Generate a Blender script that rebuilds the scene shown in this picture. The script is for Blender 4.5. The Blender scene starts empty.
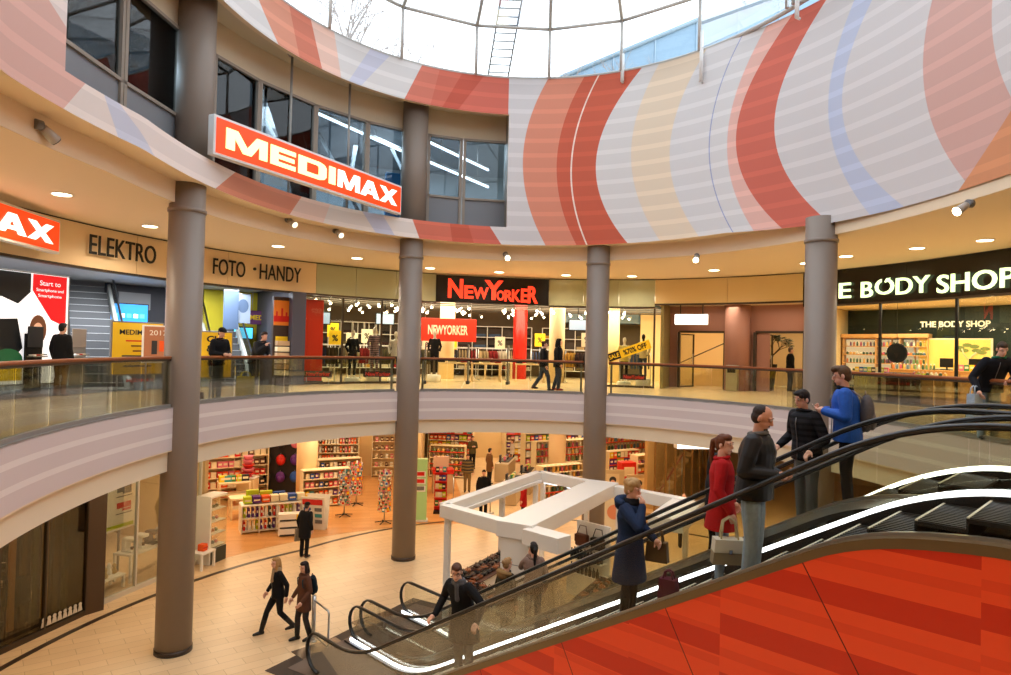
import bpy, bmesh, math, random
from mathutils import Vector as V, Matrix, Quaternion
COL = bpy.context.scene.collection
RND = random.Random(11)
PI = math.pi
sin, cos, rad = math.sin, math.cos, math.radians

# ---------------------------------------------------------------- materials
def lin(c):
    return tuple(((v/255.0)/12.92 if v/255.0 <= .04045 else ((v/255.0+.055)/1.055)**2.4) for v in c)
def rgba(c): return (*lin(c), 1.0)
MATS = {}
def mat(name, col=(200, 200, 200), rough=.6, metal=0.0, emit=None, es=1.0, spec=.4, coat=0.0):
    if name in MATS: return MATS[name]
    m = bpy.data.materials.new(name); m.use_nodes = True
    b = m.node_tree.nodes['Principled BSDF']
    b.inputs['Base Color'].default_value = rgba(col)
    b.inputs['Roughness'].default_value = rough
    b.inputs['Metallic'].default_value = metal
    b.inputs['Specular IOR Level'].default_value = spec
    b.inputs['Coat Weight'].default_value = coat
    if emit:
        b.inputs['Emission Color'].default_value = rgba(emit); b.inputs['Emission Strength'].default_value = es
    MATS[name] = m
    return m
def glass(name, tint=(235, 240, 235), refl=.9, rough=0.0):
    if name in MATS: return MATS[name]
    m = bpy.data.materials.new(name); m.use_nodes = True
    nt = m.node_tree; nt.nodes.clear()
    o = nt.nodes.new('ShaderNodeOutputMaterial'); mx = nt.nodes.new('ShaderNodeMixShader')
    t = nt.nodes.new('ShaderNodeBsdfTransparent'); g = nt.nodes.new('ShaderNodeBsdfGlossy')
    t.inputs[0].default_value = rgba(tint); g.inputs['Roughness'].default_value = rough
    f = nt.nodes.new('ShaderNodeFresnel'); f.inputs[0].default_value = 1.45
    k = nt.nodes.new('ShaderNodeMath'); k.operation = 'MULTIPLY'; k.inputs[1].default_value = refl
    nt.links.new(f.outputs[0], k.inputs[0]); nt.links.new(k.outputs[0], mx.inputs[0])
    nt.links.new(t.outputs[0], mx.inputs[1]); nt.links.new(g.outputs[0], mx.inputs[2])
    nt.links.new(mx.outputs[0], o.inputs[0])
    MATS[name] = m
    return m
class NT:
    """small helper for node graphs"""
    def __init__(s, name, rough=.6, spec=.4):
        s.m = bpy.data.materials.new(name); s.m.use_nodes = True; s.nt = s.m.node_tree
        s.b = s.nt.nodes['Principled BSDF']; s.b.inputs['Roughness'].default_value = rough
        s.b.inputs['Specular IOR Level'].default_value = spec
        MATS[name] = s.m
    def n(s, t, **kw):
        x = s.nt.nodes.new(t)
        for k, v in kw.items(): setattr(x, k, v)
        return x
    def link(s, a, b): s.nt.links.new(a, b)
    def math(s, op, a, b=None, c=None):
        x = s.n('ShaderNodeMath', operation=op)
        for i, v in enumerate((a, b, c)):
            if v is None: continue
            if isinstance(v, (int, float)): x.inputs[i].default_value = v
            else: s.link(v, x.inputs[i])
        return x.outputs[0]
    def mix(s, f, a, b):
        x = s.n('ShaderNodeMix', data_type='RGBA')
        for i, v in ((0, f), (6, a), (7, b)):
            if isinstance(v, (int, float)): x.inputs[i].default_value = v
            elif isinstance(v, tuple): x.inputs[i].default_value = rgba(v)
            else: s.link(v, x.inputs[i])
        return x.outputs[2]
    def col(s, out): s.link(out, s.b.inputs['Base Color'])
    def uv(s):
        u = s.n('ShaderNodeUVMap', uv_map='UVMap'); q = s.n('ShaderNodeSeparateXYZ'); s.link(u.outputs[0], q.inputs[0])
        return q.outputs[0], q.outputs[1]
    def noise(s, scale, detail=3, src=None):
        x = s.n('ShaderNodeTexNoise'); x.inputs['Scale'].default_value = scale; x.inputs['Detail'].default_value = detail
        if src is None: src = s.n('ShaderNodeTexCoord').outputs['Object']
        s.link(src, x.inputs['Vector']); return x.outputs[0]

# ---------------------------------------------------------------- mesh builder
class MB:
    def __init__(s): s.v = []; s.f = []; s.mi = []; s.uv = {}; s.cur = 0; s.sm = []; s.smooth = False
    def slot(s, i): s.cur = i; return s
    def add(s, vs, fs, M=None):
        o = len(s.v)
        for p in vs:
            p = V(p)
            if M is not None: p = M @ p
            s.v.append(p)
        for f in fs: s.f.append([o+i for i in f]); s.mi.append(s.cur); s.sm.append(s.smooth)
        return s
    def box(s, c, d, rz=0, M=None):
        x, y, z = d[0]/2, d[1]/2, d[2]/2
        vs = [(-x,-y,-z),(x,-y,-z),(x,y,-z),(-x,y,-z),(-x,-y,z),(x,-y,z),(x,y,z),(-x,y,z)]
        fs = [(3,2,1,0),(4,5,6,7),(0,1,5,4),(1,2,6,5),(2,3,7,6),(3,0,4,7)]
        T = Matrix.Translation(c) @ Matrix.Rotation(rz, 4, 'Z')
        if M is not None: T = M @ T
        return s.add(vs, fs, T)
    def rbox(s, c, d, r=.01, rz=0, M=None):
        """box with chamfered edges"""
        bm = bmesh.new(); bmesh.ops.create_cube(bm, size=1)
        bmesh.ops.scale(bm, vec=d, verts=bm.verts)
        bmesh.ops.bevel(bm, geom=bm.edges[:], offset=min(r, min(d)*.45), segments=2, affect='EDGES', profile=.5)
        T = Matrix.Translation(c) @ Matrix.Rotation(rz, 4, 'Z')
        if M is not None: T = M @ T
        bm.verts.index_update()
        s.add([v.co.copy() for v in bm.verts], [[v.index for v in f.verts] for f in bm.faces], T); bm.free()
        return s
    def cyl(s, p0, p1, r0, r1=None, n=12, cap=True):
        if r1 is None: r1 = r0
        p0, p1 = V(p0), V(p1); d = (p1-p0)
        if d.length < 1e-9: return s
        q = d.to_track_quat('Z', 'Y'); L = d.length
        vs = []
        for k in range(n):
            a = 2*PI*k/n; vs.append(p0+q@V((r0*cos(a), r0*sin(a), 0)))
        for k in range(n):
            a = 2*PI*k/n; vs.append(p0+q@V((r1*cos(a), r1*sin(a), L)))
        fs = [(k, (k+1) % n, n+(k+1) % n, n+k) for k in range(n)]
        sm = s.smooth; s.smooth = True; s.add(vs, fs); s.smooth = sm
        if cap:
            o = len(s.v)-2*n
            s.f.append([o+k for k in range(n)][::-1]); s.mi.append(s.cur); s.sm.append(False)
            s.f.append([o+n+k for k in range(n)]); s.mi.append(s.cur); s.sm.append(False)
        return s
    def tube(s, pts, r, n=8, closed=False, prof=None):
        pts = [V(p) for p in pts]; N = len(pts)
        prof = prof or [(r*cos(2*PI*k/n), r*sin(2*PI*k/n)) for k in range(n)]
        n = len(prof); vs = []
        up = None
        for i, p in enumerate(pts):
            a = pts[i-1] if (i > 0 or closed) else p; b = pts[(i+1) % N] if (i < N-1 or closed) else p
            t = (b-a).normalized()
            if up is None:
                up = V((0, 0, 1)) if abs(t.z) < .95 else V((1, 0, 0))
            x = t.cross(up)
            if x.length < 1e-6: x = t.orthogonal()
            x.normalize(); y = x.cross(t).normalized(); up = y
            for u, w in prof: vs.append(p+x*u+y*w)
        fs = []
        for i in range(N if closed else N-1):
            j = (i+1) % N
            for k in range(n): fs.append((i*n+k, i*n+(k+1) % n, j*n+(k+1) % n, j*n+k))
        if not closed: fs += [tuple(range(n))[::-1], tuple(range((N-1)*n, N*n))]
        sm = s.smooth; s.smooth = True; s.add(vs, fs); s.smooth = sm
        return s
    def lathe(s, prof, c=(0, 0, 0), n=20, M=None):
        vs = []; fs = []
        for r, z in prof:
            for k in range(n): a = 2*PI*k/n; vs.append((c[0]+r*cos(a), c[1]+r*sin(a), c[2]+z))
        for i in range(len(prof)-1):
            for k in range(n): fs.append((i*n+k, i*n+(k+1) % n, (i+1)*n+(k+1) % n, (i+1)*n+k))
        fs += [tuple(range(n))[::-1], tuple(range((len(prof)-1)*n, len(prof)*n))]
        sm = s.smooth; s.smooth = True; s.add(vs, fs, M); s.smooth = sm
        return s
    def sphere(s, c, r, sc=(1, 1, 1), n=12, m=8, M=None):
        prof = [(max(1e-4, r*sin(PI*i/m)), -r*cos(PI*i/m)) for i in range(m+1)]
        T = Matrix.Translation(c) @ Matrix.Diagonal((*sc, 1))
        if M is not None: T = M @ T
        return s.lathe(prof, n=n, M=T)
    def prism(s, poly, z0, z1, M=None):
        n = len(poly)
        vs = [(x, y, z0) for x, y in poly]+[(x, y, z1) for x, y in poly]
        fs = [tuple(range(n))[::-1], tuple(range(n, 2*n))]+[(k, (k+1) % n, n+(k+1) % n, n+k) for k in range(n)]
        return s.add(vs, fs, M)
    def strip(s, rows, uvs=None, closed=False):
        """rows of equal length -> quad grid"""
        m = len(rows[0]); vs = [p for r in rows for p in r]; o = len(s.f); fs = []
        for i in range(len(rows)-1):
            for k in range(m-1): fs.append((i*m+k, i*m+k+1, (i+1)*m+k+1, (i+1)*m+k))
        b = len(s.v); s.add(vs, fs)
        if uvs:
            for i, u in enumerate([q for r in uvs for q in r]): s.uv[b+i] = u
        return s
    def slab(s, a, b, z0, z1, closed=False):
        """solid between two plan polylines a (inner) and b (outer)"""
        n = len(a)
        vs = [(*p, z0) for p in a]+[(*p, z0) for p in b]+[(*p, z1) for p in a]+[(*p, z1) for p in b]
        fs = []
        for k in range(n-1):
            fs += [(k, k+1, n+k+1, n+k), (2*n+k, 3*n+k, 3*n+k+1, 2*n+k+1), (k, 2*n+k, 2*n+k+1, k+1), (n+k, n+k+1, 3*n+k+1, 3*n+k)]
        fs += [(0, n, 3*n, 2*n), (n-1, 3*n-1, 4*n-1, 2*n-1)]
        return s.add(vs, fs)
    def mesh(s, name):
        me = bpy.data.meshes.new(name); me.from_pydata([tuple(p) for p in s.v], [], s.f)
        for p, i, q in zip(me.polygons, s.mi, s.sm): p.material_index = i; p.use_smooth = q
        if s.uv:
            l = me.uv_layers.new(name='UVMap')
            for lp in me.loops: l.data[lp.index].uv = s.uv.get(lp.vertex_index, (0, 0))
        bm = bmesh.new(); bm.from_mesh(me); bmesh.ops.recalc_face_normals(bm, faces=bm.faces); bm.to_mesh(me); bm.free()
        me.update(); return me
    def build(s, name, m, parent=None, label=None):
        o = bpy.data.objects.new(name, s.mesh(name)); COL.objects.link(o)
        for x in (m if isinstance(m, (list, tuple)) else [m]): o.data.materials.append(x)
        if parent: o.parent = parent
        if label: o['label'] = label
        return o
def link_mesh(name, me, m, parent=None):
    o = bpy.data.objects.new(name, me); COL.objects.link(o)
    if m is not None and not me.materials: me.materials.append(m)
    if parent: o.parent = parent
    return o
def tag(o, label, cat, group=None, kind=None):
    if label: o['label'] = label
    if cat: o['category'] = cat
    if group: o['group'] = group
    if kind: o['kind'] = kind
    return o
def thing(name, label, cat, loc=(0, 0, 0), rz=0, group=None):
    o = bpy.data.objects.new(name, None); COL.objects.link(o); o.empty_display_size = .1
    o.location = loc; o.rotation_euler = (0, 0, rz)
    return tag(o, label, cat, group)
def struct(o, kind='structure'):
    o['kind'] = kind; return o
KIDS = {}
def dup(root, loc=None, rz=None, label=None, group=None, scale=None):
    def cp(o, par):
        c = o.copy(); COL.objects.link(c)
        if par: c.parent = par
        for k in list(o.children): cp(k, c)
        return c
    c = cp(root, None)
    if loc is not None: c.location = loc
    if rz is not None: c.rotation_euler = (0, 0, rz)
    if scale is not None: c.scale = scale
    if label: c['label'] = label
    if group: c['group'] = group
    return c

# ---------------------------------------------------------------- text -> mesh
def text_mesh(txt, size=1.0, depth=.02, bold=0.0, sx=1.0, shear=0.0, align='CENTER', spacing=1.0):
    """mesh data of a line of lettering standing in the XZ plane facing -Y, centred"""
    c = bpy.data.curves.new('lettering', 'FONT'); c.body = txt; c.size = size; c.extrude = depth/2; c.offset = bold
    c.align_x = align; c.align_y = 'CENTER'; c.shear = shear; c.space_character = spacing; c.resolution_u = 4
    o = bpy.data.objects.new('tmp', c); COL.objects.link(o)
    dg = bpy.context.evaluated_depsgraph_get(); me = bpy.data.meshes.new_from_object(o.evaluated_get(dg))
    bpy.data.objects.remove(o); bpy.data.curves.remove(c)
    me.transform(Matrix.Rotation(PI/2, 4, 'X') @ Matrix.Diagonal((sx, 1, 1, 1)))
    me.materials.clear(); me.name = 'lettering'
    return me
def text(txt, m, parent, loc=(0, 0, 0), name='lettering', fit=None, rz=0, ry=0, **kw):
    me = text_mesh(txt, **kw)
    if fit:   # (width, height): scale to that size and centre
        xs = [v.co.x for v in me.vertices]; zs = [v.co.z for v in me.vertices]
        if xs:
            w, h = max(xs)-min(xs), max(zs)-min(zs); cx, cz = (max(xs)+min(xs))/2, (max(zs)+min(zs))/2
            for v in me.vertices:
                v.co.x = (v.co.x-cx)*fit[0]/w; v.co.z = (v.co.z-cz)*(fit[1]/h if fit[1] else fit[0]/w)
    me.transform(Matrix.Translation(loc) @ Matrix.Rotation(rz, 4, 'Z') @ Matrix.Rotation(ry, 4, 'Y'))
    return link_mesh(name, me, m, parent)

# ---------------------------------------------------------------- plan of the place
H = 5.15                      # gallery floor level (ground floor = 0)
CX, CY = .7, 12.19            # middle of the oval void
EYE = V((0, 0, 6.53)); FPX = 674.0; PITCH = rad(1.04); ROLL = rad(1.36)
def Rr(t): return 8.69-1.06*cos(2*t)-.2*sin(2*t)
def ring(t, off=0.0, z=None):
    r = Rr(t)+off; p = (CX+r*cos(t), CY+r*sin(t))
    return p if z is None else V((*p, z))
def arc(a0, a1, n, off=0.0):
    return [ring(rad(a0+(a1-a0)*k/n), off(a0+(a1-a0)*k/n) if callable(off) else off) for k in range(n+1)]
def lerp_tab(tab):
    def f(x):
        if x <= tab[0][0]: return tab[0][1]
        for (a, b), (c, d) in zip(tab, tab[1:]):
            if x <= c: return b+(d-b)*(x-a)/(c-a)
        return tab[-1][1]
    return f
def pix_dir(px, py):
    dx, dy = px-505.5, py-337.5; c, s = cos(ROLL), sin(ROLL)
    u, v = dx*c+dy*s, -dx*s+dy*c; d = (u/FPX, 1.0, -v/FPX)
    return V((d[0], d[1]*cos(PITCH)-d[2]*sin(PITCH), d[1]*sin(PITCH)+d[2]*cos(PITCH)))
def on_level(px, py, z):
    d = pix_dir(px, py); return EYE+d*((z-EYE.z)/d.z)
def on_ring(px, py, off):
    """point at which a sight line meets the far side of the oval grown by off; also its angle"""
    d = pix_dir(px, py); best = None; t = 1.0
    while t < 60:
        p = EYE+d*t; a = math.atan2(p.y-CY, p.x-CX); o = off(math.degrees(a)) if callable(off) else off
        if math.hypot(p.x-CX, p.y-CY) < Rr(a)+o: best = (p, a)
        t += .02
    return best
def on_y(px, py, y):
    d = pix_dir(px, py); return EYE+d*(y/d.y)
def facing(p, q=None):
    """rotation about z that turns local -Y towards q"""
    q = q or (CX, CY); return math.atan2(q[1]-p[1], q[0]-p[0])+PI/2
SHOP = lerp_tab([(-40, 5.0), (0, 5.0), (23, 5.4), (45, 6.0), (70, 5.8), (95, 5.0), (123, 4.4), (147, 4.2), (169, 4.0), (200, 3.8)])
DOFF = -.5
_rt = lerp_tab([(-85, 0), (-30, .5), (0, .52), (15, .5), (28, .42), (35, .3), (50, 0)])
def ex(t):        # the drum swings out a little towards the viewer's left ...
    d = math.degrees(t)
    if d < 0: d += 360
    return .62*min(1, max(0, (d-184)/24))*(1-min(1, max(0, (d-236)/30)))
def exr(t):       # ... and towards the right
    d = math.degrees(t)
    return _rt(d if d < 180 else d-360)
def doff(t): return DOFF+ex(t)+exr(t)
# ================================================================ camera and world
cam_d = bpy.data.cameras.new('camera'); cam = bpy.data.objects.new('camera', cam_d); COL.objects.link(cam)
cam_d.sensor_fit = 'HORIZONTAL'; cam_d.sensor_width = 36.0; cam_d.lens = FPX*36.0/1011.0; cam_d.clip_end = 300
_f = V((0, cos(PITCH), sin(PITCH))); _u = V((0, -sin(PITCH), cos(PITCH))); _r = V((1, 0, 0))
_r2 = _r*cos(ROLL)+_u*sin(ROLL); _u2 = _u*cos(ROLL)-_r*sin(ROLL)
cam.matrix_world = Matrix(((_r2.x, _u2.x, -_f.x, EYE.x), (_r2.y, _u2.y, -_f.y, EYE.y), (_r2.z, _u2.z, -_f.z, EYE.z), (0, 0, 0, 1)))
bpy.context.scene.camera = cam
sc = bpy.context.scene
sc.view_settings.view_transform = 'Standard'; sc.view_settings.look = 'None'; sc.view_settings.gamma = 1
sc.view_settings.exposure = 0.0; sc.view_settings.use_curve_mapping = False
sc.cycles.max_bounces = 8; sc.cycles.transparent_max_bounces = 24; sc.cycles.diffuse_bounces = 4; sc.cycles.glossy_bounces = 3
sc.cycles.sample_clamp_indirect = 6.0; sc.cycles.caustics_reflective = False; sc.cycles.caustics_refractive = False
sc.cycles.use_denoising = True; sc.cycles.use_light_tree = True
w = bpy.data.worlds.new('overcast_sky'); sc.world = w; w.use_nodes = True
w.node_tree.nodes['Background'].inputs[0].default_value = (.86, .93, 1.0, 1); w.node_tree.nodes['Background'].inputs[1].default_value = 3.1

# ================================================================ common materials
COLUMN = mat('taupe_paint', (138, 124, 112), .45)
CREAM = mat('cream_plaster', (236, 214, 180), .7)
CEIL = mat('ceiling_plaster', (232, 210, 178), .8)
WHITE = mat('white_paint', (238, 236, 230), .5)
WHITE_METAL = mat('white_steel', (228, 228, 226), .35)
BLACK = mat('black_plastic', (18, 18, 19), .45)
DARK = mat('dark_anthracite', (44, 46, 52), .5)
STEEL = mat('brushed_steel', (190, 190, 188), .28, metal=.9)
CHROME = mat('chrome', (205, 205, 208), .12, metal=1.0)
ALU = mat('grey_aluminium', (150, 146, 140), .4, metal=.3)
FRAME = mat('window_frame_taupe', (150, 138, 124), .45)
WOOD = mat('brown_rail_wood', (150, 84, 44), .4)
BEECH = mat('beech_veneer', (214, 164, 104), .5)
RED = mat('red_gloss', (206, 34, 24), .35)
ORANGE = mat('orange_paper', (236, 92, 30), .5)
YELLOW = mat('yellow_paper', (238, 202, 30), .55)
LIME = mat('lime_paper', (190, 208, 40), .5)
BLUE = mat('blue_paper', (40, 84, 170), .5)
PURPLE = mat('purple_paper', (92, 40, 128), .5)
GREEN = mat('green_paper', (60, 130, 70), .5)
PINK = mat('pink_paper', (226, 120, 140), .5)
TEAL = mat('teal_paper', (60, 150, 160), .5)
CREAMP = mat('cream_card', (236, 222, 190), .6)
BROWN = mat('brown_leather', (96, 52, 30), .45)
GREYP = mat('grey_plastic', (120, 120, 122), .5)
MAUVE = mat('mauve_wall_paint', (168, 122, 108), .6)
SAGE = mat('sage_back_painted_glass', (180, 184, 152), .18, spec=.6)
OCHRE = mat('ochre_panel', (226, 200, 148), .5)
LAMP = mat('warm_lamp_diffuser', (255, 246, 226), emit=(255, 232, 190), es=9)
LAMPC = mat('cool_lamp_tube', (250, 252, 255), emit=(236, 245, 255), es=7)
GLS = glass('clear_glass', (250, 252, 247), .35)
GLS_RAIL = glass('balustrade_glass', (246, 248, 236), .8)
GLS_WIN = glass('upper_window_glass', (206, 218, 224), 1.0)
GLS_ESC = glass('escalator_glass', (249, 249, 243), .35)
SKYG = glass('skylight_glass', (245, 248, 250), .5)
PALETTE = [RED, ORANGE, YELLOW, LIME, BLUE, PURPLE, GREEN, PINK, TEAL, CREAMP, WHITE, DARK, BROWN]

# stone tile floor
def tile_mat(name, c1, c2, mortar, rot, sc_, rough, bw=.9, rh=.3, msize=.006):
    g = NT(name, rough, .5)
    tc = g.n('ShaderNodeTexCoord'); mp = g.n('ShaderNodeMapping'); mp.inputs['Rotation'].default_value = (0, 0, rot)
    g.link(tc.outputs['Object'], mp.inputs[0])
    br = g.n('ShaderNodeTexBrick'); br.inputs['Scale'].default_value = sc_; br.inputs['Mortar Size'].default_value = msize
    br.inputs['Brick Width'].default_value = bw; br.inputs['Row Height'].default_value = rh
    br.inputs['Color1'].default_value = rgba(c1); br.inputs['Color2'].default_value = rgba(c2); br.inputs['Mortar'].default_value = rgba(mortar)
    g.link(mp.outputs[0], br.inputs[0])
    nz = g.noise(1.1, 4); f = g.math('MULTIPLY', nz, .25)
    g.col(g.mix(f, br.outputs[0], tuple(int(v*.86) for v in c2)))
    return g.m
TILE = tile_mat('cream_stone_tiles', (232, 202, 160), (224, 192, 148), (186, 154, 112), rad(-38), 1.0, .32)
TILE_UP = tile_mat('gallery_stone_tiles', (230, 206, 164), (222, 196, 152), (190, 164, 122), rad(20), 1.0, .27, .6, .6)
WOODFLOOR = tile_mat('oak_plank_floor', (224, 168, 104), (208, 146, 82), (170, 112, 58), rad(-14), 1.0, .3, 1.4, .14, .004)
GREYFLOOR = mat('grey_vinyl_floor', (112, 112, 118), .25)

# ================================================================ floors, slabs
f = MB(); f.add([(-34, -20, 0), (36, -20, 0), (36, 46, 0), (-34, 46, 0)], [(0, 1, 2, 3)])
struct(f.build('floor', TILE))
f = MB(); f.slab(arc(98, 138, 24, 3.55), arc(98, 138, 24, 15), .001, .006)
struct(f.build('floor_oak', WOODFLOOR))
FLN = lerp_tab([(60, 4.6), (77, 4.5), (93, 4.25), (110, 3.4), (127, 2.45), (146, 2.5), (174, 2.8), (200, 2.9)])
f = MB(); f.slab(arc(55, 200, 90, FLN), arc(55, 200, 90, lambda a: FLN(a)+.15), .002, .008)
struct(f.build('trim_1', mat('dark_floor_inlay', (58, 44, 34), .3)))
# gallery slab with the void cut out (open towards the camera side)
A0, A1, N = -16, 214, 180          # the gallery ring that is in view
f = MB(); f.slab(arc(A0, A1, N, .04), arc(A0, A1, N, 20), H-.5, H)
struct(f.build('floor_gallery', [TILE_UP]))
f = MB(); f.slab(arc(A0, A1, N, .06), arc(A0, A1, N, 20), 3.86, 3.95)
struct(f.build('ceiling_ground', CEIL))
# the ceiling of the ground floor and the fascia band
g = NT('striped_fascia_paint', .45)
u, vv = g.uv()
s1 = g.math('LESS_THAN', g.math('ABSOLUTE', g.math('SUBTRACT', vv, .30)), .045)
s2 = g.math('LESS_THAN', g.math('ABSOLUTE', g.math('SUBTRACT', vv, .62)), .045)
g.col(g.mix(g.math('MAXIMUM', s1, s2), (214, 200, 198), (232, 222, 218)))
FASCIA = g.m
COLS = [163.9, 112.8, 76.6, 30.5]         # bearing of the four columns
f = MB(); f.smooth = True
def band(mb, a0, a1, n, off, z0, z1, dz=None):
    rows = []; uvs = []
    for k in range(n+1):
        a = rad(a0+(a1-a0)*k/n); s_ = k*.2
        of = off(a) if callable(off) else off; rows.append([ring(a, of, z0), ring(a, of, z1)]); uvs.append([(s_, 0), (s_, (z1-z0))])
    mb.strip(rows, uvs)
band(f, A0, A1, 180, -.06, 4.28, H+.02)
struct(f.build('trim_2', FASCIA))
f = MB(); f.slab(arc(A0, A1, N, -.06), arc(A0, A1, N, .03), H+.0, H+.03)
struct(f.build('trim_3', ALU))
f = MB(); f.smooth = True; band(f, A0, A1, 180, .03, 3.84, 4.3)
struct(f.build('trim_4', mat('cream_lower_band', (232, 216, 188), .6)))
f = MB(); f.slab(arc(A0, A1, N, -.06), arc(A0, A1, N, .05), 4.26, 4.285)
struct(f.build('trim_5', CREAM))
# gallery ceiling, bulkhead
CZ = 9.45
f = MB(); f.slab(arc(-90, 270, 240, lambda d: .06+ex(rad(d))), arc(-90, 270, 240, 20.5), CZ, CZ+.12)
struct(f.build('ceiling', CEIL))
f = MB(); f.smooth = True; band(f, -90, 270, 240, lambda t: .05+ex(t), CZ, 9.93)
struct(f.build('trim_6', mat('bulkhead_plaster', (238, 218, 188), .7)))
f = MB(); f.slab([ring(rad(-90+1.5*k), doff(rad(-90+1.5*k))+.02) for k in range(241)], arc(-90, 270, 240, lambda d: .1+ex(rad(d))), 9.89, 9.93)
struct(f.build('trim_7', CREAM))

# outer walls of the mall storeys
f = MB(); f.slab(arc(-90, 270, 160, 20), arc(-90, 270, 160, 20.3), 0, CZ); struct(f.build('wall_outer', mat('outer_wall_cream', (214, 188, 150), .8)))
# ================================================================ columns
def column(a, z0, z1, r, n):
    p = ring(rad(a), -.02)
    m = MB(); m.cyl((*p, z0), (*p, z1), r, r, 40); o = struct(m.build('column', COLUMN))
    return p, o
for i, a in enumerate(COLS):
    p, o = column(a, 0, 9.9, .36, i)
    m = MB(); m.lathe([(.36, 0), (.385, .01), (.385, .08), (.36, .09)], (*p, 9.28), 40); m.build('collar', COLUMN, o)
    m = MB(); m.lathe([(.36, 0), (.375, .0), (.375, .1), (.36, .1)], (*p, 0.001), 40); m.build('base_ring', mat('dark_bronze', (60, 48, 38), .4), o)
for i, a in enumerate((159.8, 112.1)):
    p = ring(rad(a), .30); m = MB(); m.cyl((*p, 9.9), (*p, 14.4), .40, .40, 40); struct(m.build('column', COLUMN))

# ================================================================ painted drum
DZ0, DZ1, WZ0, WZ1, DOFF = 9.88, 15.22, 10.44, 14.05, -.5
NS = 2400
_th = [PI*1.5-2*PI*k/NS for k in range(NS+1)]
_pt = [ring(t, DOFF) for t in _th]; _S = [0.0]
for a, b in zip(_pt, _pt[1:]): _S.append(_S[-1]+math.hypot(b[0]-a[0], b[1]-a[1]))
def s_ang(s):
    lo, hi = 0, NS
    while hi-lo > 1:
        m_ = (lo+hi)//2
        if _S[m_] < s: lo = m_
        else: hi = m_
    k = (s-_S[lo])/(_S[hi]-_S[lo]); return _th[lo]+(_th[hi]-_th[lo])*k
def s_px(px, py, o=None):      # unrolled place (s, z) of the drum (or of a shell o behind it) seen at a pixel
    p, a = on_ring(px, py, (lambda d: doff(rad(d))) if o is None else (lambda d: o+ex(rad(d))))
    if a < -PI/2: a += 2*PI
    k = (PI*1.5-a)/(2*PI)*NS; i = int(k); return (_S[i]+(_S[i+1]-_S[i])*(k-i), p.z)
def sx(px, py=140, o=.62): return s_px(px, py, o)[0]
BASE = (207, 203, 203)
def chain(name, base, edges):
    """painted arcs: walking along the wall each edge (c2, c1, c0) starts a new colour"""
    g = NT(name, .55, .3); s_, z_ = g.uv(); colr = None
    for (c2, c1, c0), c in edges:
        e = g.math('MULTIPLY_ADD', z_, c1, c0)
        if c2: e = g.math('ADD', e, g.math('MULTIPLY', g.math('MULTIPLY', z_, z_), c2))
        st = g.math('GREATER_THAN', s_, e)
        colr = g.mix(st, base if colr is None else colr, c)
    def lite(c):
        v = g.n('ShaderNodeVectorMath', operation='SCALE'); g.link(c, v.inputs[0]); v.inputs['Scale'].default_value = 1.13; return v.outputs[0]
    fr = g.math('FRACT', g.math('MULTIPLY', z_, 1/.47))
    st = g.math('MULTIPLY', g.math('LESS_THAN', fr, .3), 1.0)
    g.col(g.mix(st, colr, lite(colr)))
    return g.m
def seg(p, q):   # straight edge through two (s, z) points
    c1 = (q[0]-p[0])/(q[1]-p[1]); return (0, c1, p[0]-c1*p[1])
def off(e, d): return (e[0], e[1], e[2]+d)
def par(*pts):     # parabola s(z) through three places of the photograph's wall
    (s0, z0), (s1, z1), (s2, z2) = [s_px(*p) for p in pts]
    d01 = (s1-s0)/(z1-z0); d12 = (s2-s1)/(z2-z1); c2 = (d12-d01)/(z2-z0)
    return (c2, d01-c2*(z0+z1), s0-d01*z0+c2*z0*z1)
b2l = par((548.6, 78), (523, 158), (546, 246)); b2m = par((584, 77.5), (557, 158), (577, 246)); b2w = par((597, 77), (571, 158), (584, 240)); b2r = par((640.4, 69.6), (596.3, 158), (630, 246))
b3l = par((658, 65.6), (631, 158), (645, 215)); b3r = par((706, 50), (672, 130), (691, 225)); b3b = par((740, 38.7), (708.7, 145), (726.5, 222))
b4l = par((765, 28.6), (727.5, 134.5), (750, 225)); b4m = par((792, 15), (736, 134.5), (775, 222)); b4r = par((825.7, 0), (774.3, 131), (824, 218))
b5l = par((854.3, 0), (828, 104), (864.4, 208)); b5r = par((871.8, 0), (842.5, 114), (896.4, 201)); b6l = par((931.7, 0), (922.6, 67), (962, 178)); b6r = par((992, 0), (995.6, 57), (1011, 97.5))
b7 = seg(s_px(965, 181), s_px(1003, 122))
SAL, RD, DKR, BEI, PNK, BLU, ROS, ORG = (214, 138, 112), (203, 104, 86), (197, 92, 66), (226, 208, 184), (226, 180, 168), (186, 194, 216), (208, 166, 156), (214, 146, 104)
WARM = (214, 211, 209)
ART_R = chain('painted_arcs', BASE, [(b2l, SAL), (b2m, DKR), (b2w, (236, 214, 200)), (off(b2w, .05), DKR), (b2r, WARM), (b3l, BEI), (b3r, (213, 211, 211)), (b3b, (150, 160, 196)), (off(b3b, .035), (213, 211, 211)),
    (b4l, PNK), (b4m, RD), (b4r, BASE), (b5l, BLU), (b5r, BASE), (b6l, ROS), (b6r, BASE), (b7, ORG)])
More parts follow.
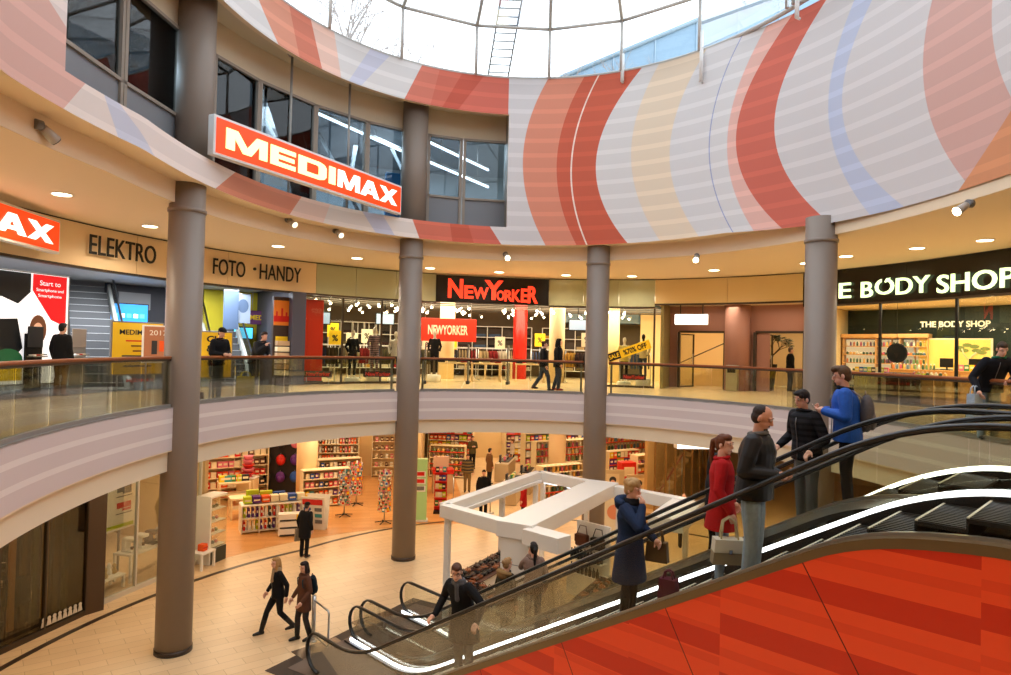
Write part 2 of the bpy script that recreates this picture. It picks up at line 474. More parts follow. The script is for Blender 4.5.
ART_U = chain('painted_arcs_upper', WARM, [(seg((16.75, 14.77), (17.6, 14.0)), (216, 148, 122)), (seg((17.9, 15.2), (18.2, 14.4)), (206, 122, 98)), (seg((18.55, 15.6), (18.98, 14.5)), (228, 192, 176)), (seg((19.5, 15.4), (19.8, 14.2)), WARM),
    (seg((21.03, 15.58), (20.37, 14.5)), (196, 198, 214)), (seg((21.82, 15.65), (20.77, 14.35)), WARM), (seg((22.67, 15.47), (22.08, 14.22)), (206, 118, 98)), (seg((23.2, 15.47), (22.9, 14.2)), (200, 104, 84)), (seg((23.99, 15.44), (23.31, 14.16)), (190, 86, 66)), (seg((24.67, 15.36), (23.83, 14.14)), RD),
    (seg((25.39, 15.4), (25.39, 14.8)), BASE)])
ART_L = chain('painted_arcs_lower', (214, 172, 160), [(seg(s_px(80.7, 89), s_px(64, 109)), (224, 212, 204)), (seg(s_px(107.6, 104), s_px(120, 140)), (196, 198, 212)), (seg(s_px(133, 121), s_px(156, 158)), (224, 212, 206)),
    (seg((16.05, 10.44), (15.45, 10.0)), (210, 138, 112)), (seg((18.64, 10.55), (18.24, 10.02)), (228, 200, 186)), (seg((19.6, 10.5), (19.4, 10.0)), (224, 214, 206)), (seg((20.7, 10.42), (21.1, 9.95)), (194, 196, 214)), (seg((21.4, 10.42), (21.75, 9.95)), (224, 214, 206)),
    (seg((22.38, 10.42), (22.64, 9.83)), (208, 112, 90)), (seg((23.6, 10.42), (23.7, 9.83)), (194, 92, 70)), (seg((24.2, 10.42), (24.4, 9.83)), RD), (seg((24.96, 10.33), (25.28, 9.86)), BASE)])
SW0, SW1 = s_px(66, 76)[0], 25.42
drum = MB(); drum.smooth = True
def dpatch(s0, s1, z0, z1, slot, n):
    drum.slot(slot); rows = []; uvs = []
    for k in range(n+1):
        s_ = s0+(s1-s0)*k/n; t = s_ang(s_)
        za = z0-.4*exr(t) if z0 == DZ0 else z0; zs = [za+(z1-za)*j/2 for j in range(3)]
        rows.append([ring(t, doff(t), z) for z in zs]); uvs.append([(s_, z) for z in zs])
    drum.strip(rows, uvs)
S_END = _S[-1]
dpatch(0, SW0, DZ0, DZ1, 2, 30); dpatch(SW0, SW1, DZ0, WZ0, 2, 60); dpatch(SW0, SW1, WZ1, DZ1, 1, 60); dpatch(SW1, S_END, DZ0, DZ1, 0, 120)
# thickness: back face, top edge and reveals of the window opening
drum.slot(3); drum.smooth = False
def dback(s0, s1, z0, z1, n, o2=-.36):
    A = []; B = []
    for k in range(n+1):
        t = s_ang(s0+(s1-s0)*k/n); A.append([ring(t, doff(t)+.14, z0), ring(t, doff(t)+.14, z1)]); 
    drum.strip(A)
def dedge(s0, s1, z, n, oa=DOFF, ob=-.36):
    drum.strip([[ring(t, doff(t), z), ring(t, doff(t)+.14, z)] for t in [s_ang(s0+(s1-s0)*k/n) for k in range(n+1)]])
dback(0, SW0, DZ0, DZ1, 30); dback(SW0, SW1, DZ0, WZ0, 60); dback(SW0, SW1, WZ1, DZ1, 60); dback(SW1, S_END, DZ0, DZ1, 120)
dedge(0, S_END, DZ1, 200); dedge(0, S_END, DZ0, 200); dedge(SW0, SW1, WZ0, 60); dedge(SW0, SW1, WZ1, 60)
for s_ in (SW0, SW1):
    t = s_ang(s_); drum.strip([[ring(t, doff(t), WZ0), ring(t, doff(t)+.14, WZ0)], [ring(t, doff(t), WZ1), ring(t, doff(t)+.14, WZ1)]])
struct(drum.build('wall_drum', [ART_R, ART_U, ART_L, CREAM]))

# recess behind the opening: sill, head, end cheeks
def sarc(s0, s1, n, o): return [ring(t, o+ex(t)) for t in [s_ang(s0+(s1-s0)*k/n) for k in range(n+1)]]
m = MB(); m.slab(sarc(SW0, SW1, 60, -.38), sarc(SW0, SW1, 60, 1.2), WZ0-.1, WZ0-.0); struct(m.build('trim_8', ALU))
m = MB(); m.slab(sarc(SW0, SW1, 60, -.38), sarc(SW0, SW1, 60, 1.2), WZ1+.3, WZ1+.36); m.slab(sarc(SW0, SW1, 60, .62), sarc(SW0, SW1, 60, .7), 13.5, WZ1+.32); struct(m.build('trim_9', mat('beige_soffit', (214, 200, 172), .7)))
for s_ in (SW0-.04, SW1+.04):
    m = MB(); e_ = ex(s_ang(s_)); m.slab([ring(s_ang(s_-.04), -.38+e_), ring(s_ang(s_+.04), -.38+e_)], [ring(s_ang(s_-.04), 1.3+e_), ring(s_ang(s_+.04), 1.3+e_)], WZ0-.1, WZ1+.36); struct(m.build('trim_10', FRAME))
# upper windows, one structure per bay with its own frame, pane and lower panel
def bay(s0, s1, num, zmid, ztop=13.5, o=.62):
    t0, t1 = s_ang(s0), s_ang(s1); p0, p1 = V((*ring(t0, o+ex(t0)), 0)), V((*ring(t1, o+ex(t1)), 0)); L = (p1-p0).length
    e = bpy.data.objects.new('window_%d' % num, None); COL.objects.link(e); struct(e)
    e.location = p0; e.rotation_euler = (0, 0, math.atan2(p1.y-p0.y, p1.x-p0.x))
    z0 = WZ0
    fr = MB()
    for x in (.04, L-.04): fr.box((x, 0, (z0+ztop)/2), (.09, .14, ztop-z0))
    for z in (z0+.03, ztop-.03): fr.box((L/2, 0, z), (L, .14, .07))
    if zmid: fr.box((L/2, 0, zmid), (L, .14, .07))
    fr.build('window_frame', FRAME, e)
    pz = zmid or z0
    q = MB(); q.box((L/2, 0, (pz+ztop)/2), (L-.1, .012, ztop-pz-.04)); q.build('pane', GLS_WIN, e)
    if zmid: q = MB(); q.box((L/2, 0, (z0+zmid)/2), (L-.1, .03, zmid-z0-.04)); q.build('lower_panel', mat('grey_frosted_panel', (128, 130, 134), .35), e)
    return e
s_a, s_b = 14.05, 21.75
bay(sx(52, 60), sx(121, 60), 1, 11.55); bay(sx(122, 70), sx(179, 90), 2, 11.55)
wx = [sx(212, 100), sx(257.5, 120), sx(314, 140), sx(366.5, 150), sx(404.5, 160)]
for i, (a, b) in enumerate(zip(wx, wx[1:])): bay(a, b, 3+i, None)
bay(sx(427, 165), sx(461.5, 170), 7, 11.5); bay(sx(463, 170), sx(509, 170), 8, 11.5)
# two slim steel hangers in front of the windows
for s_ in (sx(291, 110, .05), sx(349, 130, .05)):
    p = ring(s_ang(s_), .05); m = MB(); m.cyl((*p, WZ0), (*p, WZ1+.3), .035, n=10); m.box((*p, WZ1+.27), (.2, .2, .05)); struct(m.build('trim_11', ALU))
# the storey behind those windows: ceiling, far wall, light lines, roof truss
m = MB(); m.slab(arc(88, 208, 40, 1.35), arc(88, 208, 40, 9), 14.3, 14.4); struct(m.build('ceiling_upper', mat('grey_soffit', (120, 128, 134), .8)))
m = MB(); m.slab(arc(88, 208, 40, 8.5), arc(88, 208, 40, 8.7), 10, 14.3); struct(m.build('wall_upper', mat('grey_wall', (150, 160, 166), .8)))
m = MB(); m.slab(arc(88, 208, 40, .75), arc(88, 208, 40, 9), 10.0, 10.4); struct(m.build('floor_upper', GREYFLOOR))
for k, (x0, y0, x1, y1) in enumerate(((58, -2, 119, 25), (127, 28, 176, 51), (212, 66, 404, 152), (427, 161, 488, 187), (427, 141, 488, 170))):
    t_ = thing('light_line', ['cool white light line behind the leftmost upper window', 'cool white light line left of the first upper column', 'longest cool white light line, over the glowing sign', 'lower of the two light lines behind the small window pair', 'upper of the two light lines behind the small window pair'][k], 'lamp')
    a, b = on_ring(x0, y0, lambda d: 3.0+ex(rad(d)))[0], on_ring(x1, y1, lambda d: 3.0+ex(rad(d)))[0]; b.z = a.z = (a.z+b.z)/2
    a = on_level(x0, y0, a.z); b = on_level(x1, y1, a.z)
    m = MB(); m.cyl(a, b, .045, n=8); m.build('tube', LAMPC, t_)
    m = MB(); up = V((0, 0, .07)); m.cyl(a+up, b+up, .05, n=6)
    for f_ in (.2, .8): q = a.lerp(b, f_); m.cyl(q+up, (q.x, q.y, 14.3), .012, n=6)
    m.build('housing', ALU, t_)
for k, a in enumerate((168, 160, 150, 143, 136, 129, 121, 110)):
    m = MB(); m.cyl(ring(rad(a), 3.0, 10.4), ring(rad(a-5), 5.6, 14.28), .09, n=8); m.cyl(ring(rad(a-5), 3.0, 10.4), ring(rad(a+1), 5.2, 14.28), .07, n=8); struct(m.build('beam_roof', mat('truss_grey', (74, 80, 84), .5)))
# blue display board and white box behind the glass
p = ring(rad(112.5), 2.2); t_ = thing('display_board', 'blue display board standing behind the small upper window pair', 'board', (*p, 10.4), facing(p))
m = MB(); m.rbox((0, 0, 1.25), (.9, .12, 1.7), .02); m.build('panel', mat('blue_board', (20, 110, 165), .5), t_); m = MB(); m.box((0, 0, .2), (.7, .3, .4)); m.build('base', GREYP, t_)
p = ring(rad(172), 1.5); t_ = thing('carton', 'small white carton on the sill of the second upper window', 'box', (*p, 11.6), facing(p)+.3)
m = MB(); m.rbox((0, 0, .25), (.5, .3, .5), .02); m.build('carton_body', WHITE, t_); m = MB(); m.box((0, -.152, .25), (.5, .004, .06)); m.build('tape', CREAMP, t_)
m = MB(); m.box((0, .15, -.59), (.9, .5, 1.18)); tag(m.build('plinth', GREYP), 'grey plinth carrying the white carton behind the upper window', 'plinth').matrix_world = t_.matrix_world if False else Matrix.Translation((*p, 11.6)) @ Matrix.Rotation(facing(p)+.3, 4, 'Z')

# ================================================================ skylight
RS = -.62
SKA = [rad(a) for a in (200, 184, 168, 153)]+[on_ring(px, py, RS)[1] for px, py in ((330, 22), (402, 47), (476, 71), (549, 76), (621, 72), (699, 55), (793, 15))]+[rad(a) for a in (36, 18, 0, -28, -52, -78, -104, -130, -152, -174)]
apex = V((CX, CY-1, 19.6)); SZ = 16.75
sky = bpy.data.objects.new('window_9', None); COL.objects.link(sky); struct(sky)
BAR = mat('skylight_bar', (186, 182, 176), .4)
for k, a in enumerate(SKA):
    b0, b1 = ring(a, RS, DZ1-.02), ring(a, RS, SZ)
    m = MB(); m.cyl(b0, b1, .05, n=8); m.cyl(b1, V(b1).lerp(apex, .93), .05, n=8); m.build('mullion', BAR, sky)
    if k:
        c0, c1 = ring(SKA[k-1], RS, DZ1-.02), ring(SKA[k-1], RS, SZ)
        m = MB(); m.cyl(c1, b1, .05, n=8); m.build('transom', BAR, sky)
        m = MB(); m.cyl(V(c1).lerp(apex, .45), V(b1).lerp(apex, .45), .04, n=8); m.build('transom', BAR, sky)
        m = MB(); m.add([c0, b0, b1, c1], [(0, 1, 2, 3)]); m.build('pane', SKYG, sky)
        m = MB(); m.add([c1, b1, V(b1).lerp(apex, .93), V(c1).lerp(apex, .93)], [(0, 1, 2, 3)]); m.build('pane', SKYG, sky)
m = MB(); m.tube([ring(rad(360*k/90), -.43, DZ1+.03) for k in range(90)], .06, 8, closed=True); m.build('base_ring', BAR, sky)
for px, py0, py1, a_ in ((621.6, 40, 104, 0), (699.6, 10, 104, 0), (793.8, 0, 40, 0)):
    p, t = on_ring(px, py1-24, -.72); pz = p.z
    m = MB(); m.cyl((*ring(t, -.6), pz), (*ring(t, -.6), DZ1+.5), .055, n=10); m.cyl((*ring(t, -.6), pz), (*ring(t, -.48), pz), .035, n=8)
    struct(m.build('trim_12', WHITE_METAL))
# roof ladder against the glass
p0 = on_y(488, 76, 22.6); p1 = on_y(507, -40, 20.6)
t_ = thing('roof_ladder', 'aluminium ladder leaning against the skylight glass', 'ladder')
dx = V((.68, 0.02, 0)); um = (p1-p0)
for s_ in (0, 1): m = MB(); m.cyl(p0+dx*s_, p1+dx*s_, .03, n=8); m.build('rail', mat('ladder_alu', (120, 124, 128), .5), t_)
n_ = 14
for k in range(n_): q = p0+um*((k+.5)/n_); m = MB(); m.cyl(q, q+dx, .022, n=8); m.build('rung', mat('ladder_alu'), t_)
# neighbouring glass building outside
bt = thing('glass_office_building', 'pale blue glass facade seen through the skylight', 'building')
a, b = on_y(560, 78, 34), on_y(840, -40, 34)
um = V((b.x-a.x, 0, 0)); 
def zt(x): return a.z+(b.z-a.z)*(x-a.x)/(b.x-a.x)
m = MB(); X0, X1 = a.x, b.x+4; m.prism([(X0, zt(X0)), (X1, zt(X1)), (X1, 8), (X0, 8)], 0, 2, Matrix(((1, 0, 0, 0), (0, 0, 1, 34), (0, 1, 0, 0), (0, 0, 0, 1))))
m.build('facade', mat('blue_facade_glass', (122, 150, 172), .25), bt)
for k in range(9):
    x = X0+.6+k*2.1; m = MB(); m.box((x, 33.97, (zt(x)+8)/2), (.06, .06, zt(x)-8)); m.build('facade_fin', mat('facade_steel', (140, 164, 182), .4), bt)
m = MB(); m.cyl((X0, 33.95, zt(X0)), (X1, 33.95, zt(X1)), .12, n=8); m.build('parapet', mat('facade_steel'), bt)
# bare trees outside
BARK = mat('grey_bark', (150, 142, 138), .9)
def bare_tree(base, h, seed, label):
    r = random.Random(seed); m = MB()
    def br(p, d, L, rad_, dep):
        q = p+d*L; m.cyl(p, q, rad_, rad_*.65, 5, cap=False)
        if dep == 0: return
        for k in range(3 if dep > 1 else 4):
            nd = (d+V((r.uniform(-.8, .8), r.uniform(-.8, .8), r.uniform(-.1, .6)))).normalized(); br(p+d*L*r.uniform(.55, 1), nd, L*r.uniform(.55, .8), rad_*.55, dep-1)
    br(V(base), V((0, 0, 1)), h*.42, h*.012, 5)
    tag(m.build('bare_tree', BARK), label, 'tree')
bare_tree((-4.4, 42, 11), 15.5, 3, 'leafless tree beyond the skylight left of the ladder')
bare_tree((4.6, 33, 10.5), 10.2, 5, 'leafless tree beyond the skylight beside the blue facade')
bare_tree((-9.6, 40, 14), 16.5, 9, 'leafless tree beyond the skylight at the far left glazing')

# ================================================================ gallery railing
def railing(a0, a1, label, panes):
    t_ = thing('railing', label, 'railing')
    n = max(8, int(abs(a1-a0)*1.2))
    step = (a1-a0)/panes
    for k in range(panes):
        b0, b1 = a0+step*k, a0+step*(k+1)-.12*(1 if step > 0 else -1)
        m = MB(); m.slab(arc(b0, b1, 6, .02), arc(b0, b1, 6, .032), H+.02, H+1.0); m.build('glass_pane', GLS_RAIL, t_)
    m = MB(); m.tube([ring(rad(a0+(a1-a0)*k/n), .03, H+1.05) for k in range(n+1)], .032, 10); m.build('handrail', WOOD, t_)
    m = MB(); m.slab(arc(a0, a1, n, -.01), arc(a0, a1, n, .06), H+.03, H+.09); m.build('base_channel', ALU, t_)
    m = MB(); m.slab(arc(a0, a1, n, .012), arc(a0, a1, n, .045), H+.985, H+1.02); m.build('top_channel', mat('dark_bronze'), t_)
    for a in (a0+(.5 if a1 > a0 else -.5), a1-(.5 if a1 > a0 else -.5)):
        p = ring(rad(a), .07); m = MB(); m.box((*p, H+.52), (.04, .06, 1.0), rad(a)); m.build('post', ALU, t_)
railing(212, 166.5, 'glass railing with wooden handrail left of the first column', 6)
railing(161.3, 115.4, 'glass railing with wooden handrail between first and second column', 8)
railing(110.3, 79, 'glass railing with wooden handrail below the black and red shop sign', 6)
railing(74.2, 33.2, 'glass railing with wooden handrail in front of the corridor doors', 6)
railing(27.8, -8, 'glass railing with wooden handrail before the cosmetics shop', 5)
# ================================================================ escalators
PHI = rad(-45); P1, WE, GAP, ZOFF, STAG, HH = 6.95, 1.38, .38, -1.7, -.6, .84
T30 = math.tan(PI/6)
def sstep(a, b, x):
    x = min(1, max(0, (x-a)/(b-a))); return x*x*(3-2*x)
ED = V((cos(PHI), sin(PHI), 0)); EN = V((-ED.y, ED.x, 0))
def ep(t, p, z=0.0): return ED*t+EN*p+V((0, 0, z))
def znf(stag):
    z0 = ZOFF+stag; tb = z0-H/T30; b = .75
    def ramp(x):      # smooth max(0, x)
        return 0.0 if x < -b else (x if x > b else (x+b)**2/(4*b))
    return lambda t: T30*(ramp(t-tb)-ramp(t-z0))
def slope(zn, t): return (zn(t+.05)-zn(t-.05))/.1/T30
def trow(t0, t1, n): return [t0+(t1-t0)*k/n for k in range(n+1)]
def sweep(mb, zn, t0, t1, n, ya, yb, za, zb):
    """bar of rectangular section following the escalator profile"""
    rows = []
    for t in trow(t0, t1, n):
        z = zn(t); rows.append([(t, ya, z+za), (t, yb, z+za), (t, yb, z+zb), (t, ya, z+zb), (t, ya, z+za)])
    mb.strip(rows); m = len(mb.v)
    mb.f += [[m-5*(n+1)+k for k in range(4)][::-1], [m-5+k for k in range(4)]]; mb.mi += [mb.cur]*2; mb.sm += [False]*2
    return mb
RUBBER = mat('black_handrail_rubber', (20, 18, 17), .28, spec=.5)
LEDM = mat('led_strip', (250, 252, 255), emit=(238, 244, 255), es=5.5)
BRONZE = mat('bronze_anodised', (128, 112, 84), .3, metal=.7)
SKIRT = mat('dark_skirt_steel', (58, 58, 60), .3, metal=.5)
TREAD = mat('step_tread', (52, 52, 54), .5, metal=.4)
TRUSS = mat('satin_steel_cladding', (170, 168, 164), .25, metal=.75)
def newel_path(zn, t0, t1, hh, up=True, down=True):
    r = hh*.45; pts = []
    if down:    # lower end loop
        zc = zn(t0)+hh-r
        for k in range(9, -1, -1):
            a = PI/2+PI*1.02*k/9; pts.append((t0+r*cos(a)*1.05, zc+r*sin(a)))
    n = 90
    for k in range(1, n): t = t0+(t1-t0)*k/n; pts.append((t, zn(t)+hh))
    if up:
        zc = zn(t1)+hh-r
        for k in range(10):
            a = PI/2-PI*1.02*k/9; pts.append((t1+r*cos(a)*1.05, zc+r*sin(a)))
    return pts
DROP = {}
def escalator(label, perp, stag, ends, w, drop=.20, led=.0):
    """perp: offset of the near handrail; ends: (near lower end, far lower end, upper end)"""
    zn = znf(stag); DROP[round(stag, 3)] = drop; e = thing('escalator', label, 'escalator', (0, 0, 0), PHI, 'the two atrium escalators')
    zn_ = lambda t: zn(t)-.11*sstep(ZOFF+stag-.9, ZOFF+stag+.5, t)
    zf_ = lambda t: zn(t)-led*slope(zn, t)
    for side, (y, tl, sgn) in enumerate(((perp, ends[0], 1), (perp+w, ends[1], -1))):   # sgn points inward
        tu = ends[2]; lo = -.10 if side == 0 else .0; zl = zn_ if side == 0 else zf_
        m = MB(); m.smooth = True
        pts = newel_path(zn, tl, tu, HH)
        m.tube([(t, y, z) for t, z in pts], .04, prof=[(.042*cos(2*PI*k/12), .026*sin(2*PI*k/12)) for k in range(12)]); m.build('handrail', RUBBER, e)
        # glass panes
        tt = tl-HH*.30; step = 1.28
        first = True
        while tt < tu+.2:
            t2 = min(tt+step, tu+.3); m = MB()
            ts = trow(tt, t2-.008, 6); rows = []
            for t in ts:
                z = zn(t); top = HH-.03; bot = lo+.10+zl(t)-zn(t)
                if t < tl: q = max(0.0, 1-((tl-t)/(HH*.45*1.02))**2); r = HH*.45; top = HH-r+r*math.sqrt(q)-.03; bot = min(lo+.10, top-.05)
                rows.append([(t, y-.006, z+bot), (t, y-.006, z+top), (t, y+.006, z+top), (t, y+.006, z+bot), (t, y-.006, z+bot)])
            m.strip(rows); m.build('glass_pane', GLS_ESC, e); tt = t2
        m = MB(); sweep(m, zn, tl-.1, tu, 90, y-.012, y+.012, HH-.04, HH-.02); m.build('handrail_guide', BLACK, e)
        m = MB(); sweep(m, zl, tl-.25, tu, 90, y+sgn*.045, y+sgn*.075, lo+(.0 if side == 0 else .065), lo+(.05 if side == 0 else .12)); m.build('light_strip', LEDM, e)
        m = MB(); sweep(m, zl, tl-.35, tu, 90, y-.03, y+.03, lo+.03, lo+.11); m.build('glass_shoe', STEEL, e)
        m = MB(); sweep(m, zl, tl-.35, tu, 90, y+sgn*.03, y+sgn*.15, lo-.02, lo+.065); sweep(m, zl, tl-.35, tu, 90, y+sgn*.14, y+sgn*.15, -.2, lo); m.build('skirt_panel', SKIRT, e)
        m = MB(); sweep(m, zl, tl-.35, tu, 90, y-sgn*.02, y-sgn*.04, -.03, lo+.05); m.build('outer_band', BLACK, e)
        m = MB(); sweep(m, zl, tl-.35, tu, 90, y-sgn*.03, y-sgn*.17, -.115 if side == 0 else -.06, -.02); m.build('outer_deck', BRONZE if perp == P1 else TRUSS, e)
        if not (perp == P1 and side == 0):
            m = MB(); sweep(m, zn, tl-.35, tu, 90, y-sgn*.15, y-sgn*.165, -1.15, -.40); m.build('side_cladding', TRUSS, e)
    # underside
    m = MB(); sweep(m, zn, min(ends[:2])+.6, ends[2], 90, perp+.02, perp+w-.02, -1.2, -1.15); m.build('soffit', TRUSS, e)
    # steps and landing plates
    z0 = ZOFF+stag; tb = z0-H/T30; run = .40; y0, y1 = perp+.16, perp+w-.16
    m = MB(); m.box(((min(ends[:2])-.7+tb-.3)/2, (y0+y1)/2, -.01), (tb-.3-min(ends[:2])+.7, y1-y0, .05)); m.build('landing_plate', mat('landing_plate_steel', (120, 104, 88), .35, metal=.6), e)
    m = MB(); m.box(((z0+1.1+ends[2])/2, (y0+y1)/2, H-.17), (ends[2]-z0-1.1, y1-y0, .32)); m.build('landing_plate', mat('landing_plate_steel'), e)
    n = int((z0-tb+.6)/run)+2
    for k in range(n):
        t = tb-.3+run*(k+.5); z = zn(t+.1)-drop*slope(zn, t+.1); st = MB()
        st.box((t, (y0+y1)/2, z-.02), (run, y1-y0, .04)); st.box((t-run/2+.01, (y0+y1)/2, z-.12), (.02, y1-y0, .2))
        for j in range(14):
            yy = y0+(y1-y0)*(j+.5)/14; st.box((t, yy, z+.004), (run-.02, (y1-y0)/28, .012))
        s_ = st.build('step', TREAD, e)
        st = MB(); st.box((t-run/2+.012, (y0+y1)/2, z+.006), (.02, y1-y0, .014)); st.build('step_edge', mat('step_edge_yellow', (214, 210, 190), .5), s_)
    return e, zn
def newel_t(px, py, perp, stag):
    """where the lower handrail end seen at px stands along the escalator"""
    p = on_level(px, py, HH); return (p-EN*perp).dot(ED)
PA, PB, PC_, PD = P1, P1+WE, P1+WE+GAP, P1+2*WE+GAP
TU = 2.6
def t_at(px, perp, z):
    """position along the line (perp, height z) that is seen in column px"""
    best = None
    for k in range(2400):
        t = -14+k*.01; p = ep(t, perp, z)-EYE; cxp = p.dot(_r2)/p.dot(_f)*FPX+505.5
        if best is None or abs(cxp-px) < best[0]: best = (abs(cxp-px), t)
    return best[1]
E1, ZN1 = escalator('near escalator with red panelling, carrying the man in a long black coat', PA, 0.0, (t_at(318, PA, HH), t_at(360, PB, HH), TU), WE)
E2, ZN2 = escalator('rear escalator beside the white kiosk, carrying the boy in a blue jacket', PC_, STAG, (t_at(371, PC_, HH), t_at(411, PD, HH), TU), WE, .33, .2)
# floor plate in front of both
a_ = min(t_at(318, PA, HH), t_at(360, PB, HH)); 
m = MB()
q = [on_level(271, 668, 0), on_level(369, 620, 0)]
d_ = (q[1]-q[0]).normalized(); n_ = V((d_.y, -d_.x, 0))
if n_.dot(ED) < 0: n_ = -n_
c0 = q[0]-d_*.15; c1 = q[1]+d_*1.7
m.add([c0, c1, c1+n_*2.6, c0+n_*2.6, *[p+V((0, 0, .012)) for p in (c0, c1, c1+n_*2.6, c0+n_*2.6)]], [(0, 1, 2, 3), (4, 5, 6, 7), (0, 1, 5, 4), (1, 2, 6, 5), (2, 3, 7, 6), (3, 0, 4, 7)])
t_ = tag(m.build('entrance_mat', mat('dark_mat_border', (58, 46, 38), .6)), 'dark bordered entrance mat at the foot of the escalators', 'mat')
m = MB(); i0, i1 = c0+d_*.3+n_*.3, c1-d_*.3+n_*.3
m.add([i0+V((0, 0, .013)), i1+V((0, 0, .013)), i1+n_*2+V((0, 0, .013)), i0+n_*2+V((0, 0, .013)), i0+V((0, 0, .018)), i1+V((0, 0, .018)), i1+n_*2+V((0, 0, .018)), i0+n_*2+V((0, 0, .018))], [(0, 1, 2, 3), (4, 5, 6, 7), (0, 1, 5, 4), (1, 2, 6, 5), (2, 3, 7, 6), (3, 0, 4, 7)])
m.build('mat_field', mat('grey_mat_ribs', (112, 96, 84), .7), t_)
# ---------------------------------------------------------------- red wall under the near escalator
g = NT('red_panel_print', .3, .5); s_, z_ = g.uv()
cell = g.math('FLOOR', g.math('MULTIPLY', s_, 1/1.15)); ph = g.math('FRACT', g.math('MULTIPLY', g.math('SINE', g.math('MULTIPLY', cell, 12.9898)), 43.7))
fr = g.math('FRACT', g.math('ADD', g.math('MULTIPLY', z_, 1/.62), ph)); st = g.math('LESS_THAN', fr, .36)
fr2 = g.math('FRACT', g.math('ADD', g.math('MULTIPLY', z_, 1/.31), ph)); st2 = g.math('MULTIPLY', g.math('LESS_THAN', fr2, .3), .35)
q_ = g.math('ADD', g.math('MULTIPLY', s_, cos(PI/6)), g.math('MULTIPLY', z_, .5))
seam = g.math('LESS_THAN', g.math('FRACT', g.math('MULTIPLY', q_, 1/1.75)), .007)
c_ = g.mix(g.math('MAXIMUM', st, st2), (234, 76, 36), (200, 46, 20)); g.col(g.mix(seam, c_, (80, 16, 8)))
m = MB(); rows = []; uvs = []
for t in trow(-11.4, 5.4, 120):
    z = max(.02, ZN1(t)-.11-.11*sstep(ZOFF-.9, ZOFF+.5, t)); y = P1-.165; rows.append([ep(t, y, 0), ep(t, y, z)]); uvs.append([(t, 0), (t, z)])
m.strip(rows, uvs)
rows2 = [[V(b)+EN*.06, V(a)+EN*.06] for a, b in rows]; m.strip(rows2)
m.strip([[V(r[1]), V(r[1])+EN*.06] for r in rows])
struct(m.build('wall_red', g.m))
# ================================================================ people
def remesh(mb, voxel, smooth=2, name='mesh'):
    me = mb.mesh('tmp'); o = bpy.data.objects.new('tmp', me); COL.objects.link(o)
    r = o.modifiers.new('r', 'REMESH'); r.mode = 'VOXEL'; r.voxel_size = voxel
    if smooth: s = o.modifiers.new('s', 'SMOOTH'); s.factor = .5; s.iterations = smooth
    dg = bpy.context.evaluated_depsgraph_get(); n = bpy.data.meshes.new_from_object(o.evaluated_get(dg))
    bpy.data.objects.remove(o); bpy.data.meshes.remove(me); n.name = name
    n.polygons.foreach_set('use_smooth', [True]*len(n.polygons)); n.materials.clear()
    return n
def limb(mb, pts, n=10):
    """chain of (point, radius): tapered segments with rounded joints"""
    for (a, ra), (b, rb) in zip(pts, pts[1:]): mb.cyl(a, b, ra, rb, n)
    for p, r in pts: mb.sphere(p, r*1.0, n=n, m=6)
def loft(mb, rings, n=18):
    """closed body through horizontal ellipses (centre, rx, ry)"""
    rows = [[(c[0]+rx*cos(2*PI*k/n), c[1]+ry*sin(2*PI*k/n), c[2]) for k in range(n)] for c, rx, ry in rings]
    vs = [p for r in rows for p in r]; fs = []
    for i in range(len(rows)-1):
        for k in range(n): fs.append((i*n+k, i*n+(k+1) % n, (i+1)*n+(k+1) % n, (i+1)*n+k))
    fs += [tuple(range(n))[::-1], tuple(range((len(rows)-1)*n, len(rows)*n))]
    mb.add(vs, fs)
SKIN = mat('skin', (226, 174, 148), .5); SKIN2 = mat('skin_tanned', (208, 152, 124), .5)
def fabric(name, col, rough=.85):
    if name in MATS: return MATS[name]
    g = NT(name, rough, .25); nz = g.noise(26, 4); f = g.math('MULTIPLY', nz, .5)
    g.col(g.mix(f, col, tuple(int(v*.55) for v in col))); return g.m
def stripes(name, a, b, n):
    g = NT(name, .8, .2); q = g.n('ShaderNodeSeparateXYZ'); g.link(g.n('ShaderNodeTexCoord').outputs['Object'], q.inputs[0])
    g.col(g.mix(g.math('LESS_THAN', g.math('FRACT', g.math('MULTIPLY', q.outputs[2], n)), .42), a, b)); return g.m
def hand(mb, wrist, d, palm_n, curl=.5, s=1.0, side=1):
    """palm plus five bent fingers; d points along the hand, palm_n out of the palm"""
    d = V(d).normalized(); pn = V(palm_n); pn = (pn-d*pn.dot(d)).normalized(); x = d.cross(pn)*side
    w = V(wrist)
    mb.sphere(w+d*.045*s, .04*s, (1, 1, 1), n=10, m=6)
    for k in range(4):
        o = (k-1.5)*.0195*s; b = w+x*o+d*.035*s; e = w+x*o*1.1+d*.085*s
        mb.cyl(b, e, .0135*s, .0125*s, 8); mb.sphere(e, .0125*s, n=8, m=6)
        L = (.040, .046, .043, .033)[k]*s; p = e; a = 0
        for j in range(3):
            a += curl*(.55, .75, .6)[j]*(1+.08*k); q = p+(d*cos(a)+pn*sin(a))*L*(1, .68, .55)[j]
            mb.cyl(p, q, (.0105, .0098, .009)[j]*s, (.0098, .009, .0078)[j]*s, 8); mb.sphere(q, (.0098, .009, .0078)[j]*s, n=8, m=6); p = q
    p = w+d*.025*s-x*.028*s; td = (d*.62-x*.6+pn*.35).normalized()
    for j in range(2):
        q = p+td*(.036, .030)[j]*s; mb.cyl(p, q, (.0135, .0115)[j]*s, (.0115, .0095)[j]*s, 8); mb.sphere(q, (.0115, .0095)[j]*s, n=8, m=6)
        p = q; td = (td+pn*.45*curl+d*.3).normalized()
HAIRM = {}
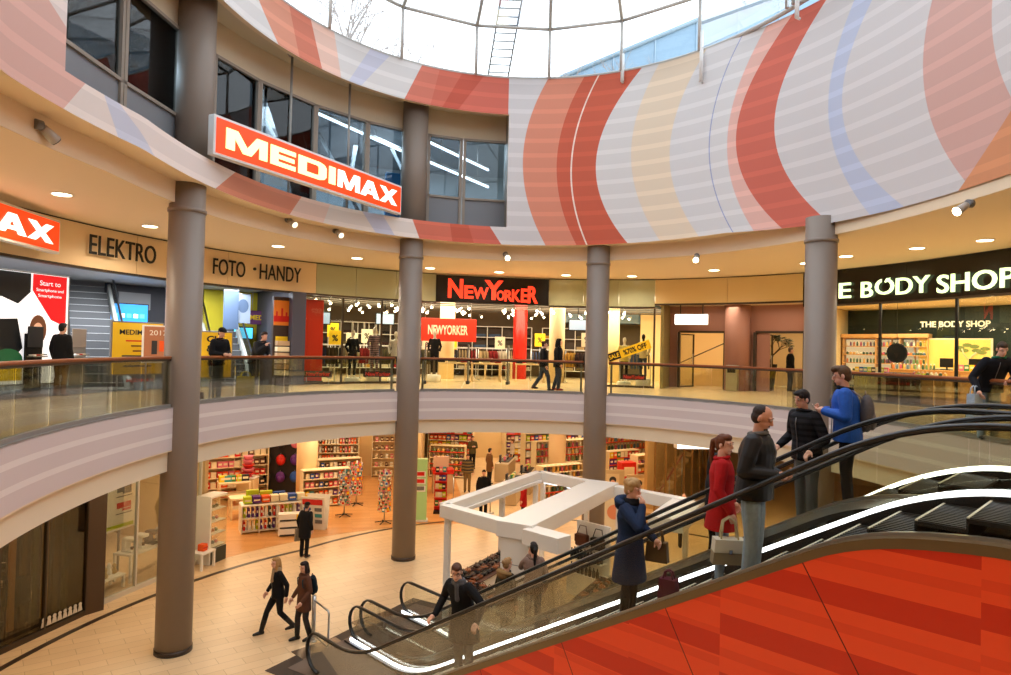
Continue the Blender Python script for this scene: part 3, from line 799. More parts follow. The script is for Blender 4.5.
def person(label, loc, face, h=1.75, skin=SKIN, near=False, fem=False, lean=(0, 0), arms=None, legs=None, head=(0, 0, 0), jacket=None, jl=.86, trousers=None, shoes=BLACK, hair=('short', (60, 42, 30)), coat_flare=0.0, hood=None, scarf=None, cap=None, glasses=False, beard=None, bulk=1.0, z0=0.0, group=None, vest=None, collar=None, sleeve=None, boots=False, skirt_end=None, grow=1.0):
    """face: world direction (x, y) looked along.  arms: {'L':(elbow, wrist), 'R':...}; legs: {'L':(knee, ankle)} in body metres for a 1.75 m figure.
    head = (yaw, pitch, roll).  The figure looks along its own -Y; its left is +X."""
    vox = .0065 if near else .017
    lx, ly = lean
    def L(p, k=1.0):   # lean the upper body
        t = max(0.0, p[2]-.93)/.7; return V((p[0]+lx*t, p[1]+ly*t, p[2]-.25*(lx*lx+ly*ly)*t))
    sw = .165 if fem else .19; hw = .092
    sh = {'L': L((sw, 0, 1.425)), 'R': L((-sw, 0, 1.425))}
    A = {'L': ((.245, .03, 1.15), (.25, -.05, .90)), 'R': ((-.245, .03, 1.15), (-.25, -.05, .90))}
    if arms: A.update(arms)
    G = {'L': ((.095, -.015, .50), (.095, .02, .085)), 'R': ((-.095, -.015, .50), (-.095, .02, .085))}
    if legs: G.update(legs)
    hc = L((0, -.025, 1.635)); neck = L((0, .005, 1.47))
    MH = Matrix.Translation(hc) @ Matrix.Rotation(head[0], 4, 'Z') @ Matrix.Rotation(-head[1], 4, 'X') @ Matrix.Rotation(head[2], 4, 'Y')
    # ---- body: one continuous skin
    b = MB()
    ts = [(.86, .15, .10), (.93, .165, .115), (1.02, .150, .105), (1.10, .135 if fem else .145, .098), (1.22, .15, .108), (1.32, .165, .112), (1.40, .165 if fem else .175, .09), (1.46, .10, .065)]
    loft(b, [(L((0, 0, z)), rx*.93, ry*.93) for z, rx, ry in ts])
    limb(b, [(L((0, .01, 1.42)), .062), (neck, .056), (hc+V((0, .02, -.06)), .056)])
    b.sphere((0, .012, .025), 1, (.074, .094, .098), M=MH); b.sphere((0, -.018, -.045), 1, (.058, .070, .070), M=MH); b.sphere((0, -.05, -.085), 1, (.034, .032, .026), M=MH)
    if near:
        limb(b, [(MH @ V((0, -.088, .018)), .010), (MH @ V((0, -.104, -.018)), .014)]); b.sphere((0, -.098, -.023), .013, (1.3, 1, .8), M=MH)
        b.sphere((0, -.083, -.055), .017, (1.3, .6, .55), M=MH)
        for s_ in (-1, 1): b.sphere((s_*.078, .012, -.005), 1, (.011, .02, .032), M=MH); b.sphere((s_*.036, -.072, .036), 1, (.026, .016, .010), M=MH)
    else:
        b.sphere((0, -.092, -.012), 1, (.014, .022, .024), M=MH)
        for s_ in (-1, 1): b.sphere((s_*.078, .012, -.005), 1, (.012, .02, .03), M=MH)
    for k, s_ in (('L', 1), ('R', -1)):
        el, wr = V(A[k][0]), V(A[k][1]); el2 = el; d = (wr-el).normalized()
        limb(b, [(sh[k]-V((s_*.02, 0, .01)), .052), (sh[k].lerp(el, .5), .043), (el, .036), (el.lerp(wr, .35), .036), (wr, .026)])
        pn = V(A[k][2]) if len(A[k]) > 2 else V((-s_, -.2, -.2)); cu = A[k][3] if len(A[k]) > 3 else .45
        hand(b, wr, A[k][4] if len(A[k]) > 4 else d, pn, cu, 1.0, -s_)
        kn, an = V(G[k][0]), V(G[k][1])
        limb(b, [(V((s_*hw, 0, .90)), .085), (V((s_*hw, 0, .9)).lerp(kn, .5), .07), (kn, .052), (kn.lerp(an, .35), .052), (an, .036)])
        fd = V(G[k][2]) if len(G[k]) > 2 else V((s_*.12, -1, 0)); fd.z = 0; fd.normalize(); hz = an.z-.085
        limb(b, [(an+V((0, .02, -.045)), .034), (an+fd*.09+V((0, 0, -.05)), .032), (an+fd*.155+V((0, 0, -.06)), .024)])
    o = link_mesh('person', remesh(b, vox, 3 if near else 2, 'person'), skin)
    tag(o, label, 'person', group)
    def part(name, mb, m, v=vox, sm=2):
        if mb.v: return link_mesh(name, remesh(mb, v, sm, name), m, o)
    cv = vox*1.3
    # ---- trousers and shoes
    if trousers:
        t = MB(); fat = 1.16 if not fem else 1.05
        loft(t, [(V((0, 0, .80)), .12, .09), (V((0, 0, .86)), .172, .125), (V((0, 0, .93)), .178, .128), (L((0, 0, 1.02)), .165, .118)])
        for k, s_ in (('L', 1), ('R', -1)):
            kn, an = V(G[k][0]), V(G[k][1])
            limb(t, [(V((s_*hw, 0, .89)), .094), (V((s_*hw, 0, .9)).lerp(kn, .5), .084*fat**.5), (kn, .062*fat), (kn.lerp(an, .4), .060*fat), (an+V((0, 0, -.01)), (.046 if fem else .056)*fat)])
        part('trousers', t, trousers, cv)
    for k, s_ in (('L', 1), ('R', -1)):
        kn, an = V(G[k][0]), V(G[k][1]); fd = V(G[k][2]) if len(G[k]) > 2 else V((s_*.12, -1, 0)); fd.z = 0; fd.normalize(); t = MB()
        limb(t, [(an-fd*.035+V((0, 0, -.042)), .043), (an+fd*.08+V((0, 0, -.046)), .044), (an+fd*.165+V((0, 0, -.055)), .032)])
        t.cyl(an+V((0, 0, -.03)), an+V((0, 0, .02)), .05, .047)
        if boots: limb(t, [(an, .054), (an.lerp(kn, .55), .066)])
        u = an.z-.085
        t.v = [V((p.x, p.y, max(p.z, u+.002))) for p in t.v]
        part('shoe', t, shoes, cv)
    # ---- jacket / coat
    if jacket:
        t = MB(); q = bulk; rings = []
        zs = [(1.475, .09, .075), (1.44, .165, .10), (1.40, .198 if not fem else .182, .115), (1.32, .192, .135), (1.22, .178 if not fem else .168, .132), (1.10, .172 if not fem else .158, .126), (1.0, .186, .136), (.92, .197, .142)]
        last = [z for z in zs if z[0] > jl]
        zz = .92
        if jl < .92:
            while zz > jl+.03: zz -= .1; zz = max(zz, jl); last.append((zz, .197+coat_flare*(.92-zz), .142+coat_flare*(.92-zz)))
        else: last.append((jl, .19, .138))
        loft(t, [(L((0, 0, z)) if z > .93 else V((0, 0, z)), rx*q, ry*q) for z, rx, ry in last][::-1], 22)
        sl = MB()
        for k, s_ in (('L', 1), ('R', -1)):
            el, wr = V(A[k][0]), V(A[k][1]); w2 = el.lerp(wr, .93)
            limb(t, [(sh[k]-V((s_*.025, 0, .01)), .074*q), (sh[k].lerp(el, .5), .064*q), (el, .057*q), (el.lerp(wr, .5), .053*q), (w2, .044*q)])
        part('coat' if jl < .75 else 'jacket', t, jacket, cv, 3)
        t = MB(); t.tube([L((.088*cos(a), .078*sin(a)+.005, 1.488-.012*sin(a))) for a in [2*PI*k/16 for k in range(16)]], .024, 8, closed=True)
        if collar is not False: part('collar', t, collar or jacket, cv)
        if near and jl > .8:
            t = MB(); fz = [(z, ry*q+.012) for z, rx, ry in last if z < 1.43]
            t.tube([L((0, -ry_, z)) if z > .93 else V((0, -ry_, z)) for z, ry_ in fz], .006, 6); t.build('zip', mat('zip_metal', (120, 120, 122), .35, metal=.6), o)
    if hood:
        t = MB(); t.sphere(L((0, .115, 1.46)), 1, (.15, .085, .10)); t.tube([L((.15*cos(a), .05+.11*sin(a), 1.485+.02*sin(a))) for a in [PI*1.18*k/14-.28 for k in range(15)]], .045, 8); part('hood', t, hood, cv)
    if scarf:
        t = MB()
        for dz in (0, .035): t.tube([L(((.088-dz*.4)*cos(a), (.082-dz*.4)*sin(a)-.005, 1.475+dz)) for a in [2*PI*k/16 for k in range(16)]], .032, 8, closed=True)
        limb(t, [(L((.03, -.1, 1.46)), .035), (L((.035, -.145, 1.25)), .04)]); part('scarf', t, scarf, cv)
    # ---- hair
    st, hcq = hair; hm = fabric('hair_%d_%d_%d' % hcq, hcq, .6); t = MB()
    if st == 'bald':
        t.sphere((0, .038, -.005), 1, (.081, .074, .072), M=MH); t.sphere((0, .035, .045), 1, (.076, .084, .078), M=MH)
    elif st != 'none':
        t.sphere((0, .026, .036), 1, (.083, .096, .100), M=MH); t.sphere((0, .050, -.005), 1, (.074, .066, .082), M=MH)
        t.sphere((0, -.024, .090), 1, (.066, .062, .046), M=MH)
        if st == 'quiff': t.sphere((.01, -.062, .098), 1, (.056, .045, .040), M=MH); t.sphere((-.02, -.03, .112), 1, (.05, .05, .032), M=MH)
        if st == 'fluffy':
            for a in range(14): t.sphere((.062*cos(a*1.1), .02+.07*sin(a*1.1), .07+.03*((a*7) % 5)/5), .036+.008*((a*3) % 4)/3, M=MH)
            t.sphere((0, .0, .105), 1, (.07, .085, .055), M=MH)
            for a in (-1, 1): t.sphere((a*.07, .0, .03), 1, (.022, .045, .05), M=MH)
        if st == 'fringe': t.sphere((-.015, -.062, .088), 1, (.056, .030, .026), M=MH); t.sphere((.045, -.05, .062), 1, (.03, .035, .035), M=MH)
        if st in ('long', 'bob'):
            e = -.32 if st == 'long' else -.13
            for s_ in (-1, 1): limb(t, [(MH @ V((s_*.062, .01, .02)), .036), (MH @ V((s_*.075, .0, -.1)), .036), (MH @ V((s_*.07, -.015, e)), .022)])
            limb(t, [(MH @ V((0, .07, 0)), .06), (MH @ V((0, .085, -.13)), .062), (MH @ V((0, .10, e)), .04)])
        if st == 'pony': limb(t, [(MH @ V((0, .10, .05)), .034), (MH @ V((0, .15, .02)), .034), (MH @ V((0.01, .165, -.12)), .034), (MH @ V((.01, .15, -.30)), .018)])
        if st == 'bun': t.sphere((0, .105, .06), .045, M=MH)
    part('hair', t, hm, vox*1.1, 1)
    if beard:
        t = MB(); t.sphere((0, -.06, -.085), 1, (.034, .032, .026), M=MH); t.sphere((0, -.088, -.043), 1, (.028, .010, .007), M=MH); part('beard', t, fabric('beard', beard), vox)
    if cap:
        t = MB(); t.sphere((0, .012, .070), 1, (.092, .108, .068), M=MH); t.sphere((0, -.10, .055), 1, (.07, .05, .012), M=MH); part('cap', t, cap, vox)
    if near:
        for s_ in (-1, 1):
            t = MB(); t.sphere((s_*.031, -.083, .019), 1, (.0125, .007, .006), M=MH); e = t.build('eye', mat('eye_white', (225, 220, 212), .3), o)
            t = MB(); t.sphere((s_*.031, -.0885, .019), 1, (.0056, .003, .0056), M=MH); t.build('iris', mat('iris', (40, 30, 24), .3), e)
            t = MB(); t.sphere((s_*.033, -.088, .040), 1, (.020, .006, .0042), M=MH); t.build('eyebrow', hm if st not in ('bald', 'none') else mat('brow', (50, 38, 30)), o)
        t = MB(); t.sphere((0, -.093, -.056), 1, (.021, .005, .0055), M=MH); t.build('mouth', mat('lips', (168, 92, 84), .45), o)
        if glasses:
            t = MB()
            for s_ in (-1, 1): t.tube([MH @ V((s_*.033+.023*cos(a), -.102, .018+.017*sin(a))) for a in [2*PI*k/14 for k in range(14)]], .0025, 6, closed=True); t.cyl(MH @ V((s_*.056, -.10, .022)), MH @ V((s_*.082, .0, .015)), .0025, n=6)
            t.cyl(MH @ V((-.01, -.102, .02)), MH @ V((.01, -.102, .02)), .0025, n=6); t.build('glasses', BLACK, o)
    k = h/1.75*grow
    o.location = loc; o.scale = (k, k, k); o.rotation_euler = (0, 0, math.atan2(face[1], face[0])+PI/2)
    return o
def esc_spot(px, perp, zn, stag):
    """place on an escalator: the step seen in column px"""
    best = None
    for k in range(1300):
        t = -12+k*.01; p = ep(t, perp, zn(t)-DROP[round(stag, 3)]*slope(zn, t))-EYE; x = p.dot(_r2)/p.dot(_f)*FPX+505.5
        if best is None or abs(x-px) < best[0]: best = (abs(x-px), t)
    t = best[1]; tb = ZOFF+stag-H/T30; kk = math.floor((t-(tb-.3))/.40); tc = tb-.3+.40*(kk+.5); z = zn(tc+.1)-DROP[round(stag, 3)]*slope(zn, tc+.1)+.012
    if t > ZOFF+stag+.3: z = H-.003
    return ep(t, perp, z)
def wl(o, p):      # world point of a figure's body coordinates
    bpy.context.view_layer.update(); return o.matrix_world @ V(p)
JEANS = fabric('blue_jeans', (166, 190, 216)); DENIM = fabric('dark_denim', (66, 76, 92)); BLK = fabric('black_cloth', (22, 22, 25)); GREYT = fabric('grey_trousers', (110, 108, 112))
GREYJ = fabric('grey_jeans', (120, 126, 134)); OLIVE = fabric('olive_parka', (58, 54, 42)); TAUPE = fabric('taupe_jacket', (146, 118, 104)); NAVY = fabric('navy_parka', (34, 52, 84)); REDC = fabric('red_wool', (190, 24, 26))
BLUEJ = fabric('royal_blue_shell', (36, 96, 196), .6); KHAKI = fabric('khaki_cloth', (132, 110, 70)); BROWNC = fabric('brown_cloth', (104, 66, 48)); FUR = fabric('brown_fur_trim', (150, 116, 72), .95); TAN = fabric('tan_trousers', (140, 94, 48))
LEATHER = mat('black_leather', (22, 21, 21), .5, spec=.3)
# --- near escalator
dE, dN = (ED.x, ED.y), (EN.x, EN.y)
q = esc_spot(463, PA+.44, ZN1, 0)
def toward(a, b, k): return (a[0]*(1-k)+b[0]*k, a[1]*(1-k)+b[1]*k)
nE, nN = (-ED.x, -ED.y), (-EN.x, -EN.y)
person('man in a long black coat and glasses leaning on the near handrail', q, toward(nN, dE, .18), 1.78, grow=1.07, near=True, lean=(0, -.20), head=(.55, -.22, 0), jacket=BLK, jl=.58, bulk=1.1, coat_flare=.12, trousers=GREYT, hair=('quiff', (84, 52, 36)), glasses=True, scarf=fabric('grey_scarf', (92, 92, 96)),
    arms={'L': ((.40, -.12, 1.20), (.44, -.34, 1.02), (0, 0, -1), .9, (.2, -.6, -.2)), 'R': ((-.36, -.02, 1.16), (-.36, -.26, .93), (0, 0, -1), .9, (-.3, -.6, -.3))})
q = esc_spot(628, PA+.48, ZN1, 0)
PARKA = person('blond woman in a knee-length navy parka holding a hand to her mouth', q, toward(dE, dN, .12), 1.70, grow=1.07, near=True, fem=True, head=(0, -.12, 0), jacket=NAVY, jl=.52, coat_flare=.10, bulk=1.14, hood=NAVY, trousers=fabric('black_leggings', (38, 38, 46)), hair=('fluffy', (196, 158, 104)), scarf=BLK, boots=True,
    arms={'R': ((-.22, -.22, 1.24), (-.06, -.19, 1.475), (.1, .9, .3), 1.1, (.35, .25, 1)), 'L': ((.25, -.04, 1.14), (.20, -.24, 1.02), (-1, 0, 0), .8)})
q = esc_spot(720, PA+.80, ZN1, 0)
REDW = person('woman in a red coat with a brown ponytail standing behind the balding man', q, toward(dE, dN, .35), 1.69, grow=1.07, near=True, fem=True, head=(-.5, -.05, 0), jacket=REDC, jl=.66, bulk=1.08, coat_flare=.16, trousers=JEANS, hair=('pony', (112, 62, 36)), scarf=None,
    arms={'L': ((.25, .0, 1.14), (.24, -.14, .93), (-1, 0, 0), .9), 'R': ((-.24, .04, 1.14), (-.27, -.10, .90), (1, 0, 0), 1.1, (0, -.3, -1))})
q = esc_spot(752, PA+.36, ZN1, 0)
PHONEM = person('balding man in a black leather jacket and pale jeans looking at a phone', q, toward(dE, dN, .16), 1.77, grow=1.13, near=True, skin=SKIN2, lean=(0, -.05), head=(.05, -.42, 0), jacket=LEATHER, jl=.86, bulk=1.24, trousers=JEANS, hair=('bald', (58, 46, 40)), beard=(84, 66, 56), shoes=mat('brown_shoes', (70, 48, 34), .5), collar=fabric('grey_collar', (110, 106, 98)),
    arms={'R': ((-.27, .02, 1.14), (-.13, -.24, 1.12), (.1, .2, 1), .9, (.25, -1, .05)), 'L': ((.26, .03, 1.14), (.12, -.22, 1.08), (-.2, .2, 1), .9)})
# --- rear escalator
q = esc_spot(806, PC_+.55, ZN2, STAG)
person('dark-haired boy in a black puffer jacket turning back beside the boy in blue', q, toward(nE, nN, .70), 1.78, near=True, lean=(.0, -.08), head=(.0, -.22, .08), jacket=stripes('quilted_black', (34, 34, 38), (14, 14, 16), 13), jl=.84, bulk=1.14, trousers=GREYJ, hair=('fringe', (38, 30, 28)),
    arms={'R': ((-.29, .02, 1.15), (-.27, -.22, 1.0), (0, 0, -1), .8), 'L': ((.29, .0, 1.14), (.26, -.20, 1.0), (0, 0, -1), .8)})
q = esc_spot(846, PC_+.62, ZN2, STAG)
BLUEB = person('boy in a royal blue jacket facing left with a grey backpack on his back', q, toward(nE, nN, .25), 1.84, near=True, lean=(0, -.05), head=(.05, -.22, 0), jacket=BLUEJ, jl=.84, bulk=1.20, trousers=fabric('dark_trousers', (44, 44, 50)), hair=('quiff', (104, 78, 54)), collar=BLK,
    arms={'R': ((-.25, .0, 1.17), (-.10, -.26, 1.20), (.4, 0, .8), .9, (.6, -.8, .1)), 'L': ((.26, -.02, 1.15), (.10, -.27, 1.20), (-.4, 0, .8), .9, (-.6, -.8, .1))})
q = esc_spot(505, PC_+.62, ZN2, STAG)
person('woman seen from behind in a dark parka with a brown fur hood', q, toward(dN, dE, .1), 1.67, near=True, fem=True, jacket=OLIVE, jl=.62, bulk=1.18, coat_flare=.05, hood=FUR, trousers=fabric('dark_olive_trousers', (64, 60, 50)), hair=('bun', (170, 130, 84)))
q = esc_spot(532, PC_+.55, ZN2, STAG)
person('woman in a taupe jacket with a long black ponytail facing the kiosk', q, toward(nE, dN, .45), 1.68, near=True, fem=True, head=(.1, .05, 0), jacket=TAUPE, jl=.82, bulk=1.06, trousers=GREYJ, hair=('pony', (24, 19, 18)),
    arms={'L': ((.21, -.20, 1.24), (.06, -.19, 1.475), (-.1, .9, .3), 1.1, (-.35, .25, 1))})
q = esc_spot(713, PC_+.5, ZN2, STAG)
person('person in black mostly hidden behind the woman in the red coat', q, toward(dE, dN, .3), 1.70, jacket=BLK, jl=.7, trousers=BLK, hair=('long', (24, 20, 20)))
# --- ground floor
def gp(px, py, z=0.0): return on_level(px, py, z)
W = (-1, 0)
person('blond woman in black with a patterned scarf striding across the tiles', gp(277, 633), toward((-1, .0), (0, -1), .45), 1.70, fem=True, near=True, lean=(0, -.05), jacket=BLK, jl=.84, trousers=fabric('black_tights', (26, 25, 27)), hair=('long', (194, 146, 88)), scarf=fabric('beige_scarf', (176, 148, 112)), boots=True,
    legs={'R': ((-.09, -.22, .52), (-.09, -.34, .10), (-.05, -1, 0)), 'L': ((.09, .02, .50), (.09, .34, .14), (.05, -1, 0))}, arms={'L': ((.22, .12, 1.14), (.24, .10, .90)), 'R': ((-.22, -.02, 1.14), (-.20, -.18, .95))})
BPW = person('brown-haired woman in a brown waistcoat carrying a dark backpack', gp(303, 640), toward((-1, 0), (0, -1), .48), 1.72, fem=True, near=True, jacket=BROWNC, jl=.68, coat_flare=.04, trousers=fabric('grey_tights', (62, 56, 54)), hair=('bob', (44, 26, 24)), boots=True, head=(.2, -.1, 0),
    legs={'R': ((-.09, -.10, .51), (-.09, -.10, .09)), 'L': ((.09, .0, .50), (.09, .12, .09))}, arms={'L': ((.22, .03, 1.14), (.20, -.16, .94)), 'R': ((-.22, .0, 1.14), (-.20, -.18, .94))})
OLDM = person('elderly person in black coat and beret standing at the stationery shop', gp(304, 557), (.35, .94), 1.66, jacket=BLK, jl=.62, bulk=1.1, trousers=BLK, hair=('short', (70, 66, 64)), cap=BLK, lean=(0, -.08))
person('boy in khaki cardigan and striped jumper walking out of the drugstore', gp(467, 492), (.05, -1), 1.72, jacket=stripes('khaki_stripe', (120, 104, 66), (42, 46, 56), 7), jl=.88, trousers=KHAKI, hair=('short', (46, 34, 28)))
person('man in a black open jacket walking towards the white kiosk', gp(483, 516), (.05, -1), 1.80, jacket=BLK, jl=.82, trousers=BLK, hair=('short', (40, 30, 26)), legs={'R': ((-.09, -.12, .51), (-.09, -.2, .09)), 'L': ((.09, .02, .5), (.09, .2, .11))})
person('shopper in an olive jacket checking a phone in the drugstore aisle', gp(472, 469), (.3, -1), 1.78, jacket=fabric('olive_jacket', (92, 84, 56)), jl=.8, trousers=BLK, hair=('short', (60, 40, 28)), arms={'R': ((-.24, .0, 1.14), (-.08, -.24, 1.22)), 'L': ((.24, .0, 1.14), (.08, -.24, 1.22))})
person('shopper in a long brown coat waiting at the checkout', gp(489, 484), (.8, .5), 1.72, jacket=fabric('camel_coat', (124, 88, 54)), jl=.6, trousers=BLK, hair=('short', (40, 30, 26)))
person('cashier in a white blouse at the drugstore till', gp(512, 470), (-1, -.2), 1.66, fem=True, jacket=fabric('white_blouse', (232, 222, 214)), jl=.9, trousers=BLK, hair=('bun', (120, 80, 50)))
person('person in a red coat walking behind the kiosk posts', gp(523, 522), (-1, .1), 1.66, fem=True, jacket=REDC, jl=.6, trousers=BLK, hair=('long', (60, 40, 28)))
person('bald man in a black jacket walking away below the handrails', gp(683, 548), (.25, .97), 1.80, jacket=BLK, jl=.86, bulk=1.1, trousers=fabric('black_trousers', (40, 38, 38)), hair=('none', (0, 0, 0)))
person('person in an olive jacket walking beside the bald man', gp(716, 552), (.2, .98), 1.70, jacket=OLIVE, jl=.8, trousers=GREYT, hair=('short', (90, 66, 46)))
# --- gallery
person('man in a black jacket and tan trousers looking into the electronics shop', gp(60, 396, H), (.15, .99), 1.76, jacket=BLK, jl=.86, bulk=1.12, trousers=TAN, hair=('short', (22, 20, 20)), shoes=mat('brown_shoes'))
person('man in a black cap leaning on the railing with a phone', gp(215, 401, H)+V((-.05, .12, 0)), toward((1, -.05), (0, -1), .35), 1.74, lean=(0, -.16), jacket=BLK, jl=.84, bulk=1.1, trousers=GREYJ, hair=('short', (30, 26, 24)), cap=BLK, head=(0, -.3, 0), arms={'L': ((.24, -.12, 1.14), (.10, -.36, 1.12)), 'R': ((-.24, -.12, 1.14), (-.08, -.36, 1.12))})
person('man drinking from a white cup while bending over the railing', gp(253, 396, H)+V((-.02, .12, 0)), toward((1, -.1), (0, -1), .35), 1.72, lean=(0, -.34), jacket=fabric('dark_jacket', (40, 40, 44)), jl=.86, bulk=1.1, trousers=DENIM, hair=('short', (60, 40, 30)), head=(0, -.1, 0), arms={'L': ((.24, -.24, 1.14), (.10, -.46, 1.10)), 'R': ((-.22, -.34, 1.18), (-.05, -.46, 1.36))}, legs={'R': ((-.09, -.03, .5), (-.09, .04, .09)), 'L': ((.09, .12, .5), (.09, .34, .12))})
person('walker with light hair in a dark jacket under the big red shop sign', gp(543, 391, H), (-.1, .2) if 0 else (1, .1), 1.70, jacket=BLK, jl=.84, bulk=1.1, trousers=DENIM, hair=('short', (84, 56, 42)), legs={'R': ((-.09, -.16, .52), (-.09, -.2, .09)), 'L': ((.09, .08, .5), (.09, .34, .15))})
person('walker in a hooded black coat with red shoes', gp(558, 391, H)+V((0, .25, 0)), (1, .1), 1.80, jacket=BLK, jl=.78, bulk=1.15, trousers=DENIM, hair=('bob', (20, 18, 18)), shoes=fabric('red_shoe', (150, 36, 46)), legs={'R': ((-.09, -.05, .52), (-.09, .0, .09)), 'L': ((.09, .0, .5), (.09, .12, .1))})
q = on_ring(790, 380, lambda a: SHOP(a)+3.2)[0]; 
person('person in a dark winter coat standing by the potted tree in the corridor', V((q.x, q.y, H)), (1, -.1), 1.74, jacket=BLK, jl=.74, bulk=1.12, trousers=BLK, hair=('short', (120, 104, 92)))
q = gp(1000, 444, H); q = V((q.x+.15, q.y+.5, H))
person('man in a dark jacket with green collar bending over the railing', q, toward((-.35, -.9), (0, -1), .2), 1.74, near=True, lean=(.05, -.42), head=(0, -.45, 0), jacket=fabric('dark_navy_jacket', (26, 28, 36)), jl=.84, bulk=1.14, trousers=JEANS, hair=('short', (74, 58, 46)), collar=fabric('green_collar', (40, 130, 100)), arms={'R': ((-.32, -.24, 1.10), (-.28, -.40, .88)), 'L': ((.30, -.28, 1.12), (.16, -.48, 1.06))})
# ================================================================ gallery level shops
GZ = H
def shop_at(px, o=0.0, py=360):
    p, a = on_ring(px, py, lambda d: SHOP(d)+o); return p, a
def spot(px, o, z=GZ, py=360):
    p, a = shop_at(px, o, py); return V((p.x, p.y, z)), facing(p)
def curved(mb, px0, px1, o, z0, z1, th, n=10, py=300):
    a0 = math.degrees(shop_at(px0, o, py)[1]); a1 = math.degrees(shop_at(px1, o, py)[1])
    mb.slab(arc(a0, a1, n, lambda d: SHOP(d)+o), arc(a0, a1, n, lambda d: SHOP(d)+o+th), z0, z1); return mb
def curved_deg(mb, a0, a1, o, z0, z1, th, n=10):
    mb.slab(arc(a0, a1, n, lambda d: SHOP(d)+o), arc(a0, a1, n, lambda d: SHOP(d)+o+th), z0, z1); return mb
def deg(px, o=0, py=300): return math.degrees(shop_at(px, o, py)[1])
LZ = 8.36                                # underside of the fascias
# --- fascias
def fascia(name, a0, a1, m, label, n=4, lo=LZ, hi=CZ-.035, th=.14):
    t_ = thing(name, label, 'fascia')
    for k in range(n):
        b0, b1 = a0+(a1-a0)*k/n, a0+(a1-a0)*(k+1)/n-.05*(1 if a1 > a0 else -1)
        q = MB(); curved_deg(q, b0, b1, 0, lo, hi, th, 6); q.build('panel', m, t_)
    q = MB(); curved_deg(q, a0, a1, -.02, hi, hi+.02, .1, 24); q.build('shadow_gap', BLACK, t_)
    q = MB(); curved_deg(q, a0, a1, .0, lo-.06, lo, .2, 24); q.build('lintel', mat('dark_bronze'), t_)
    return t_
D = dict(medi=deg(316), ny0=deg(436), ny1=deg(549), sage=deg(655), cor=deg(803))
F1 = fascia('shop_fascia', 205, D['medi'], mat('cream_fascia_panel', (236, 210, 170), .45), 'cream fascia board with black shop lettering above the electronics shop', 6)
F2 = fascia('shop_fascia', D['medi'], D['ny0'], SAGE, 'sage green glass fascia left of the black sign board', 3)
F3 = fascia('shop_fascia', D['ny1'], D['sage'], SAGE, 'sage green glass fascia right of the black sign board', 3)
F4 = fascia('shop_fascia', D['sage'], D['cor'], OCHRE, 'ochre fascia above the mauve corridor doors', 2, LZ+.12)
F5 = fascia('shop_fascia', D['cor'], -6, mat('black_gloss_fascia', (22, 20, 16), .2), 'black gloss fascia of the cosmetics shop', 4, LZ-.05, CZ-.02)
def letter_face(px, py, o=-.03):
    p, a = shop_at(px, o, py); return p, facing(p)
for txt, x0, x1, y0, y1, h in (('ELEKTRO', 88, 154, 240, 259, .50), ('FOTO', 212, 244, 266, 270, .50), ('HANDY', 259, 300, 271, 276, .50), ('.', 166, 169, 258, 258, .1), ('.', 252, 255, 269, 269, .1)):
    p0, a0 = shop_at(x0, -.03, y0); p1, a1 = shop_at(x1, -.03, y1); c = (p0+p1)/2; w_ = math.hypot(p1.x-p0.x, p1.y-p0.y)
    t_ = text(txt, BLACK, F1, fit=(w_, h), depth=.03, bold=.002); t_.data.transform(Matrix.Translation((c.x, c.y, c.z)) @ Matrix.Rotation(math.atan2(p1.y-p0.y, p1.x-p0.x), 4, 'Z') @ Matrix.Translation((0, -.06, 0)))
# --- lit red signs with the shop's word
BLOCK = {   # wide bold capitals on a unit square
 'M': [[(0, 0), (.2, 0), (.2, .62), (.40, 0), (.60, 0), (.8, .62), (.8, 0), (1, 0), (1, 1), (.73, 1), (.5, .32), (.27, 1), (0, 1)]],
 'E': [[(0, 0), (1, 0), (1, .23), (.3, .23), (.3, .39), (.95, .39), (.95, .61), (.3, .61), (.3, .77), (1, .77), (1, 1), (0, 1)]],
 'I': [[(0, 0), (1, 0), (1, 1), (0, 1)]],
 'X': [[(0, 0), (.3, 0), (.5, .3), (.7, 0), (1, 0), (.66, .5), (1, 1), (.7, 1), (.5, .7), (.3, 1), (0, 1), (.34, .5)]],
 'D': [[(0, 0), (.28, 0), (.28, 1), (0, 1)], [(.28, 0), (.75, 0), (.92, .08), (1, .25), (.72, .3), (.66, .23), (.28, .23)], [(.28, .77), (.66, .77), (.72, .7), (1, .75), (.92, .92), (.75, 1), (.28, 1)], [(.72, .3), (1, .25), (1, .75), (.72, .7)]],
 'A': [[(0, 0), (.27, 0), (.5, .68), (.5, 1), (.36, 1)], [(1, 0), (.64, 1), (.5, 1), (.5, .68), (.73, 0)], [(.30, .18), (.70, .18), (.64, .38), (.36, .38)]]}
def block_word(word, widths, gap, x0, z0, L_, h_, m_, par, y):
    tot = sum(widths)+gap*(len(word)-1); x = 0
    for ch, w_ in zip(word, widths):
        q = MB()
        for poly in BLOCK[ch]: q.prism([((x+px_*w_)/tot*L_, pz_*h_) for px_, pz_ in poly], -.012, .012, Matrix.Translation((x0, y, z0)) @ Matrix.Rotation(PI/2, 4, 'X'))
        q.build('lettering', m_, par); x += w_+gap
SIGNRED = mat('lit_orange_red_face', (232, 66, 20), .4, emit=(236, 62, 14), es=.95)
SIGNTXT = mat('lit_cream_letters', (255, 240, 190), .4, emit=(255, 226, 150), es=1.5)
SIGNTX2 = mat('lit_white_letters', (255, 250, 240), .4, emit=(255, 246, 232), es=1.5)
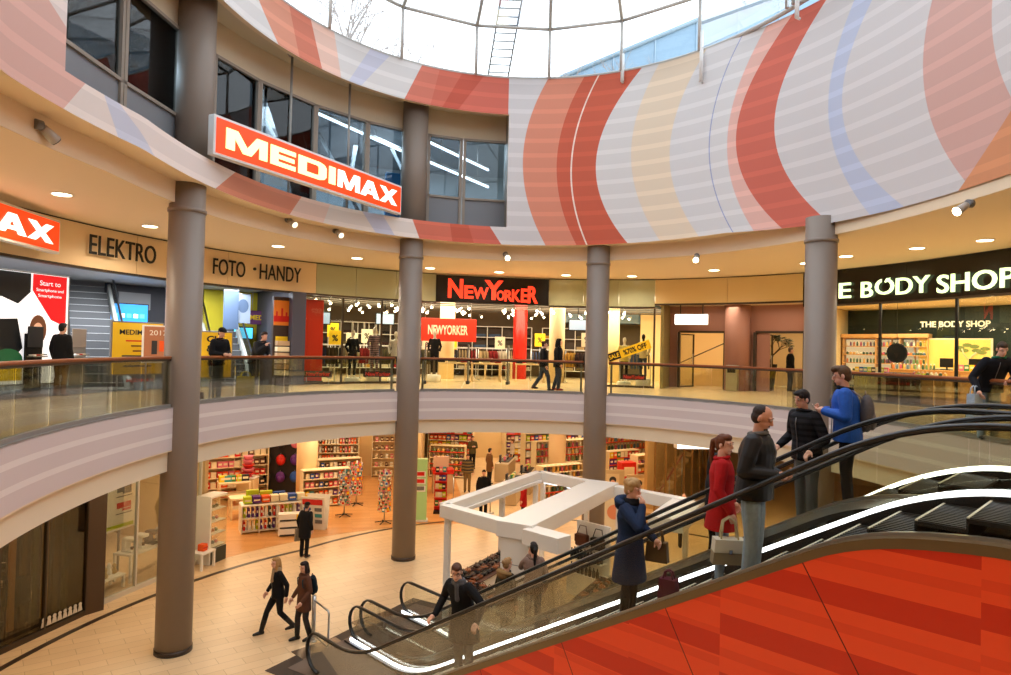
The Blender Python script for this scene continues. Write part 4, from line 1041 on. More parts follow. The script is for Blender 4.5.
def word_sign(label, p0, p1, z0, z1, words=(('MEDI', SIGNTXT), ('MAX', SIGNTX2))):
    L = math.hypot(p1[0]-p0[0], p1[1]-p0[1]); h = z1-z0
    t_ = thing('shop_sign', label, 'sign', (*p0[:2], z0), math.atan2(p1[1]-p0[1], p1[0]-p0[0]))
    m = MB(); m.rbox((L/2, .09, h/2), (L, .18, h), .015); m.build('sign_box', WHITE_METAL, t_)
    m = MB(); m.box((L/2, -.004, h/2), (L-.12, .012, h-.12)); m.build('sign_face', SIGNRED, t_)
    block_word('MEDI', (1.05, .72, .9, .22), .09, L*.045, h*.24, L*.515, h*.52, SIGNTXT, t_, -.018)
    block_word('MAX', (1.05, .98, .95), .05, L*.575, h*.24, L*.385, h*.52, SIGNTX2, t_, -.018)
    m = MB()
    for q in (.2, .8): m.box((L*q, .22, h/2), (.08, .1, .08))
    m.build('bracket', ALU, t_); return t_
q0, q1 = on_ring(213.5, 140, -.68), on_ring(401.5, 202, -.62)
word_sign('large lit orange shop sign on the painted drum under the windows', q0[0], q1[0], 10.50, 11.36)
pR, aR = shop_at(49, -.1, 230); pL = V((*ring(aR+.75, SHOP(math.degrees(aR+.75))-.1), 0))
dd = (V((pR.x, pR.y, 0))-pL).normalized(); pL = V((pR.x, pR.y, 0))-dd*8.2; 
word_sign('lit orange shop sign on the cream fascia, only its last letters in view', pL-V((dd.y, -dd.x, 0))*-.25, V((pR.x, pR.y, 0))-V((dd.y, -dd.x, 0))*-.25, LZ+.14, LZ+.92)
# --- black board with the red word
pa, pb = shop_at(436, -.06, 290)[0], shop_at(549, -.06, 290)[0]
L = math.hypot(pb.x-pa.x, pb.y-pa.y)
NY = thing('shop_sign', 'black sign board with glowing red lettering over the clothes shop', 'sign', (pa.x, pa.y, LZ-.02), math.atan2(pb.y-pa.y, pb.x-pa.x))
m = MB(); m.rbox((L/2, .1, .53), (L, .2, 1.06), .02); m.build('sign_board', mat('sign_black', (14, 12, 12), .3), NY)
GLOWRED = mat('glowing_red_letters', (255, 70, 40), .4, emit=(255, 62, 36), es=1.25)
for ch, xa, xb, za, zb in [('N', 145, 221, 165, 55), ('E', 228, 274, 166, 90), ('W', 272, 352, 166, 98), ('Y', 330, 427, 168, 55), ('O', 394, 434, 170, 112), ('R', 434, 478, 174, 108), ('K', 473, 519, 175, 103), ('E', 520, 556, 177, 96), ('R', 556, 609, 180, 80)]:
    text(ch, GLOWRED, NY, loc=(L*((xa+xb)/2-85)/583, -.025, 1.06*(190-(za+zb)/2)/155), fit=(L*(xb-xa)/583, 1.06*(za-zb)/155), depth=.03, bold=.03)
# --- cosmetics shop lettering
LIT = mat('lit_green_white_letters', (250, 255, 225), .4, emit=(226, 255, 190), es=1.6)
def arc_text(word, px0, px1, y0, y1, h, m, par, o=-.07):
    p0 = shop_at(px0, o, y0)[0]; p1 = shop_at(px1, o, y1)[0]; w_ = math.hypot(p1.x-p0.x, p1.y-p0.y); c = (p0+p1)/2
    t_ = text(word, m, par, fit=(w_, h), depth=.04, bold=.012); t_.data.transform(Matrix.Translation(c) @ Matrix.Rotation(math.atan2(p1.y-p0.y, p1.x-p0.x), 4, 'Z'))
arc_text('TH', 806, 832, 293, 291, .52, LIT, F5); arc_text('E', 839, 851, 291, 290, .50, LIT, F5); arc_text('B', 861, 873, 290, 289, .50, LIT, F5); arc_text('O', 875, 894, 287, 286, .50, LIT, F5); arc_text('DY', 896, 930, 286, 284, .50, LIT, F5); arc_text('SHOP', 937, 1016, 284, 277, .52, LIT, F5)
p, r_ = letter_face(884.5, 286, -.075); m = MB(); m.box((0, 0, .20), (.13, .06, .15)); q = m.build('letter_gap', mat('black_gloss_fascia'), F5); q.data.transform(Matrix.Translation(p) @ Matrix.Rotation(r_, 4, 'Z'))
m = MB(); m.tube([(.02, -.02, .12), (.08, -.02, .22), (.16, -.02, .24), (.12, -.02, .16), (.02, -.02, .12)], .025, 6); q = m.build('letter_leaf', LIT, F5); q.data.transform(Matrix.Translation(p) @ Matrix.Rotation(r_, 4, 'Z'))
# --- shop floors and walls
m = MB(); curved_deg(m, 205, deg(300, 0), .25, H+.002, H+.012, 9, 20); struct(m.build('floor_electronics', GREYFLOOR))
m = MB(); curved_deg(m, 205, 40, 9.0, H, CZ, .1, 60); struct(m.build('wall_back', mat('dark_shop_wall', (120, 104, 82), .8)))
m = MB(); curved_deg(m, 205, deg(297), .3, 8.62, 8.7, 8.7, 20); struct(m.build('ceiling_electronics', mat('white_metal_ceiling', (196, 196, 198), .6)))
m = MB(); curved_deg(m, deg(300), deg(655), .3, 9.0, 9.05, 8.7, 20); struct(m.build('ceiling_clothes', mat('dark_grid_ceiling', (150, 128, 98), .8)))
def radial_wall(px, o0, o1, z0, z1, m_, name='wall_divider', th=.12, py=340, a=None):
    a = a if a is not None else math.radians(deg(px, o0, py)); d = math.degrees(a)
    p0, p1 = ring(a, SHOP(d)+o0), ring(a, SHOP(d)+o1); L_ = math.hypot(p1[0]-p0[0], p1[1]-p0[1])
    q = MB(); q.box((L_/2, 0, (z0+z1)/2), (L_, th, z1-z0), M=Matrix.Translation((*p0, 0)) @ Matrix.Rotation(math.atan2(p1[1]-p0[1], p1[0]-p0[0]), 4, 'Z'))
    return struct(q.build(name, m_))
YWALL = mat('yellow_shop_wall', (206, 190, 48), .6)
DPIL = mat('slate_blue_pillar', (66, 68, 86), .5)
radial_wall(296, .35, 8.9, H, CZ, mat('slate_wall', (70, 68, 78), .6))
m = MB(); curved(m, 203, 286, 5.2, H, 8.6, .1, 8, 340); struct(m.build('wall_yellow', YWALL))
m = MB(); curved(m, 104, 200, 6.4, H, 8.6, .1, 8, 340); struct(m.build('wall_dark', mat('black_shop_wall', (60, 60, 66), .6)))
m = MB(); curved(m, 118, 150, 6.1, 7.7, 8.3, .1, 6, 320); struct(m.build('trim_13', mat('grey_bulkhead', (128, 128, 130), .6)))
# light line along the electronics shop ceiling
t_ = thing('light_line', 'cool white tube light along the electronics shop ceiling', 'lamp')
for x0, x1 in ((2, 101), (105, 168), (203, 222)): m = MB(); curved(m, x0-4, x1, .55, 8.47, 8.53, .09, 8, 290); m.build('tube', LAMPC, t_)
m = MB(); curved(m, 2, 224, .5, 8.54, 8.62, .2, 20, 290); m.build('housing', ALU, t_)
# poster light box with a portrait
def panel(name, label, cat, px, o, w_, h_, zb, m_, py=340, frame=None, th=.06, feet=True, rzo=0.0):
    p, rz = spot(px, o, GZ, py); t_ = thing(name, label, cat, p, rz+rzo)
    q = MB(); q.rbox((0, 0, zb+h_/2), (w_, th, h_), .012); q.build('board', frame or m_, t_)
    q = MB(); q.box((0, -th/2-.004, zb+h_/2), (w_-.08, .006, h_-.08)); q.build('face', m_, t_)
    if feet:
        q = MB()
        for s_ in (-1, 1): q.cyl((s_*w_*.35, 0, .02), (s_*w_*.35, 0, zb+.05), .02, n=8); q.box((s_*w_*.35, 0, .012), (.06, .4, .024))
        q.build('stand', STEEL, t_)
    return t_, -th/2-.01
def flat(t_, y, pts, m_, name='print', k=0):
    """a printed shape on the face of a panel"""
    q = MB(); n = len(pts); q.add([(x, y-.002*k, z) for x, z in pts]+[(x, y-.002*k+.0015, z) for x, z in pts], [tuple(range(n)), tuple(range(n, 2*n))[::-1]]+[(i, (i+1) % n, n+(i+1) % n, n+i) for i in range(n)]); return q.build(name, m_, t_)
def ell(cx, cz, rx, rz, n=18): return [(cx+rx*cos(2*PI*i/n), cz+rz*sin(2*PI*i/n)) for i in range(n)]
LB = mat('lightbox_white', (240, 240, 240), .4, emit=(245, 246, 250), es=.75)
LBR = mat('lightbox_red', (214, 26, 34), .4, emit=(216, 24, 30), es=.7); LBK = mat('lightbox_black', (26, 30, 36), .4)
t_, y = panel('poster_light_box', 'backlit poster with red and black shapes and a smiling woman', 'poster', 10, 1.0, 2.9, 2.75, .25, LB, 330, ALU, .16, False)
z0 = .25
flat(t_, y, [(.45, z0+2.7), (1.35, z0+2.7), (1.35, z0+1.45), (.95, z0+1.6), (.45, z0+2.3)], LBR, k=1)
flat(t_, y, [(-1.38, z0+2.7), (.40, z0+2.7), (.40, z0+2.25), (.1, z0+1.95), (-.3, z0+2.1), (-1.38, z0+2.0)], LBK, k=1)
flat(t_, y, [(-1.38, z0+1.5), (.1, z0+1.6), (.25, z0+.9), (-.1, z0+.5), (-1.38, z0+.5)], LBK, k=1)
flat(t_, y, ell(.62, z0+1.35, .22, .36), mat('poster_hair', (104, 62, 38), .5, emit=(104, 62, 38), es=.5), k=2)
flat(t_, y, ell(.62, z0+1.32, .13, .20), mat('poster_skin', (226, 176, 146), .5, emit=(226, 176, 146), es=.5), k=3)
flat(t_, y, [(.3, z0+.35), (.95, z0+.35), (.9, z0+.95), (.7, z0+1.08), (.5, z0+1.08), (.32, z0+.9)], LB, k=2)
flat(t_, y, ell(-.1, z0+.62, .36, .26), mat('poster_green', (30, 84, 50), .5, emit=(30, 84, 50), es=.5), k=2)
flat(t_, y, [(-1.0, z0+.12), (.25, z0+.12), (.25, z0+.42), (-1.0, z0+.36)], mat('poster_yellow', (240, 200, 40), .5, emit=(240, 200, 40), es=.5), k=3)
text('Start to', LB, t_, loc=(.9, y-.008, z0+2.5), fit=(.55, .12), depth=.004); text('Smartphone und', LB, t_, loc=(.9, y-.008, z0+2.32), fit=(.72, .1), depth=.004); text('Smartphone', LB, t_, loc=(.9, y-.008, z0+2.18), fit=(.62, .1), depth=.004)
# small display pillar with tablets beside the poster
for px, o, lab in ((33, .7, 'slim black tablet stand with brochures in front of the lit poster'), (77, 1.2, 'grey demo stand with a small framed picture behind the man in tan trousers')):
    p, rz = spot(px, o, GZ, 380); t_ = thing('demo_stand', lab, 'stand', p, rz)
    m = MB(); m.rbox((0, 0, .02), (.5, .4, .04), .01); m.build('foot', GREYP, t_)
    m = MB(); m.rbox((0, .03, .75), (.42, .06, 1.5), .01); m.build('post', BLACK if px < 50 else ALU, t_)
    m = MB(); m.rbox((0, -.03, 1.42), (.38, .03, .5), .01); m.build('screen', DARK if px < 50 else mat('photo_grey', (150, 140, 132)), t_)
    m = MB(); m.rbox((0, -.12, .95), (.36, .22, .03), .005); m.build('shelf', ALU, t_)
    for k in range(4): q = MB(); q.box((-.13+.09*k, -.13, .985+.004*k), (.08, .15, .03)); tag(q.build('brochure', [WHITE, RED, CREAMP, GREYP][k]), '%s brochure on the %s' % (['white', 'red', 'cream', 'grey'][k], 'tablet stand' if px < 50 else 'grey demo stand'), 'brochure', 'brochures on the demo stands').matrix_world = Matrix.Translation(p) @ Matrix.Rotation(rz, 4, 'Z')
t_, y = panel('roll_up_banner', 'narrow red and white banner by the inner escalator', 'banner', 50, 2.2, .62, 1.9, .05, mat('banner_white', (228, 226, 226)), 350)
flat(t_, y, [(-.26, .8), (.26, .8), (.26, 1.85), (-.26, 1.85)], RED, k=1); text('Service', WHITE, t_, loc=(0, y-.01, 1.35), fit=(.3, .12), depth=.004, ry=PI/2)
# inner escalators climbing away from the atrium
def inner_escalator(label, px, o, turn, w_=1.0, rise=4.6, py=378):
    p, rz = spot(px, o, GZ, py); t_ = thing('escalator', label, 'escalator', p, rz+turn)
    run = rise/T30
    for s_ in (-1, 1):
        x = s_*w_*.62
        m = MB(); m.add([(x-.05, .2, 0), (x-.05, 1.2, 0), (x-.05, 1.2+run, rise), (x-.05, 1.2+run, rise+.35), (x-.05, 1.1, .35), (x-.05, .2, .2), (x+.05, .2, 0), (x+.05, 1.2, 0), (x+.05, 1.2+run, rise), (x+.05, 1.2+run, rise+.35), (x+.05, 1.1, .35), (x+.05, .2, .2)], [tuple(range(6)), tuple(range(6, 12))[::-1]]+[(i, (i+1) % 6, 6+(i+1) % 6, 6+i) for i in range(6)]); m.build('side_panel', mat('grey_cladding', (186, 190, 188), .4), t_)
        m = MB(); m.add([(x, .1, .25), (x, 1.1, .35), (x, 1.1+run, rise+.35), (x, 1.1+run, rise+1.0), (x, .9, .95), (x, .1, .9)], [tuple(range(6))]); m.build('glass_pane', GLS_ESC, t_)
        m = MB(); m.tube([(x, .25, .12), (x, .02, .3), (x, -.06, .58), (x, .08, .86), (x, .4, .97), (x, 1.0, 1.02), (x, 1.0+run, rise+1.02)], .035, 8); m.build('handrail', RUBBER, t_)
    for k in range(int(run/.42)):
        y_ = 1.1+.42*k; z_ = .21*k+.06*(T30/.5); z_ = (y_-1.1)*T30+.02
        m = MB(); m.box((0, y_+.21, z_+.1), (w_*1.1, .42, .04)); m.box((0, y_, z_-.02), (w_*1.1, .03, .22)); s2 = m.build('step', mat('inner_tread', (84, 86, 90), .5), t_)
        m = MB(); m.box((0, y_+.005, z_+.122), (w_*1.1, .05, .02)); m.build('step_edge', mat('pale_edge', (176, 178, 180), .5), s2)
    m = MB(); m.box((0, .5, .012), (w_*1.1, 1.2, .024)); m.build('landing_plate', STEEL, t_)
    return t_
inner_escalator('escalator inside the electronics shop climbing away beside the lit poster', 104, 1.0, -.43, 1.15, 3.4)
inner_escalator('second escalator inside the electronics shop half behind the first column', 238, 1.0, -.2, 1.0, 3.4)
# screens, boards and easel
SCR = mat('blue_screen', (40, 130, 220), .3, emit=(50, 150, 240), es=1.0); SCR2 = mat('cyan_screen', (90, 200, 240), .3, emit=(90, 205, 245), es=1.1)
for k, (py, m_, lab) in enumerate(((313, SCR, 'upper blue screen on the dark wall of the electronics shop'), (331, SCR2, 'lower pale blue screen on the dark wall of the electronics shop'))):
    p, rz = spot(129, 5.6, GZ, py); zc = shop_at(129, 5.6, py)[0].z
    t_ = thing('television', lab, 'television', (p.x, p.y, zc), rz)
    m = MB(); m.rbox((0, 0, 0), (1.32, .08, .70 if k == 0 else .5), .02); m.build('bezel', BLACK, t_)
    m = MB(); m.box((0, -.042, 0), (1.24, .006, .62 if k == 0 else .42)); m.build('screen', m_, t_)
    for j in range(5): m = MB(); m.box((-.45+.22*j, -.047, -.1), (.15, .004, .14)); m.build('screen_tile', LB if j % 2 else SCR2, t_)
    m = MB(); m.box((0, .4, 0), (.12, .8, .12)); m.build('wall_bracket', BLACK, t_)
t_, y = panel('notice_board', 'grey and yellow board with black headline standing behind the railing', 'board', 137, .35, 1.5, 1.5, .42, mat('board_yellow', (228, 188, 34), .5), 350, mat('board_grey', (120, 116, 116), .5), .08)
text('MEDIMAX', BLACK, t_, loc=(-.05, y-.004, 1.62), fit=(.95, .14), depth=.004, bold=.02)
for k, (w_, c_) in enumerate(((.7, RED), (.4, BROWN), (.3, BROWN), (.9, DARK), (1.0, DARK), (.8, DARK))): flat(t_, y, [(-w_/2, 1.36-.14*k), (w_/2, 1.36-.14*k), (w_/2, 1.40-.14*k), (-w_/2, 1.40-.14*k)], c_, 'print_line', 1)
text('MEDIMAX', RED, t_, loc=(.1, y-.004, .28), fit=(.8, .1), depth=.004, bold=.02)
t_, y = panel('easel_poster', 'white framed easel poster with a brown print beside the first column', 'poster', 157, -.2, .86, 1.05, .78, mat('poster_brown', (176, 118, 88), .5), 350, WHITE, .05)
text('2017', WHITE, t_, loc=(0, y-.004, 1.62), fit=(.5, .14), depth=.004); flat(t_, y, [(-.18, 1.02), (-.02, 1.02), (-.02, 1.4), (-.18, 1.4)], DARK, k=1); flat(t_, y, [(.04, 1.1), (.3, 1.1), (.3, 1.4), (.04, 1.4)], ORANGE, k=1)
t_, y = panel('notice_board', 'yellow board with two bold black letters behind the man in the cap', 'board', 212, .6, 1.3, 1.5, .25, mat('board_yellow'), 355, mat('board_grey'), .08)
text('CL', BLACK, t_, loc=(0, y-.004, 1.5), fit=(.4, .2), depth=.004, bold=.03); text('&', BLACK, t_, loc=(-.1, y-.004, 1.2), fit=(.2, .2), depth=.004, bold=.03)
p, rz = spot(265, 4.6, GZ, 318); zc = shop_at(265, 4.6, 318)[0].z
t_ = thing('shop_sign', 'small purple sign hanging before the yellow wall', 'sign', (p.x, p.y, zc), rz)
m = MB(); m.rbox((0, 0, 0), (1.35, .06, .55), .01); m.build('sign_board', mat('sign_purple', (110, 60, 110), .5), t_); text('MEDI', YELLOW, t_, loc=(-.3, -.035, 0), fit=(.58, .2), depth=.006, bold=.03); text('MAX', WHITE, t_, loc=(.33, -.035, 0), fit=(.52, .2), depth=.006, bold=.03)
m = MB()
for s_ in (-.5, .5): m.cyl((s_, 0, .27), (s_, 0, 8.62-zc), .01, n=6)
m.build('hanger', STEEL, t_)
for k, (px, w_, zb, zt, m_, lab) in enumerate(((231, .55, 7.05, 8.5, mat('banner_blue_grey', (84, 104, 134), .6), 'blue grey hanging banner by the yellow wall'), (243, .55, 7.3, 8.4, mat('banner_pale', (150, 164, 182), .6), 'pale grey hanging banner with a round print by the yellow wall'))):
    p, rz = spot(px, 3.6, 0, 310); t_ = thing('hanging_banner', lab, 'banner', p, rz)
    m = MB(); m.box((0, 0, (zb+zt)/2), (w_, .012, zt-zb)); m.build('cloth', m_, t_); m = MB(); m.cyl((-w_/2, 0, zt), (w_/2, 0, zt), .018, n=8); m.build('rod', STEEL, t_)
    m = MB(); m.cyl((-.2, 0, zt), (-.2, 0, 8.62), .006, n=6); m.cyl((.2, 0, zt), (.2, 0, 8.62), .006, n=6); m.build('cord', STEEL, t_)
    if k: flat(t_, -.01, ell(0, 7.95, .2, .26), mat('banner_blue_grey'), k=1)
p, rz = spot(243, 4.9, GZ, 333); zc = shop_at(243, 4.9, 333)[0].z
t_ = thing('television', 'small pale blue screen below the hanging banners', 'television', (p.x, p.y, zc), rz); m = MB(); m.rbox((0, 0, 0), (.8, .08, .5), .02); m.build('bezel', BLACK, t_); m = MB(); m.box((0, -.043, 0), (.72, .006, .42)); m.build('screen', SCR2, t_); m = MB(); m.box((0, .15, 0), (.1, .3, .1)); m.build('wall_bracket', BLACK, t_)
# slate pillar and the narrow brown display tower
p, rz = spot(296, -.12, GZ, 350); m = MB(); m.box((0, 0, (LZ-H)/2), (.46, .46, LZ-H-.06), M=Matrix.Translation(p) @ Matrix.Rotation(rz, 4, 'Z')); struct(m.build('column_slate', DPIL))
p, rz = spot(281, .1, GZ, 350); t_ = thing('display_tower', 'narrow dark display tower with a red city poster beside the slate pillar', 'display', p, rz)
m = MB(); m.rbox((0, .12, 1.5), (.56, .2, 3.0), .02); m.build('tower_body', mat('tower_brown', (62, 46, 40), .5), t_)
m = MB(); m.box((0, .01, 2.45), (.56, .02, .85)); m.build('poster', mat('tower_orange', (226, 130, 40), .5), t_)
m = MB(); m.box((0, -.002, 2.25), (.56, .012, .2)); [m.box((x, -.002, 2.4), (.06, .012, hh_)) for x, hh_ in ((-.18, .2), (0, .42), (.15, .16))]; m.build('skyline_print', RED, t_)
m = MB(); m.box((0, -.02, 1.55), (.4, .05, .2)); m.build('tower_label', YELLOW, t_)
for k in range(6): q = MB(); q.rbox((0, -.11, .42+.20*k), (.42, .26, .16), .01); q2 = tag(q.build('carton_box', [CREAMP, mat('kraft', (190, 160, 128), .6)][k % 2]), '%s box %s in the column of boxes on the dark display tower' % (['cream', 'kraft brown'][k % 2], ['lowest', 'second from below', 'third from below', 'fourth from below', 'fifth from below', 'topmost'][k]), 'box', 'boxes on the display tower'); q2.matrix_world = Matrix.Translation(p) @ Matrix.Rotation(rz, 4, 'Z')
m = MB(); m.rbox((0, -.11, .17), (.5, .3, .34), .01); m.build('plinth', mat('tower_brown'), t_)
# ---------------------------------------------------------------- clothes shop
NB = mat('shop_cream_column', (232, 212, 168), .6)
for px, o in ((557, 2.4), (612, 4.2), (447, 4.0)):
    p, rz = spot(px, o, GZ, 340); m = MB(); m.cyl(p, (p.x, p.y, 9.0), .34, n=28); struct(m.build('column_shop', NB))
p, rz = spot(520, 5.2, GZ, 340); m = MB(); m.cyl(p, (p.x, p.y, 9.0), .33, n=28); struct(m.build('column_red', RED))
# side wall in red on the left, frames of the shop windows
p0, rz = spot(309, .6, GZ, 330); t_ = thing('wall_panel', 'tall red panel at the left edge of the clothes shop', 'panel', p0, rz)
m = MB(); m.rbox((0, 0, 1.55), (1.0, .1, 2.95), .01); m.build('board', mat('red_panel', (222, 52, 24), .45), t_); m = MB(); m.box((0, 0, .05), (1.04, .2, .1)); m.build('plinth', DARK, t_)
def shop_window(label, px0, px1, n, o=.05, zt=LZ-.08):
    t_ = thing('shop_window', label, 'window')
    a0, a1 = deg(px0, o, 345), deg(px1, o, 345)
    for k in range(n):
        b0, b1 = a0+(a1-a0)*k/n, a0+(a1-a0)*(k+1)/n
        m = MB(); m.slab(arc(b0, b1, 3, lambda d: SHOP(d)+o), arc(b0, b1, 3, lambda d: SHOP(d)+o+.012), H+.06, zt); m.build('pane', GLS, t_)
    for k in range(n+1):
        d = a0+(a1-a0)*k/n; q = ring(rad(d), SHOP(d)+o); m = MB(); m.box((*q, (H+zt)/2), (.07, .07, zt-H), rad(d)); m.build('mullion', mat('bronze_frame', (74, 62, 48), .4, metal=.4), t_)
    m = MB(); m.slab(arc(a0, a1, 10, lambda d: SHOP(d)+o-.03), arc(a0, a1, 10, lambda d: SHOP(d)+o+.05), H, H+.08); m.build('sill', mat('bronze_frame'), t_)
    return t_
shop_window('glazed front of the clothes shop left of the entrance', 303, 420, 3)
shop_window('glazed front of the clothes shop with the yellow sale banner', 606, 654, 1)
# ceiling pipes and spot lamps of the clothes shop
for k in range(7):
    o = .9+1.1*k; m = MB(); m.tube([ring(rad(a), SHOP(a)+o, 8.42) for a in [deg(302)-4-(deg(302)-deg(652)-4)*j/12 for j in range(13)]], .03, 6)
    t_ = tag(m.build('ceiling_rail', mat('rail_grey', (96, 88, 76), .5)), 'dark lighting rail under the clothes shop ceiling, %s from the front' % ['first', 'second', 'third', 'fourth', 'fifth', 'sixth', 'seventh'][k], 'rail', 'lighting rails in the clothes shop')
SPOT = mat('spot_bulb', (255, 244, 220), emit=(255, 236, 196), es=14)
proto = thing('spot_lamp', 'small bright spot lamp on the rails of the clothes shop', 'lamp', (0, 0, 0), 0, 'spot lamps in the clothes shop')
m = MB(); m.cyl((0, 0, .25), (0, -.02, .12), .012, n=6); m.build('stem', BLACK, proto); m = MB(); m.cyl((0, .05, .13), (0, -.1, .03), .05, .06, 10); m.build('housing', WHITE_METAL, proto)
m = MB(); m.cyl((0, -.1, .03), (0, -.115, .02), .052, .052, 10); m.build('bulb', SPOT, proto)
first = True
for k in range(7):
    for j in range(9):
        px = 316+38*j+RND.uniform(-14, 14)
        if px > 648: continue
        o = .9+1.1*k; p, rz = spot(px, o, 8.14, 312)
        if first: proto.location = p; proto.rotation_euler = (0, 0, rz); first = False
        else: dup(proto, p, rz+RND.uniform(-.8, .8))
# mannequins
MANQ = mat('mannequin_white', (224, 214, 198), .4)
def mannequin(label, px, o, top, bottom, h=1.85, plinth=.2, skin_=None, py=370):
    p, rz = spot(px, o, GZ, py); t_ = thing('mannequin', label, 'mannequin', p, rz+RND.uniform(-.4, .4))
    b = MB(); loft(b, [(V((0, 0, z)), rx, ry) for z, rx, ry in ((.86, .14, .1), (.95, .16, .11), (1.1, .12, .09), (1.3, .16, .11), (1.42, .17, .08), (1.48, .06, .05))]); limb(b, [(V((0, 0, 1.45)), .05), (V((0, 0, 1.58)), .05)]); b.sphere((0, -.01, 1.68), 1, (.075, .095, .12))
    for s_ in (-1, 1): limb(b, [(V((s_*.17, 0, 1.42)), .045), (V((s_*.25, .04, 1.16)), .036), (V((s_*.22, -.1, .93)), .026)]); limb(b, [(V((s_*.08, 0, .9)), .08), (V((s_*.1, -.02, .5)), .05), (V((s_*.1, .02, .06)), .032)]); limb(b, [(V((s_*.1, .02, .04)), .035), (V((s_*.1, -.12, .03)), .025)])
    for v in b.v: v.z += plinth
    link_mesh('figure', remesh(b, .018, 2, 'figure'), skin_ or MANQ, t_)
    c = MB(); loft(c, [(V((0, 0, z)), rx, ry) for z, rx, ry in ((.82, .18, .13), (1.0, .17, .12), (1.1, .15, .11), (1.3, .18, .125), (1.42, .185, .1), (1.46, .09, .07))])
    for s_ in (-1, 1): limb(c, [(V((s_*.17, 0, 1.42)), .06), (V((s_*.25, .04, 1.16)), .05), (V((s_*.225, -.08, .97)), .045)])
    for v in c.v: v.z += plinth
    link_mesh('jacket', remesh(c, .02, 2, 'jacket'), top, t_)
    c = MB(); loft(c, [(V((0, 0, .8)), .12, .09), (V((0, 0, .9)), .17, .12), (V((0, 0, 1.0)), .15, .11)])
    for s_ in (-1, 1): limb(c, [(V((s_*.08, 0, .9)), .09), (V((s_*.1, -.02, .5)), .062), (V((s_*.1, .02, .12)), .05)])
    for v in c.v: v.z += plinth
    link_mesh('trousers', remesh(c, .02, 2, 'trousers'), bottom, t_)
    c = MB(); c.lathe([(.28, 0), (.28, plinth-.03), (.26, plinth)], n=24); c.build('plinth', WHITE, t_)
    return t_
FLOR = stripes('patterned_dress', (150, 120, 124), (70, 66, 74), 14)
mannequin('mannequin in a black jacket over a pale pink top in the left shop window', 352, .55, BLK, BLK)
mannequin('mannequin in a patterned grey dress in the left shop window', 374, .7, FLOR, FLOR, plinth=.35)
mannequin('mannequin in a white top beside the second column', 395, .7, fabric('white_cloth', (222, 214, 202)), BLK)
mannequin('mannequin in a black jacket in front of the red banner', 434, 1.0, BLK, BLK, plinth=.3)
mannequin('white mannequin with yellow top behind the sale banner', 624, .7, fabric('yellow_top', (226, 206, 120)), BLK)
mannequin('mannequin with blue jeans behind the sale banner', 643, .75, fabric('pale_top', (212, 196, 150)), DENIM, plinth=.35, skin_=BLACK)
# red banner with the shop's word
p, rz = spot(448, 3.0, GZ, 330); zc = shop_at(448, 3.0, 330)[0].z
t_ = thing('banner', 'red banner with pale lettering inside the clothes shop entrance', 'banner', (p.x, p.y, zc), rz); m = MB(); m.rbox((0, 0, 0), (2.5, .05, 1.0), .01); m.build('board', mat('banner_red', (220, 50, 28), .5, emit=(200, 36, 18), es=.25), t_); text('NEWYORKER', CREAMP, t_, loc=(0, -.03, 0), fit=(1.75, .42), depth=.006, bold=.03)
m = MB(); [m.cyl((s_, 0, .48), (s_, 0, 9.0-zc), .012, n=6) for s_ in (-1, 1)]; m.build('hanger', STEEL, t_)
# yellow sale banner across the right window
p, rz = spot(629, -.02, GZ, 351); zc = shop_at(629, -.02, 351)[0].z
t_ = thing('sale_banner', 'slanting yellow and black sale banner on the shop window', 'banner', (p.x, p.y, zc), rz); t_.rotation_euler = (0, -.36, rz)
m = MB(); m.rbox((.0, 0, 0), (1.75, .02, .36), .004); m.build('strip', YELLOW, t_); m = MB(); m.box((-.62, -.012, 0), (.5, .006, .32)); m.build('black_field', BLACK, t_)
text('SALE', YELLOW, t_, loc=(-.62, -.018, 0), fit=(.42, .17), depth=.004, bold=.02); text('%70% OFF', BLACK, t_, loc=(.25, -.014, 0), fit=(.95, .22), depth=.004, bold=.03)
# small red sale plates on the window feet
for px, py, w_, lab in ((318, 374, 1.0, 'red sale plate low in the left shop window'), (378, 374, 1.1, 'red sale plate below the patterned mannequin'), (634, 377, .95, 'red sale plate below the slanting sale banner')):
    p, a_ = shop_at(px, .0, py); t_ = thing('sale_plate', lab, 'sign', (p.x, p.y, p.z), facing(p)); m = MB(); m.rbox((0, 0, 0), (w_, .03, .22), .01); m.build('plate', BLACK if False else mat('plate_dark', (40, 24, 22), .5), t_); text('NewYorker', RED, t_, loc=(0, -.02, 0), fit=(w_*.85, .15), depth=.006, bold=.02)
    m = MB(); [m.cyl((s_*w_*.4, .02, -.1), (s_*w_*.4, .02, H-p.z), .012, n=6) for s_ in (-1, 1)]; m.build('stand', STEEL, t_)
# security gates in the entrance
for px, lab in ((468, 'left security gate at the clothes shop entrance'), (508, 'right security gate at the clothes shop entrance'), (425, 'security gate next to the second column')):
    p, rz = spot(px, -.1, GZ, 375); t_ = thing('security_gate', lab, 'gate', p, rz+PI/2*.9); m = MB(); m.rbox((0, 0, .06), (.6, .12, .12), .02); m.build('base', DARK, t_); m = MB(); m.rbox((0, 0, .82), (.5, .05, 1.45), .02); m.build('antenna_panel', mat('gate_grey', (96, 98, 96), .4), t_); m = MB(); m.rbox((0, 0, 1.1), (.3, .06, .5), .02); m.build('gate_print', WHITE, t_)
